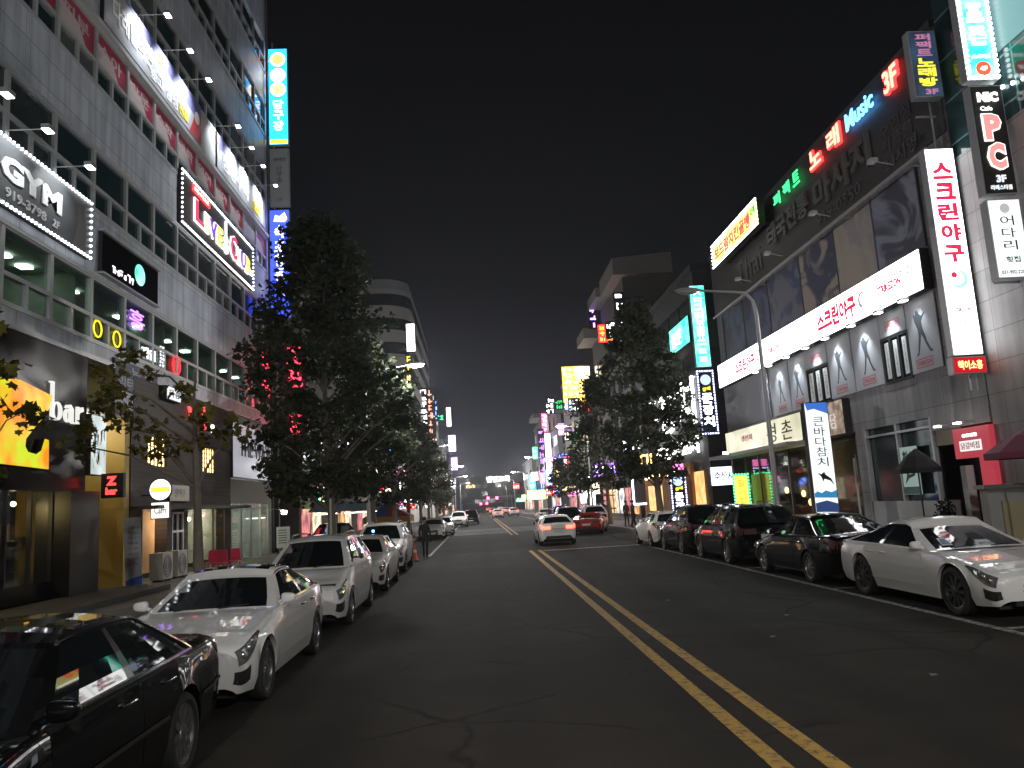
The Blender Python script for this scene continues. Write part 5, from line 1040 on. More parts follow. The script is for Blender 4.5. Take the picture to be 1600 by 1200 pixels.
def wheel_meshes(r, wd, style, spokes):
    key = (round(r, 3), style, spokes)
    if key in _wheels: return _wheels[key]
    h = wd / 2
    ty = MB().lathe_x([(-h * .8, r * .70), (-h, r * .80), (-h * .95, r * .93), (-h * .7, r * .99), (0, r), (h * .7, r * .99), (h * .95, r * .93), (h, r * .80), (h * .8, r * .70)], 0, 0, 0, 32)
    ri = MB().lathe_x([(-h * .8, r * .715), (h * .80, r * .715), (h * .86, r * .69), (h * .5, r * .64), (h * .1, r * .62), (h * .05, .02)], 0, 0, 0, 32)
    di = MB().lathe_x([(h * .12, r * .60), (h * .14, .01)], 0, 0, 0, 24)
    sp = MB()
    for k in range(spokes):
        a = 2 * math.pi * k / spokes
        for sg in (-1, 1) if spokes < 8 else (0,):
            a1 = a + sg * .20
            p0 = (h * .78, .05 * math.cos(a), .05 * math.sin(a)); p1 = (h * .74, r * .67 * math.cos(a1), r * .67 * math.sin(a1))
            t = .020 if spokes < 8 else .024
            n = Vector((0, -math.sin(a1), math.cos(a1))) * t
            q = [Vector(p0) - n, Vector(p0) + n, Vector(p1) + n * 1.25, Vector(p1) - n * 1.25]
            vs = [tuple(v) for v in q] + [(v.x - h * .35, v.y, v.z) for v in q]
            sp.add(vs, [(0, 1, 2, 3), (7, 6, 5, 4), (0, 4, 5, 1), (1, 5, 6, 2), (2, 6, 7, 3), (3, 7, 4, 0)])
    sp.lathe_x([(h * .5, .075), (h * .84, .07), (h * .88, .04), (h * .88, .005)], 0, 0, 0, 16)
    sp.lathe_x([(h * .60, r * .64), (h * .82, r * .66), (h * .86, r * .70), (h * .80, r * .72)], 0, 0, 0, 32)
    out = []
    for mb, mt, nm in ((ty, TYRE, 'tyre'), (ri, P('rim_barrel', (.04, .04, .042), .5, .5), 'rim_barrel'), (sp, RIMS[style], 'rim')):
        o = mb.build(nm, mt, None, 35); out.append((nm, o.data)); bpy.data.objects.remove(o)
    _wheels[key] = out
    return out
def make_car(name, label, paintm, L=4.7, W=1.83, H=1.44, wb=2.84, fo=.82, r=.33, gc=.20, nose=.66, hood=.93, belt=.92, beltr=.98, deck=1.02, tail=.98, ywb=1.42, ywt=2.15, yrt=3.35, yrb=4.05, inset=.33,
             style='silver', spokes=5, tails='off', grille='wide', rails=False, sunroof=False, permit=False, trim=None, trim_r=.011, wagon=False, skirt=False, extra=None, wpill=.09, roofdrop=.05, hoodbulge=.0):
    root = thing(name, label, 'car', (0, 0, 0))
    top = [(0, nose), (.10, nose + .05), (.40, nose + .13 + hoodbulge), (ywb - .30, hood - .02), (ywb, hood), (ywb + .3, hood + .02), (yrb - .3, deck - .02), (yrb, deck), (L - .35, tail + .03), (L - .08, tail), (L, tail - .05)]
    sho = [(0, nose - .05), (.12, nose + .0), (.45, nose + .10), (ywb, belt), ((ywb + yrb) / 2, (belt + beltr) / 2 + .01), (yrb, beltr), (L - .3, tail - .02), (L, tail - .10)]
    wid = [(0, .76), (.05, .855), (.16, .93), (.40, .978), (.8, .993), (1.2, 1), (L - 1.2, 1), (L - .6, .975), (L - .2, .92), (L - .05, .85), (L, .78)]
    bot = [(0, gc + .10), (.10, gc + .02), (.5, gc), (L - .5, gc + .01), (L - .1, gc + .05), (L, gc + .14)]
    y1, y2 = fo, fo + wb; ra = r + .055
    def low(y):
        z = interp(bot, y)
        for yc in (y1, y2):
            d = abs(y - yc)
            if d < ra: z = max(z, r + math.sqrt(ra * ra - d * d) * 1.0)
        return z
    def ring(y):
        w_ = W / 2 * interp(wid, y); zl = low(y); S = interp(sho, y); T = interp(top, y)
        ar = 0.
        for yc in (y1, y2):
            d = abs(y - yc)
            if d < ra * 1.45: ar = max(ar, .022 * (1 - d / (ra * 1.45)))
        b0 = interp(bot, y)
        f = lambda z: max(z, zl)
        hgt = S - b0
        return [(w_ * .93 + ar, zl), (w_ * .985 + ar, f(b0 + hgt * .22) + .001), (w_ * 1.0 + ar * .8, f(b0 + hgt * .48) + .002), (w_ * .995 + ar * .3, f(b0 + hgt * .70) + .003), (w_ * .965, f(S - .045) + .004), (w_ * .925, S), (w_ * .80, S + (T - S) * .62), (w_ * .45, T - .006), (0, T + .008)]
    ys = sorted(set([0, .02, .05, .09, .14, .2] + [round(.2 + i * .06, 3) for i in range(int((L - .4) / .06) + 1)] + [L - .2, L - .14, L - .09, L - .05, L - .02, L] + [yc + s * ra * q for yc in (y1, y2) for s in (-1, 1) for q in (1.0, .985, .94, .84)]))
    n = 9
    body = MB(); cols_ = []
    for y in ys:
        rg = ring(y); base = len(body.v)
        for x, z in rg: body.v.append((x, y, z))
        for x, z in rg[:-1][::-1]: body.v.append((-x, y, z))
        cols_.append(base)
    m_ = 2 * n - 1
    for a, b in zip(cols_, cols_[1:]):
        for k in range(m_ - 1): body.f.append((a + k, b + k, b + k + 1, a + k + 1))
    body.f.append(tuple(cols_[0] + k for k in range(m_))); body.f.append(tuple(cols_[-1] + k for k in range(m_))[::-1])
    # greenhouse: sides, pillars, roof in body colour; glass as parts of their own
    zb = lambda u: belt + (beltr - belt) * u + .0
    wbx = W / 2 * .925
    wr = W / 2 * .925 - inset * W / 1.83 * .72
    def side(u, v, sg=1):
        yb = ywb + (yrb - ywb) * u; yt = ywt + (yrt - ywt) * u
        vv = v
        y = yb + (yt - yb) * vv
        x = wbx + (wr - wbx) * (vv ** 1.25)
        arch = 4 * u * (1 - u)
        zr = H - .055 - roofdrop * (1 - min(1, 1.35 * arch ** .6)) - .03 * max(0, u - .5)
        z0 = interp(sho, yb) - .01
        z = z0 + (zr - z0) * (vv if vv < .999 else 1)
        pl = .035 * (abs(2 * u - 1) ** 3)
        return Vector((sg * (x - pl * (1 - v * .3)), y, z))
    U = [0, wpill * .8, .2, .3, .40, .47, .515, .56, .65, .75, .84, .91, .96, 1.0]; V = [0, .07, .25, .5, .72, .89, .95, 1.0]
    if wagon: U = [0, wpill * .7, .16, .24, .31, .345, .40, .48, .56, .60, .635, .72, .82, .92, .96, 1.0]
    glassU = [(1, 5), (6, 11)] if not wagon else [(1, 4), (5, 8), (10, 13)]
    win = [MB() for _ in glassU for _s in (0, 1)]; pil = [MB(), MB()]
    gaps = [b for a, b in glassU[:-1]]
    for sg in (1, -1):
        for i in range(len(U) - 1):
            for j in range(len(V) - 1):
                q = [side(U[i], V[j], sg), side(U[i + 1], V[j], sg), side(U[i + 1], V[j + 1], sg), side(U[i], V[j + 1], sg)]
                if sg < 0: q = q[::-1]
                gi = next((k for k, (a, b) in enumerate(glassU) if a <= i < b), None)
                tgt = win[gi * 2 + (sg < 0)] if gi is not None and 1 <= j < 5 else body
                if i in gaps and 1 <= j < 5: tgt = pil[sg < 0]
                tgt.add(q, [(0, 1, 2, 3)])
    K = [-1, -.86, -.6, -.3, 0, .3, .6, .86, 1]
    def front(s, v):
        p = side(0, v, 1); x = p.x * s
        return Vector((x, p.y - .11 * (1 - s * s) * (1 - .3 * v), p.z + (.02 + .015 * v) * (1 - s * s)))
    def back(s, v):
        p = side(1, v, 1); x = p.x * s
        return Vector((x, p.y + .09 * (1 - s * s) * (1 - .3 * v), p.z + (.015 + .015 * v) * (1 - s * s)))
    ws, rw = MB(), MB(); VF = [0, .06, .3, .6, .93, 1.0]
    for i in range(len(K) - 1):
        for j in range(len(VF) - 1):
            q = [front(K[i], VF[j]), front(K[i + 1], VF[j]), front(K[i + 1], VF[j + 1]), front(K[i], VF[j + 1])]
            (ws if 1 <= i < 7 and 1 <= j < 4 else body).add(q, [(0, 1, 2, 3)])
            q = [back(K[i], VF[j]), back(K[i + 1], VF[j]), back(K[i + 1], VF[j + 1]), back(K[i], VF[j + 1])][::-1]
            (rw if 1 <= i < 7 and 1 <= j < 4 else body).add(q, [(0, 1, 2, 3)])
    NR = 10; rf = MB()
    for a in range(NR):
        for i in range(len(K) - 1):
            q = []
            for uu, s in ((a / NR, K[i]), (a / NR, K[i + 1]), ((a + 1) / NR, K[i + 1]), ((a + 1) / NR, K[i])):
                p = side(uu, 1, 1); bl = 1 - s * s
                dy = -.11 * .7 * bl * (1 - uu) ** 2 + .09 * .7 * bl * uu ** 2
                q.append(Vector((p.x * s, p.y + dy, p.z + .055 * bl + .0 if 0 < uu < 1 else p.z + .035 * bl if uu == 0 else p.z + .03 * bl)))
            tg = rf if (sunroof and 1 <= a < 8 and 1 <= i < 7) else body
            tg.add(q, [(0, 1, 2, 3)])
    body.build('body', paintm, root, 38)
    ws.build('windshield', CGLASS, root, 40); rw.build('rear_window', CGLASS, root, 40)
    if sunroof: rf.build('sunroof', CGLASS, root, 40)
    for mb in win: mb.build('side_window', CGLASS, root, 40)
    for mb in pil: mb.build('door_pillar', P('gloss_pillar', (.012, .012, .013), .2), root, 40)
    if trim:
        for sg in (1, -1):
            tb = MB()
            tb.tube([side(u, .965, sg) + Vector((sg * .008, 0, 0)) for u in (.03, .12, .3, .5, .7, .85, .95)] + [side(.975, v, sg) + Vector((sg * .008, 0, 0)) for v in (.8, .5, .2, .04)], trim_r, 5)
            tb.tube([side(u, .03, sg) + Vector((sg * .010, 0, 0)) for u in (.02, .25, .5, .75, .97)], trim_r, 5)
            tb.build('window_trim', trim, root, 60)
    # a point on the painted side skin
    def skin(y, k, off=.004, sg=1):
        rg = ring(y); i = int(k); t = k - i
        if i >= len(rg) - 1: i, t = len(rg) - 2, 1.
        (xa, za), (xb, zb_) = rg[i], rg[i + 1]
        nx, nz = (zb_ - za), -(xb - xa); l = math.hypot(nx, nz) or 1
        yy = y - off * (1.2 if y < .2 else 0) + off * (1.2 if y > L - .2 else 0)
        return Vector((sg * (xa + (xb - xa) * t + nx / l * off), yy, za + (zb_ - za) * t + nz / l * off))
    def patch(name_, mat, ya, yb, ka, kb, ny=6, nk=4, off=.005, ktop=None, kbot=None):
        for sg in (1, -1):
            mb = MB()
            g = [[skin(ya + (yb - ya) * i / ny, (kbot(i / ny) if kbot else ka) + ((ktop(i / ny) if ktop else kb) - (kbot(i / ny) if kbot else ka)) * j / nk, off, sg) for j in range(nk + 1)] for i in range(ny + 1)]
            for i in range(ny):
                for j in range(nk):
                    q = [g[i][j], g[i + 1][j], g[i + 1][j + 1], g[i][j + 1]]
                    mb.add(q if sg > 0 else q[::-1], [(0, 1, 2, 3)])
            yield mb.build(name_, mat, root, 40), sg
    # doors: skins a hair proud so that the shut lines show
    um = .44 if wagon else .515
    ym = ywb + (yrb - ywb) * um
    drs = [(max(ywb + .12, y1 + ra + .04), ym - .006), (ym + .006, min(yrb - .25, y2 - ra * .35))]
    for ya, yb in drs:
        def kb_(t, ya=ya, yb=yb): return 0.25
        for d, sg in patch('door', paintm, ya, yb, .3, 4.85, 9, 6, .004):
            hy = yb - .24; p = skin(hy, 3.55, .006, sg)
            MB().tube([p + Vector((0, -.09, 0)), p + Vector((sg * .03, -.07, .004)), p + Vector((sg * .03, .07, .006)), p + Vector((0, .09, .004))], .012, 6).build('handle', CHROME if trim else paintm, d, 60)
    if skirt:
        for d, sg in patch('side_moulding', CHROME, y1 + ra + .02, y2 - ra - .02, 1.9, 2.08, 8, 1, .012): pass
        for d, sg in patch('side_moulding', CHROME, y2 + ra + .02, L - .15, 1.9, 2.08, 6, 1, .012): pass
    for sg in (1, -1):
        p = side(.03, .03, sg)
        mb = MB(); mb.ball((0, 0, 0), 1, 16, 10)
        pw_ = lambda q: math.copysign(abs(q) ** .62, q)
        mb.v = [(p.x + sg * .125 + pw_(v[0]) * .092 * (1 - .18 * v[2] * sg * 0), p.y + .05 + pw_(v[1]) * .05, p.z + .085 + pw_(v[2]) * (.062 - .014 * sg * v[0])) for v in mb.v]; mb.tube([(p.x, p.y + .05, p.z + .03), (p.x + sg * .09, p.y + .06, p.z + .07)], .03, 6)
        o = mb.build('mirror', paintm, root, 60)
        MB().fpoly(Frame((p.x + sg * .13, p.y + .104, p.z + .085), (1, 0, 0), (0, 1, 0)), [(.075 * math.cos(t), .062 * math.sin(t)) for t in [i * .5236 for i in range(12)]], -.006, .002).build('mirror_glass', CGLASS, o)
    # hood and boot lid skins
    for nm, ya, yb, k0 in (('hood', .20, ywb - .14, 5.25), ('boot_lid', yrb + .12, L - .10, 5.35)):
        if yb - ya < .2: continue
        mb = MB(); N = 10; ks = [k0 + (7.98 - k0) * q / 6 for q in range(7)]
        for sg in (1, -1):
            g = [[skin(ya + (yb - ya) * i / N, k, .005, sg) for k in ks] for i in range(N + 1)]
            for i in range(N):
                for q in range(6):
                    qd = [g[i][q], g[i + 1][q], g[i + 1][q + 1], g[i][q + 1]]; mb.add(qd if sg > 0 else qd[::-1], [(0, 1, 2, 3)])
        mb.build(nm, paintm, root, 40)
    # lamps
    for o, sg in patch('headlight', LAMPG, .06, .62, 3.0, 4.9, 8, 4, .006, ktop=lambda t: 4.72 + .15 * t, kbot=lambda t: 2.6 + 1.75 * t ** 1.35):
        for yy, kk, rr in ((.12, 3.6, .045), (.22, 3.9, .045), (.32, 4.15, .036)):
            p = skin(yy, kk, .010, sg); MB().ball(p, rr, 10, 6, (.7, .6, .9)).build('reflector', PROJ, o, 60)
    tm = {'off': TAILR, 'on': TAILON, 'dim': TAILDIM}[tails]
    for o, sg in patch('taillight', tm, L - .42, L - .012, 3.1, 4.6, 6, 3, .006, kbot=lambda t: 3.9 - .9 * t): pass
    zt = interp(sho, L) ; w_end = W / 2 * .78
    for sg in (1, -1): MB().box(sg * w_end * .52, sg * w_end * .97, L - .002, L + .014, zt - .17, zt - .02).build('taillight', tm, root)
    # front face
    FF = Frame((0, 0, 0), (1, 0, 0), (0, -1, 0)); wf = W / 2 * .70
    if grille == 'wide':
        g = MB(); g.fpoly(FF, [(-wf * .62, nose - .08), (wf * .62, nose - .08), (wf * .70, nose - .16), (wf * .52, nose - .30), (-wf * .52, nose - .30), (-wf * .70, nose - .16)], .0, .012); go = g.build('grille', PLASTIC, root)
        c = MB(); c.fbox(FF, -wf * .60, wf * .60, nose - .17, nose - .15, .013, .03); c.fbox(FF, -wf * .57, wf * .57, nose - .23, nose - .21, .013, .03); c.build('grille_bar', CHROME, go)
        c = MB(); c.tube([FF(.085 * math.cos(t * .2618), nose - .19 + .085 * math.sin(t * .2618), .035) for t in range(25)], .011, 5, False)
        for q in range(3): c.tube([FF(0, nose - .19, .035), FF(.085 * math.sin(q * 2.094), nose - .19 + .085 * math.cos(q * 2.094), .035)], .009, 5)
        c.build('emblem', CHROME, go)
    elif grille == 'split':
        for sg in (1, -1):
            g = MB(); g.fpoly(FF, [(sg * .03, nose - .06), (sg * .27, nose - .05), (sg * .29, nose - .15), (sg * .22, nose - .21), (sg * .05, nose - .21)][::sg], .0, .014); go = g.build('grille', PLASTIC, root)
            g = MB(); [g.fbox(FF, sg * (.06 + q * .045), sg * (.068 + q * .045), nose - .19, nose - .07, .015, .02) for q in range(5)]; g.build('grille_bar', CHROME, go)
    else:
        g = MB(); g.fpoly(FF, [(-wf * .55, nose - .05), (wf * .55, nose - .05), (wf * .48, nose - .18), (-wf * .48, nose - .18)], .0, .012); go = g.build('grille', PLASTIC, root)
        c = MB(); c.fbox(FF, -wf * .55, wf * .55, nose - .05, nose - .035, .0, .025); c.fbox(FF, -wf * .5, wf * .5, nose - .13, nose - .11, .013, .025); c.build('grille_bar', CHROME, go)
    g = MB(); g.fpoly(FF, [(-wf * .72, gc + .24), (wf * .72, gc + .24), (wf * .62, gc + .10), (-wf * .62, gc + .10)], .0, .010); g.build('bumper_intake', PLASTIC, root)
    for o, sg in patch('side_intake', PLASTIC, .03, .24, .7, 1.9, 6, 3, .005, ktop=lambda t: 1.95 + .35 * t, kbot=lambda t: .75 + .35 * t): pass
    MB().fbox(FF, -.26, .26, gc + .15, gc + .26, .012, .02).build('number_plate', PLATE, root)
    BF = Frame((0, L, 0), (-1, 0, 0), (0, 1, 0))
    MB().fbox(BF, -.26, .26, zt - .30, zt - .18, .001, .012).build('number_plate', PLATE, root)
    g = MB(); g.fpoly(BF, [(-w_end * .9, gc + .15), (w_end * .9, gc + .15), (w_end * .8, gc + .27), (-w_end * .8, gc + .27)], .0, .012); g.build('rear_diffuser', PLASTIC, root)
    MB().fbox(BF, -.35, .35, zt - .16, zt - .145, .0, .015).build('boot_trim', CHROME, root)
    # underbody and wheels
    u = MB(); u.box(-W * .39, W * .39, .18, L - .18, gc - .03, interp(sho, L / 2) - .25); u.box(-W * .30, W * .30, .05, L - .05, gc + .02, .5); u.build('underbody', RUB, root)
    for yc in (y1, y2):
        for sg in (1, -1):
            wo = thing('wheel', None, None, (sg * (W / 2 - .115), yc, r), rz=0 if sg > 0 else math.pi)
            wo.parent = root
            for nm, me in wheel_meshes(r, .22, style, spokes):
                o = bpy.data.objects.new(nm, me); COL.objects.link(o); o.parent = wo
    if rails:
        for sg in (1, -1):
            MB().tube([side(.10, 1, sg) + Vector((-sg * .06, 0, .03)), side(.16, 1, sg) + Vector((-sg * .06, 0, .085)), side(.5, 1, sg) + Vector((-sg * .06, 0, .09)), side(.86, 1, sg) + Vector((-sg * .06, 0, .085)), side(.93, 1, sg) + Vector((-sg * .06, 0, .03))], .017, 6).build('roof_rail', CHROME if paintm is PB_ else PS_, root, 60)
    if permit:
        q = [front(s_, v_) + Vector((0, -.02, .012)) for s_, v_ in ((-.72, .14), (-.52, .14), (-.54, .46), (-.70, .46))]
        po = MB().add(q, [(0, 1, 2, 3)]).build('parking_permit', P('permit_white', (.62, .65, .68), .5), root)
        q2 = [q[0].lerp(q[2], .14), q[1].lerp(q[3], .14), q[2].lerp(q[0], .14), q[3].lerp(q[1], .14)]
        MB().add([v + Vector((0, -.004, .003)) for v in q2], [(0, 1, 2, 3)]).build('permit_field', P('permit_blue', (.10, .22, .38), .5), po)
    wp = MB()
    for s0 in (.15, -.55): wp.tube([front(s0, .03) + Vector((0, -.012, .012)), front(s0 + .45, .10) + Vector((0, -.012, .016))], .009, 5)
    wp.build('wiper', PLASTIC, root, 60)
    if extra: extra(root, side, front, skin, L, W, H)
    return root
def place(o, x, y, face, label=None, group=None):
    """face 'cam': front towards -y with the nose at y; 'away': rear bumper at y, nose farther off"""
    o.location = (x, y, 0); o.rotation_euler = (0, 0, 0)
    return o
def park(o, x, yfront=None, yrear=None, L=4.7, rz=0.):
    if yfront is not None: o.location = (x, yfront, 0); o.rotation_euler = (0, 0, R(rz))
    else: o.location = (x, yrear + L, 0); o.rotation_euler = (0, 0, math.pi + R(rz))
    return o
def dup(o, label):
    c = copy_tree(o); c['label'] = label; return c
# left row, noses towards the camera
black = make_car('sedan_car', 'black sedan with chrome window trim cut off at the lower left corner', PB_, L=4.95, W=1.84, H=1.445, wb=2.83, fo=.86, r=.335, nose=.66, hood=.92, belt=.93, beltr=.97, deck=1.02, tail=1.0, ywb=1.45, ywt=2.15, yrt=3.35, yrb=4.12, spokes=10, trim=CHROME, trim_r=.017, skirt=True, grille='split', tails='off')
park(black, -3.45, yfront=3.42)
def merc_extra(root, side, front, skin, L, W, H):
    pass
merc = make_car('sedan_car', 'white sedan with round grille emblem parked just beyond the black sedan', PW_, L=4.68, W=1.82, H=1.445, wb=2.84, fo=.82, r=.335, nose=.70, hood=.97, belt=.96, beltr=1.0, deck=1.05, tail=1.0, ywb=1.55, ywt=2.30, yrt=3.15, yrb=4.25, spokes=5, grille='wide', sunroof=True, trim=CHROME, roofdrop=.09)
park(merc, -3.45, yfront=8.97)
mpv = make_car('minivan_car', 'white minivan with roof rails behind the white sedan on the left', PW_, L=4.55, W=1.82, H=1.66, wb=2.75, fo=.88, r=.335, gc=.2, nose=.74, hood=1.05, belt=1.04, beltr=1.10, deck=1.14, tail=1.10, ywb=1.25, ywt=2.05, yrt=4.05, yrb=4.42, grille='plain', rails=True, wagon=True, roofdrop=.05, spokes=5)
park(mpv, -3.40, yfront=14.85)
hat = make_car('hatchback_car', 'small white hatchback with split grille between the minivan and the tall white car', PW_, L=4.33, W=1.77, H=1.43, wb=2.69, fo=.77, r=.32, nose=.70, hood=.95, belt=.95, beltr=1.0, deck=1.05, tail=1.0, ywb=1.5, ywt=2.2, yrt=3.75, yrb=4.2, grille='split', wagon=True, spokes=5)
park(hat, -3.38, yfront=21.05)
suv = make_car('suv_car', 'tall white car with a blue glint in its windshield fifth in the left row', PW_, L=4.7, W=1.88, H=1.69, wb=2.70, fo=.92, r=.36, gc=.24, nose=.82, hood=1.10, belt=1.09, beltr=1.16, deck=1.2, tail=1.16, ywb=1.35, ywt=2.05, yrt=4.15, yrb=4.55, grille='plain', rails=True, wagon=True, spokes=5)
park(suv, -3.5, yfront=27.0)
MB().ball((-3.75, 28.55, 1.42), .05, 8, 6).build('blue_glint', E('blue_glint', (.1, .3, 1), 8)).name = 'windshield_glint'  # small glowing ball put in for a blue reflection on the glass
tag(bpy.data.objects['windshield_glint'], 'small glowing ball standing in for a blue reflection in the windshield of the tall white car', 'lamp')
# right row: first nose towards the camera, the rest tails towards it
def permit(root, side, front, skin, L, W, H):
    pass
a7 = make_car('fastback_car', 'white fastback with sloping roof nearest on the right, nose towards the viewer', PW_, L=4.97, W=1.91, H=1.42, wb=2.91, fo=.92, r=.365, nose=.66, hood=.92, belt=.93, beltr=.97, deck=.99, tail=.97, ywb=1.60, ywt=2.45, yrt=3.15, yrb=4.72, style='dark', spokes=10, permit=True, grille='wide', roofdrop=.12, tails='off')
park(a7, 8.08, yfront=11.2)
blk2 = make_car('sedan_car', 'black sedan with red tail lights tail to tail with the white fastback', PB_, L=4.85, W=1.85, H=1.455, wb=2.80, fo=.88, r=.335, nose=.68, hood=.95, belt=.95, beltr=1.0, deck=1.05, tail=1.02, ywb=1.45, ywt=2.2, yrt=3.3, yrb=4.2, tails='dim', trim=CHROME, spokes=10, grille='plain', roofdrop=.08)
park(blk2, 8.02, yrear=16.25, L=4.85)
van = make_car('minivan_car', 'long black minivan in the right row behind the black sedan', PB_, L=4.75, W=1.93, H=1.68, wb=2.80, fo=.92, r=.36, gc=.22, nose=.80, hood=1.10, belt=1.08, beltr=1.13, deck=1.17, tail=1.13, ywb=1.2, ywt=2.0, yrt=4.3, yrb=4.65, tails='dim', wagon=True, rails=True, grille='plain', spokes=10)
park(van, 7.98, yrear=21.95, L=4.75)
bsuv = make_car('suv_car', 'black sport utility car with red tail lights between the minivan and the white sedan', PB_, L=4.65, W=1.9, H=1.68, wb=2.70, fo=.9, r=.36, gc=.24, nose=.82, hood=1.08, belt=1.08, beltr=1.15, deck=1.2, tail=1.15, ywb=1.35, ywt=2.1, yrt=4.0, yrb=4.5, tails='dim', wagon=True, grille='plain', spokes=5)
park(bsuv, 7.92, yrear=26.95, L=4.65)
wsd = dup(hat, 'white sedan at the far end of the right row with pinkish tail lights'); wsd.name = 'sedan_car'; park(wsd, 7.8, yrear=32.0, L=4.33)
# cars in the lanes and farther along
brk = make_car('sedan_car', 'white car with glowing red brake lights driving away in the right lane', PW_, L=4.6, W=1.83, H=1.45, wb=2.75, fo=.82, r=.33, nose=.70, hood=.95, belt=.96, beltr=1.02, deck=1.08, tail=1.05, ywb=1.5, ywt=2.2, yrt=3.5, yrb=4.3, tails='on', spokes=5)
park(brk, 3.72, yrear=38.2, L=4.6)
redc = make_car('sports_car', 'red sports car turning at the corner behind the braking white car', PR_, L=4.5, W=1.88, H=1.30, wb=2.62, fo=.9, r=.34, nose=.64, hood=.86, belt=.88, beltr=.93, deck=.95, tail=.93, ywb=1.5, ywt=2.2, yrt=2.9, yrb=4.0, tails='dim', spokes=5, roofdrop=.1)
park(redc, 7.5, yrear=48.2, L=4.5, rz=-14)
s2 = dup(suv, 'white sport utility car standing just beyond the red sports car'); s2.name = 'suv_car'; park(s2, 8.0, yrear=55.0, L=4.7)
FARC = [(bsuv, 'black car beyond the braking car by the right pavement', 6.3, None, 56.0, 4.65), (merc, 'white sedan parked beyond the standing man on the left', -3.3, 55.5, None, 4.68), (hat, 'small white car right behind the far white sedan on the left', -2.9, 61.5, None, 4.33),
        (suv, 'white car with dark windshield coming along the far left lane', -2.2, 84, None, 4.7), (bsuv, 'dark car behind the far white one on the left lane', -1.0, 95, None, 4.65), (merc, 'white sedan parked along the far right kerb', 7.2, None, 86, 4.68), (van, 'black minivan parked at the far right kerb before the white sedan', 7.9, None, 76, 4.75),
        (brk, 'white car braking at the far junction, left of two', 3.0, None, 128, 4.6), (brk, 'white car braking at the far junction, right of two', 6.2, None, 142, 4.6), (brk, 'white car braking farthest down the street under the signals', 4.4, None, 175, 4.6)]
for src, lb, x, yf, yr, L_ in FARC:
    c = dup(src, lb); park(c, x, yfront=yf, yrear=yr, L=L_)
for k, (x, y) in enumerate(((3.6, 205), (6.4, 216), (4.4, 250), (6.8, 268), (3.4, 285), (3.4, 152), (6.7, 160), (3.3, 190), (6.6, 186))):
    c = dup(brk, f'tiny car with red lamps queueing far down the right lane, {ORD[k]} in the queue'); park(c, x, yrear=y, L=4.6)
dv = dup(bsuv, 'black sport utility car parked up on the left pavement by the shop awnings'); park(dv, -7.4, yfront=38.5)
# ------------------------------------------------------------------ street lamps
def street_lamp(name, label, x, y, side, lit, h=8.5, power=0):
    """side: direction of the arm, +1 to the right, -1 to the left"""
    o = thing(name, label, 'street lamp', (x, y, .15), 'street lamps along the road')
    part(o, 'pole', STEEL, lambda m: m.tube([(x, y, .15), (x, y, 2.5), (x + side * .02, y, h - .8), (x + side * .10, y, h - .3), (x + side * .35, y, h - .02), (x + side * .7, y, h + .03)], [.105, .085, .065, .06, .055, .05], 12), 50)
    part(o, 'arm', STEEL, lambda m: m.tube([(x + side * .7, y, h + .03), (x + side * 1.9, y, h + .14)], [.05, .042], 10), 50)
    part(o, 'base_plate', STEEL, lambda m: (m.box(x - .18, x + .18, y - .18, y + .18, .15, .19), m.tube([(x, y, .19), (x, y, .65)], .13, 12)))
    def head(m):
        for i in range(9):
            t = i / 8; xx = x + side * (1.85 + .95 * t); rr = [.05, .10, .14, .165, .175, .17, .15, .10, .03][i]
            base = len(m.v)
            for k in range(12):
                a = 2 * math.pi * k / 12; m.v.append((xx, y + rr * 1.0 * math.cos(a), h + .15 + .03 * t + rr * (.62 if math.sin(a) > 0 else .30) * math.sin(a)))
            if i:
                for k in range(12): m.f.append((base - 12 + k, base - 12 + (k + 1) % 12, base + (k + 1) % 12, base + k))
    hd = part(o, 'lamp_head', P('lamp_shell', (.40, .41, .41), .45), head, 60)
    lens = E('street_lamp_lens', (1, .97, .90), 60, light=False) if lit else P('lamp_diffuser', (.32, .33, .33), .35)
    part(o, 'lens', lens, lambda m: m.ball((x + side * 2.36, y, h + .125), .36, 14, 8, (1, .40, .32)), 60)
    if lit:
        ld = bpy.data.lights.new('street_light', 'POINT'); ld.energy = power; ld.shadow_soft_size = .2; ld.color = (1, .975, .94)
        lo = bpy.data.objects.new('street_light', ld); COL.objects.link(lo); lo.parent = o; lo.location = (side * 2.36, 0, h - .30)
    return o
LP = 3100
street_lamp('street_lamp', 'unlit grey street lamp with curved arm over the right row of cars', 9.95, 26.4, -1, False, h=8.85)
for i, (x, y, s_, lb) in enumerate([(-4.9, 36.0, 1, 'lit street lamp nearest on the left, shining beside the tall tree'), (-4.9, 84, 1, 'lit street lamp second along the left kerb'), (-4.9, 130, 1, 'lit street lamp third along the left kerb'), (-4.9, 172, 1, 'lit street lamp fourth along the left kerb'),
                                 (-4.9, -9, 1, 'street lamp on the left kerb behind the viewer'), (9.95, 70, -1, 'lit street lamp among the right kerb trees'), (9.8, 115, -1, 'lit street lamp beyond the right kerb trees'), (9.8, 165, -1, 'lit street lamp near the neon tower on the right'), (9.8, 214, -1, 'lit street lamp farthest along the right kerb'), (9.8, 275, -1, 'tiny added street lamp that lights the church building'), (-4.9, 222, 1, 'added lit street lamp, fifth along the left kerb'), (9.95, -6, -1, 'street lamp on the right kerb behind the viewer')]):  # fifth left lamp and the one before the church are added to light its wall
    street_lamp('street_lamp', lb, x, y, s_, True, power=LP * (.45 if y in (36.0, 70) else 1))
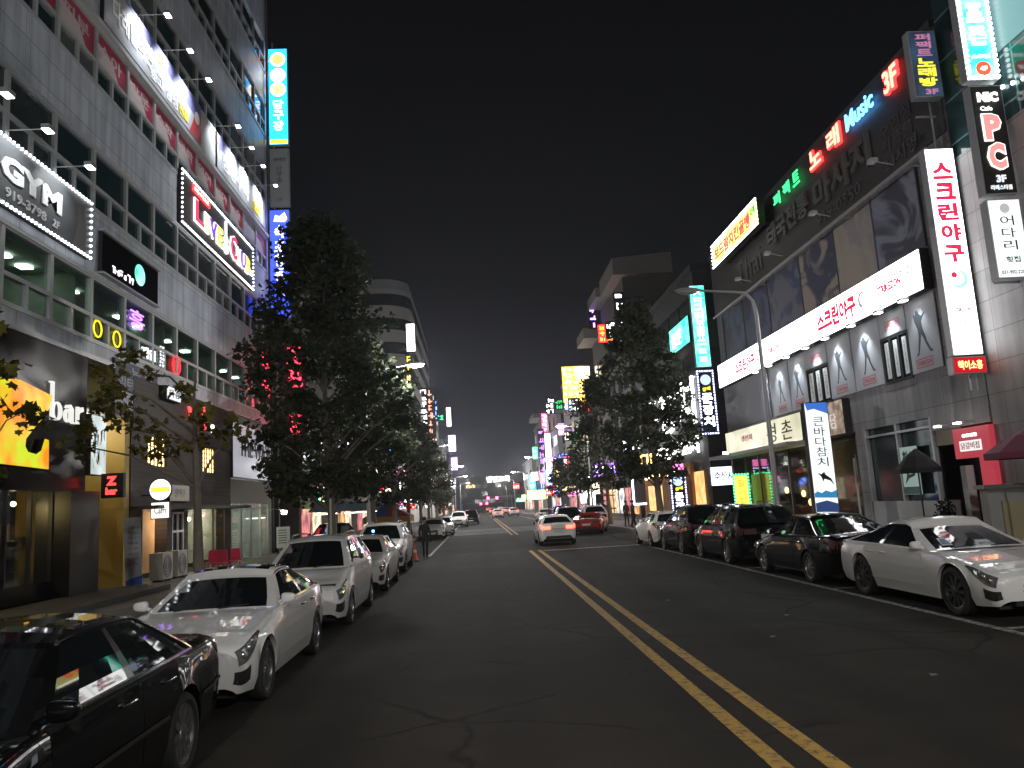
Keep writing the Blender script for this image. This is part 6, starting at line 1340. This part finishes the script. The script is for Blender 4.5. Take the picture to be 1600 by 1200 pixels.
# ------------------------------------------------------------------ trees
def leaf_mat(name, c1, c2):
    m, t, b = _new(name)
    oi = t.nodes.new('ShaderNodeTexCoord'); n = t.nodes.new('ShaderNodeTexNoise'); n.inputs['Scale'].default_value = 1.6; n.inputs['Detail'].default_value = 6
    r = t.nodes.new('ShaderNodeValToRGB'); r.color_ramp.elements[0].position = .35; r.color_ramp.elements[1].position = .68
    r.color_ramp.elements[0].color = (*c1, 1); r.color_ramp.elements[1].color = (*c2, 1)
    t.links.new(oi.outputs['Object'], n.inputs[0]); t.links.new(n.outputs['Fac'], r.inputs[0])
    t.links.new(r.outputs[0], b.inputs['Base Color']); b.inputs['Roughness'].default_value = .6; b.inputs['Specular IOR Level'].default_value = .2
    tr = t.nodes.new('ShaderNodeBsdfTranslucent'); t.links.new(r.outputs[0], tr.inputs[0]); mx = t.nodes.new('ShaderNodeMixShader'); mx.inputs[0].default_value = .25
    t.links.new(b.outputs[0], mx.inputs[1]); t.links.new(tr.outputs[0], mx.inputs[2]); t.links.new(mx.outputs[0], t.nodes['Material Output'].inputs[0])
    return m
LEAF = leaf_mat('plane_leaf', (.020, .030, .018), (.060, .072, .040)); LEAFY = leaf_mat('lit_yellowish_leaf', (.06, .062, .015), (.20, .165, .035))  # second leaf copy: yellowish, with lamplight put into its colour
BARK = P('plane_bark', (.16, .135, .105), .85, vary=.5, scale=5, bump=.6)
LOBES = [(0, -.5), (.16, -.30), (.48, -.22), (.30, -.02), (.40, .22), (.17, .16), (0, .55), (-.17, .16), (-.40, .22), (-.30, -.02), (-.48, -.22), (-.16, -.30)]
def add_leaf(mb, p, s, r, lobed):
    n = Vector((r.gauss(0, .6), r.gauss(0, .6), r.uniform(.1, 1))).normalized(); a = n.orthogonal().normalized(); ang = r.uniform(0, 6.283)
    u = a * math.cos(ang) + n.cross(a) * math.sin(ang); v = n.cross(u)
    if lobed: mb.add([p + u * (x * s) + v * (y * s) - n * (abs(x) * s * .25) for x, y in LOBES], [tuple(range(12))])
    else: mb.add([p - v * s * .5, p + u * s * .42 - n * s * .12, p + v * s * .55, p - u * s * .42 - n * s * .12], [(0, 1, 2, 3)])
def tree(label, x, y, h, trunk_h, prof, nclump, per, leaf, seed, mat=None, lobed=False, cr=.75, lean=(0, 0), trunk_r=.17, group='trees along the kerbs', shift=(0, 0)):
    """prof: [(height share of the crown, radius)]"""
    r = random.Random(seed); o = thing('plane_tree', label, 'tree', (x, y, .15), group)
    top = Vector((x + lean[0], y + lean[1], h - .6))
    tk = MB(); pts = []; nn = 7
    for i in range(nn + 1):
        t = i / nn; pts.append((x + lean[0] * t ** 1.4 + r.uniform(-.06, .06) * (i > 0), y + lean[1] * t ** 1.4 + r.uniform(-.06, .06), .15 + (h - .8) * t))
    tk.tube(pts, [trunk_r * (1.35 if i == 0 else 1) * (1 - .86 * i / nn) for i in range(nn + 1)], 10)
    cb = trunk_h; clumps = []
    def rad(t):
        for (a, b), (c, d) in zip(prof, prof[1:]):
            if t <= c: return b + (d - b) * (t - a) / (c - a)
        return prof[-1][1]
    for i in range(nclump):
        t = r.random() ** .9; R_ = rad(t)
        a = r.uniform(0, 6.283); q = R_ * math.sqrt(r.uniform(.08, 1))
        z = cb + (h - cb) * t
        f = (z - .15) / (h - .8); cx = x + lean[0] * max(0, min(1, f)) ** 1.4; cy = y + lean[1] * max(0, min(1, f)) ** 1.4
        c = Vector((cx + shift[0] + q * math.cos(a), cy + shift[1] + q * math.sin(a), z))
        clumps.append(c)
        if i % 3 == 0:
            zb = max(trunk_h * .8, z - q * .75 - .3); fb = (zb - .15) / (h - .8)
            p0 = Vector((x + lean[0] * max(0, fb) ** 1.4, y + lean[1] * max(0, fb) ** 1.4, zb)); mid = p0.lerp(c, .55) + Vector((0, 0, .18))
            tk.tube([p0, mid, c], [trunk_r * .30, trunk_r * .17, .012], 5)
    tk.build('trunk', BARK, o, 60)
    cw = MB()
    for c in clumps:
        rr = cr * r.uniform(.5, 1.15); k = int(per * r.uniform(.5, 1.3))
        for _ in range(k):
            d = Vector((r.gauss(0, 1), r.gauss(0, 1), r.gauss(0, .75))); d = d.normalized() * rr * r.random() ** .45
            d.z *= .75
            add_leaf(cw, c + d, leaf * r.uniform(.65, 1.25), r, lobed)
    cw.build('crown', mat or LEAF, o)
    return o
BIG = [(0, 1.4), (.12, 2.6), (.32, 3.0), (.5, 2.75), (.68, 2.0), (.82, 1.45), (.93, .9), (1, .35)]
tree('tallest plane tree, dark and pointed, on the left kerb behind the white minivan', -5.1, 28.0, 12.4, 2.7, BIG, 185, 92, .22, 11, cr=.82, lean=(-.25, 0), lobed=True)
tree('slimmer plane tree on the left kerb just behind the tallest one', -4.9, 37.5, 10.2, 3.0, [(0, 1.2), (.2, 2.1), (.5, 2.1), (.8, 1.2), (1, .3)], 130, 60, .23, 12)
for i, (y, h, s) in enumerate(((48, 10.0, 21), (58, 9.8, 22), (69, 9.5, 23), (81, 9.5, 24), (96, 9, 25))):
    tree(f'dark kerb tree on the left, {ORD[i + 2]} along from the viewer', -5.0, y, h, 2.6, [(0, 1.1), (.2, 2.2), (.5, 2.1), (.8, 1.2), (1, .3)], 84, 40, .25, s)
tree('thin tree with pale trunk and sparse yellow green leaves before the timber pub', -5.85, 17.0, 5.9, 3.5, [(0, 1.3), (.3, 2.2), (.7, 2.0), (1, .9)], 24, 28, .19, 33, shift=(-1.0, .3), mat=LEAFY, lobed=True, cr=.46, trunk_r=.13, lean=(-.1, 0))
tree('leafy branch tips reaching in from the tree at the left edge', -7.2, 9.2, 5.4, 3.1, [(0, 1.3), (.4, 1.7), (.8, 1.5), (1, .6)], 30, 26, .20, 37, mat=LEAFY, lobed=True, cr=.45, trunk_r=.11)
tree('sparse young tree with bare twigs before the glowing Z', -7.6, 12.6, 4.4, 2.9, [(0, .7), (.4, 1.1), (1, .5)], 12, 14, .20, 41, mat=LEAFY, lobed=True, cr=.32, trunk_r=.07)
RB = [(0, 1.3), (.15, 2.3), (.4, 2.55), (.6, 2.3), (.8, 1.4), (1, .35)]
tree('large dark plane tree on the right kerb before the side road', 9.75, 42.6, 12.5, 3.0, RB, 160, 76, .235, 51, lean=(-.7, 0), trunk_r=.2)
tree('dark plane tree on the right kerb just past the side road', 9.75, 60, 11.2, 2.8, RB, 120, 42, .26, 52, lean=(-.5, 0))
for i, (y, h, s) in enumerate(((72, 9.2, 53), (80, 7.4, 54), (95, 7, 55))):
    tree(f'dark kerb tree on the right, {ORD[i + 2]} along from the viewer', 9.9, y, h, 2.6, [(0, .8), (.2, 1.6), (.5, 1.5), (.8, 1.0), (1, .3)], 56, 34, .27, s)
tree('pale yellow green small tree lit by the shops far along the left kerb', -5.2, 118, 6.5, 1.6, [(0, 1.0), (.5, 1.6), (1, .4)], 50, 40, .3, 61, mat=LEAFY)
# ------------------------------------------------------------------ kerb-side things
o = thing('stop_sign', 'octagonal sign seen from its grey back on a pole before the white pillar sign', 'sign', (10.9, 22.6, .15))
an = R(62)
SFr = Frame((10.9, 22.6, .05), (math.cos(an), math.sin(an), 0), (math.sin(an), -math.cos(an), 0))
part(o, 'pole', STEEL, lambda m: m.tube([(10.9, 22.6, .15), (10.9, 22.6, 2.8)], .035, 8))
part(o, 'plate', P('sign_back', (.30, .30, .30), .5, .3), lambda m: m.fpoly(SFr, [(.43 * math.cos(R(22.5 + 45 * k)), 2.45 + .43 * math.sin(R(22.5 + 45 * k))) for k in range(8)], .04, .05))
part(o, 'clamp', STEEL, lambda m: (m.fbox(SFr, -.2, .2, 2.6, 2.64, .0, .038), m.fbox(SFr, -.2, .2, 2.26, 2.3, .0, .038)))
o = thing('steel_post', 'thin grey post standing among the parked cars at the left kerb', 'post', (-4.75, 26.0, .15))
part(o, 'pole', STEEL, lambda m: m.tube([(-4.75, 26, .15), (-4.75, 26, 2.6)], .035, 8)); part(o, 'cap', DARK, lambda m: m.ball((-4.75, 26, 2.61), .045, 8, 5))
def cone(x, y, label):
    o = thing('traffic_cone', label, 'traffic cone', (x, y, 0)); OC = P('cone_orange', (.75, .10, .03), .5)
    part(o, 'base', RUB, lambda m: m.box(x - .19, x + .19, y - .19, y + .19, .0, .045))
    def c(m):
        base = len(m.v); prof = [(.15, .045), (.14, .06), (.03, .70), (.0, .71)]
        for k in range(16):
            for r_, z in prof: m.v.append((x + r_ * math.cos(k * .3927), y + r_ * math.sin(k * .3927), z))
        for k in range(16):
            for i in range(3): m.f.append((base + k * 4 + i, base + ((k + 1) % 16) * 4 + i, base + ((k + 1) % 16) * 4 + i + 1, base + k * 4 + i + 1))
    part(o, 'body', OC, c, 60)
    part(o, 'reflective_band', P('band_white', (.8, .8, .8), .4), lambda m: m.tube([(x, y, .36), (x, y, .47)], [.098, .079], 16, False), 60)
cone(-2.72, 33.2, 'orange traffic cone with white band standing by the man at the left row')
def canopy(x, y, w_, label, cols_):
    o = thing('canopy_tent', label, 'tent', (x, y, .15)); h0, h1, hp = 1.35, 1.75, 2.85
    c4 = [(x - w_, y - w_), (x + w_, y - w_), (x + w_, y + w_), (x - w_, y + w_)]
    for i in range(4):
        a, b = c4[i], c4[(i + 1) % 4]; mid = ((a[0] + b[0]) / 2, (a[1] + b[1]) / 2)
        for p, q, cc in ((a, mid, cols_[0]), (mid, b, cols_[1])):
            part(o, 'roof_panel', cc, lambda m: m.add([(p[0], p[1], h1), (q[0], q[1], h1), (x + (q[0] - x) * .45, y + (q[1] - y) * .45, h1 + .42), (x, y, hp), (x + (p[0] - x) * .45, y + (p[1] - y) * .45, h1 + .42)], [(0, 1, 2, 4), (2, 3, 4)]))
        part(o, 'valance', cols_[2], lambda m: m.add([(a[0], a[1], h1), (b[0], b[1], h1), (b[0], b[1], h0), (a[0], a[1], h0)], [(0, 1, 2, 3)]))
        part(o, 'leg', STEEL, lambda m: m.tube([(a[0], a[1], .15), (a[0], a[1], h1)], .025, 6))
canopy(-5.95, 53.5, 1.5, 'red and blue peaked canopy with yellow valance on the left pavement', [P('tent_blue', (.03, .09, .22), .7), P('tent_red', (.32, .025, .04), .7), P('tent_yellow', (.36, .20, .02), .7)])
for i, (x, y, wd) in enumerate(((-9.6, 50.5, 2.0), (-8.4, 57.5, 3.4))):
    o = thing('shop_awning', ['pale blue shop awning under the big tree on the left', 'pale blue shop awning beside the red and blue canopy'][i], 'awning', (x, y, .15), 'pale awnings at the left shops')
    part(o, 'cloth', P('awning_blue', (.20, .26, .32), .7), lambda m: m.add([(x - wd / 2, y, 2.35), (x + wd / 2, y, 2.2), (x + wd / 2, y + 2.5, 2.85), (x - wd / 2, y + 2.5, 3.0), (x - wd / 2, y, 2.31), (x + wd / 2, y, 2.16), (x + wd / 2, y + 2.5, 2.81), (x - wd / 2, y + 2.5, 2.96)], [(0, 1, 2, 3), (7, 6, 5, 4), (0, 4, 5, 1), (1, 5, 6, 2), (2, 6, 7, 3), (3, 7, 4, 0)]))
    part(o, 'tube_light', E('shop_tube', (1, .93, .8), 7), lambda m: m.box(x - wd * .35, x + wd * .35, y + .4, y + .45, 2.12, 2.17))
    for sx_ in (-1, 1): part(o, 'post', STEEL, lambda m: m.tube([(x + sx_ * (wd / 2 - .1), y + .1, .15), (x + sx_ * (wd / 2 - .1), y + .1, 2.2)], .025, 6))
def parasol(x, y, z, rr, label, mat):
    o = thing('parasol', label, 'parasol', (x, y, .15))
    part(o, 'pole', DARK, lambda m: m.tube([(x, y, .15), (x, y, z + .55)], .025, 8)); part(o, 'base', DARK, lambda m: m.tube([(x, y, .15), (x, y, .24)], [.28, .22], 12))
    def can(m):
        b = len(m.v); n = 8
        m.v.append((x, y, z + .6))
        for q, zz in ((.5, .36), (1, .0), (1.0, -.14)):
            for k in range(n): m.v.append((x + rr * q * math.cos(k * .7854 + .2), y + rr * q * math.sin(k * .7854 + .2), z + zz))
        for k in range(n): m.f.append((b, b + 1 + k, b + 1 + (k + 1) % n))
        for L_ in (0, 1):
            for k in range(n): m.f.append((b + 1 + L_ * n + k, b + 1 + (L_ + 1) * n + k, b + 1 + (L_ + 1) * n + (k + 1) % n, b + 1 + L_ * n + (k + 1) % n))
    part(o, 'canopy', mat, can)
parasol(13.2, 23.4, 2.42, .62, 'black folded edge parasol before the dark window with the fish poster', P('black_cloth', (.015, .015, .016), .8))
parasol(12.35, 17.0, 2.55, 1.05, 'burgundy parasol at the right edge beside the red sign', P('burgundy_cloth', (.16, .03, .06), .75))
o = thing('stone_planter', 'pale stone counter with a tan board at the right edge below the red sign', 'counter', (12.6, 18.4, .15))
part(o, 'wall', P('pale_stone', (.30, .29, .27), .7, vary=.2, scale=3), lambda m: (m.box(12.3, 13.6, 18.9, 19.2, .15, 1.75), m.box(12.9, 13.3, 17.2, 17.5, .15, 2.0))); part(o, 'board', P('tan_board', (.34, .29, .18), .6, vary=.1), lambda m: m.box(12.6, 13.1, 18.84, 18.89, .3, 1.45)); part(o, 'cap', P('pale_cap', (.36, .35, .33), .6), lambda m: m.box(12.2, 13.7, 18.84, 19.26, 1.751, 1.85))
o = thing('door_column', 'white column beside the black shop door under the red sign', 'column', (14.2, 22.6, .15))
part(o, 'shaft', P('white_column', (.50, .50, .49), .6), lambda m: m.box(14.1, 14.35, 22.5, 22.75, .15, 2.4)); part(o, 'base', P('pale_stone', (.30, .29, .27), .7, vary=.2, scale=3), lambda m: m.box(14.05, 14.4, 22.45, 22.8, .15, .3))
o = thing('potted_shrub', 'dark potted shrub at the foot of the white column by the door', 'plant', (13.7, 23.1, .15))
part(o, 'pot', P('dark_pot', (.06, .05, .045), .6), lambda m: m.tube([(13.7, 23.1, .15), (13.7, 23.1, .55)], [.17, .22], 12))
def shrub(m):
    r = random.Random(3)
    for _ in range(420):
        d = Vector((r.gauss(0, 1), r.gauss(0, 1), r.gauss(0, 1.5))).normalized() * r.random() ** .5; add_leaf(m, Vector((13.7 + d.x * .33, 23.1 + d.y * .33, 1.0 + d.z * .5)), .09, r, False)
part(o, 'foliage', LEAF, shrub)
# traffic signals far down the street
for i, (x, y, z, lb) in enumerate(((3.45, 240, 4.3, 'red traffic signal over the far lanes, left of the upper pair'), (6.1, 240, 4.2, 'red traffic signal over the far lanes, right of the upper pair'), (1.4, 300, 2.9, 'small red signal lowest left at the far junction'), (3.6, 300, 2.9, 'small red signal lowest right at the far junction'))):
    o = thing('traffic_signal', lb, 'traffic signal', (x, y, 0), 'red signals at the far junction')
    part(o, 'housing', DARK, lambda m: m.box(x - 1.0, x + 1.0, y, y + .25, z - .32, z + .32)); part(o, 'red_lamp', E('signal_red', (1, .02, .08), 40, light=False), lambda m: m.ball((x - .55, y - .02, z), .42, 12, 8, (1, .3, 1)), 60)
    part(o, 'lamp', DARK, lambda m: [m.disc(SF(y - .01), x + q, z, .2, .0, .03) for q in (.15, .65)]); part(o, 'pole', STEEL, lambda m: (m.tube([(10 if x > 2 else -6, y + .3, 0), (10 if x > 2 else -6, y + .3, z + .4)], .1, 8), m.tube([(10 if x > 2 else -6, y + .3, z + .3), (x - 1, y + .3, z + .35)], .06, 8)))
# ------------------------------------------------------------------ people
def cloth_mat(name, jacket, trousers, shoes=(.02, .02, .02), skin=(.38, .24, .17)):
    m, t, b = _new(name); tc = t.nodes.new('ShaderNodeTexCoord'); s = t.nodes.new('ShaderNodeSeparateXYZ'); r = t.nodes.new('ShaderNodeValToRGB'); r.color_ramp.interpolation = 'CONSTANT'
    mu = t.nodes.new('ShaderNodeMath'); mu.operation = 'DIVIDE'; mu.inputs[1].default_value = 2.0
    t.links.new(tc.outputs['Object'], s.inputs[0]); t.links.new(s.outputs['Z'], mu.inputs[0]); t.links.new(mu.outputs[0], r.inputs[0])
    e_ = r.color_ramp.elements; e_[0].position = 0; e_[0].color = (*shoes, 1); e_[1].position = .045; e_[1].color = (*trousers, 1)
    k = e_.new(.445); k.color = (*jacket, 1); k = e_.new(.735); k.color = (*skin, 1)
    t.links.new(r.outputs[0], b.inputs['Base Color']); b.inputs['Roughness'].default_value = .8
    return m
def person(x, y, z, rz, label, mat, h=1.72, stride=.0, arm=.1, hair=(.012, .010, .009)):
    o = thing('person', label, 'person', (x, y, z), None, R(rz))
    V_, E_, Rr_ = [], [], []
    def j(p, r_, par=None):
        V_.append(p); Rr_.append(r_)
        if par is not None: E_.append((par, len(V_) - 1))
        return len(V_) - 1
    pel = j((0, 0, .92), .135); wa = j((0, .0, 1.08), .125, pel); ch = j((0, .01, 1.28), .155, wa); nk0 = j((0, .0, 1.43), .09, ch); nk = j((0, -.01, 1.50), .055, nk0); hd0 = j((0, -.02, 1.57), .075, nk); hd = j((0, -.02, 1.65), .092, hd0); ht = j((0, -.01, 1.72), .06, hd)
    for s in (1, -1):
        hip = j((s * .09, 0, .86), .095, pel); kn = j((s * .10, -s * stride * .5 - .015, .48), .062, hip); an_ = j((s * .105, -s * stride + .02, .09), .045, kn); j((s * .12, -s * stride - .14, .035), .035, an_)
        sh = j((s * .17, .01, 1.385), .068, nk0 if 0 else ch); el = j((s * .235, .02 + s * arm * .4, 1.10), .048, sh); wr = j((s * .245, -.05 + s * arm, .86), .033, el); pa = j((s * .245, -.07 + s * arm, .79), .034, wr)
        for q in range(4): k1 = j((s * (.262 - q * .004), -.105 + q * .022 + s * arm, .725 - .008 * (q in (1, 2))), .0085, pa); j((s * (.245 - q * .003), -.108 + q * .02 + s * arm, .69 - .01 * (q in (1, 2))), .0075, k1)
        k1 = j((s * .225, -.12 + s * arm, .77), .0095, pa); j((s * .222, -.135 + s * arm, .735), .008, k1)
    # face: nose, ears
    j((0, -.118, 1.635), .016, hd)
    for s in (1, -1): j((s * .098, -.01, 1.64), .018, hd)
    sc_ = h / 1.76
    me = bpy.data.meshes.new('body'); me.from_pydata([(a * sc_, b * sc_, c * sc_) for a, b, c in V_], E_, []); me.update(); me.materials.append(mat)
    b = bpy.data.objects.new('body', me); COL.objects.link(b); b.parent = o
    sk = b.modifiers.new('skin', 'SKIN'); lay = me.skin_vertices[0] if me.skin_vertices else None
    if lay is None:
        bpy.context.view_layer.objects.active = b; me.attributes  # skin layer is made with the modifier
    for i, r_ in enumerate(Rr_):
        me.skin_vertices[0].data[i].radius = (r_ * sc_, r_ * sc_ * (.72 if i in (0, 1, 2) else 1))
    me.skin_vertices[0].data[0].use_root = True
    sb = b.modifiers.new('subsurf', 'SUBSURF'); sb.levels = sb.render_levels = 1
    WORLD[b.name] = WORLD[o.name]
    hm = MB(); hm.ball((x + .0, y + .005 * sc_, z + 1.69 * sc_), .105 * sc_, 12, 8, (.95, 1.08, .85)); hb = hm.build('hair', P('dark_hair', hair, .6), o, 60)
    return o
DCL = cloth_mat('dark_clothes', (.022, .023, .027), (.020, .020, .024), (.22, .22, .22)); GCL = cloth_mat('grey_clothes', (.06, .055, .06), (.03, .03, .035)); BCL = cloth_mat('blue_clothes', (.05, .06, .10), (.02, .02, .02)); RCL = cloth_mat('brown_clothes', (.10, .06, .045), (.03, .03, .035))
person(-2.35, 34.4, 0, 160, 'person in dark jacket and trousers standing by the orange cone', DCL, 1.76, .08, .05)
person(6.25, 71.5, 0, 170, 'person in dark clothes standing in the road beyond the braking white car', GCL, 1.7, .06)
for i, (x, y, rz, mt, lb, st) in enumerate(((9.7, 50.6, 90, GCL, 'person in grey at the right corner beside the red car', .15), (9.95, 51.6, 250, DCL, 'person in black in the middle of the group at the right corner', .1), (9.75, 53.0, 20, RCL, 'person in brown at the right corner farthest from the viewer', .05), (11.2, 72, 180, DCL, 'person in dark clothes walking by the white shop sign on the right', .2), (10.7, 66, 0, BCL, 'person in blue walking along the right pavement beyond the side road', .2), (-7.6, 63.5, 30, BCL, 'person in blue standing behind the canopy tent on the left', .05))):
    person(x, y, .15 if y > 48.7 or x < 0 else .0, rz, lb, mt, 1.72, st, .08)
# parked motorbike seen over the hatchback
o = thing('motor_scooter', 'dark delivery scooter on the left pavement behind the tall white car', 'scooter', (-5.6, 34.2, .15)); x, y, z = -5.6, 34.2, .15
for yy in (-.62, .62): wo = part(o, 'wheel', RUB, lambda m: m.lathe_x([(-.05, .17), (-.05, .23), (0, .25), (.05, .23), (.05, .17)], x, y + yy, z + .25, 20), 50)
part(o, 'body', PB_, lambda m: (m.tube([(x, y + .62, z + .5), (x, y + .2, z + .55), (x, y - .1, z + .35), (x, y - .4, z + .5)], [.13, .16, .10, .11], 10)), 60)
part(o, 'seat', PLASTIC, lambda m: m.tube([(x, y + .65, z + .75), (x, y + .05, z + .74)], [.10, .13], 10), 60)
part(o, 'fork', STEEL, lambda m: m.tube([(x, y - .62, z + .25), (x, y - .42, z + 1.0)], .03, 8)); part(o, 'handlebar', DARK, lambda m: m.tube([(x - .34, y - .36, z + 1.06), (x, y - .42, z + 1.0), (x + .34, y - .36, z + 1.06)], .018, 6)); part(o, 'windshield', P('screen_grey', (.2, .2, .2), .2), lambda m: m.add([(x - .2, y - .46, z + 1.0), (x + .2, y - .46, z + 1.0), (x + .14, y - .36, z + 1.45), (x - .14, y - .36, z + 1.45)], [(0, 1, 2, 3)]))
part(o, 'cargo_box', P('box_grey', (.25, .25, .26), .5), lambda m: m.box(x - .22, x + .22, y + .55, y + 1.0, z + .85, z + 1.25))
# bollard row at the white shop, menu boards
o = thing('menu_board', 'small white menu board by the door of the corner shop on the left', 'sign', (-10.4, 43.2, .15)); f = SF(43.2)
part(o, 'panel', WHITEP, lambda m: m.fbox(f, -10.75, -10.05, .5, 1.6, -.02, .02)); part(o, 'leg', DARK, lambda m: (m.box(-10.7, -10.66, 43.18, 43.22, .15, .5), m.box(-10.14, -10.1, 43.18, 43.22, .15, .5))); part(o, 'lettering', BLKT, lambda m: [m.fbox(f, -10.65, -10.2, 1.4 - i * .13, 1.44 - i * .13, .021, .024) for i in range(6)])
o = thing('concrete_step', 'low dark concrete step in front of the black bar front', 'step', (-10.4, 21, .15)); part(o, 'tread', P('dark_step', (.07, .065, .06), .8, vary=.2), lambda m: m.box(-11.39, -9.4, 14, 25.0, .155, .30))
# ------------------------------------------------------------------ night haze over the street
hz = MB().box(-75, 75, -50, 440, -1.6, 43)
hm, ht, hb = _new('haze')
ht.nodes.remove(hb); pv = ht.nodes.new('ShaderNodeVolumePrincipled'); pv.inputs['Color'].default_value = (.85, .88, .95, 1); pv.inputs['Density'].default_value = .0004; pv.inputs['Anisotropy'].default_value = .6
ht.links.new(pv.outputs[0], ht.nodes['Material Output'].inputs['Volume'])
tag(hz.build('haze', hm), None, None, kind='stuff')
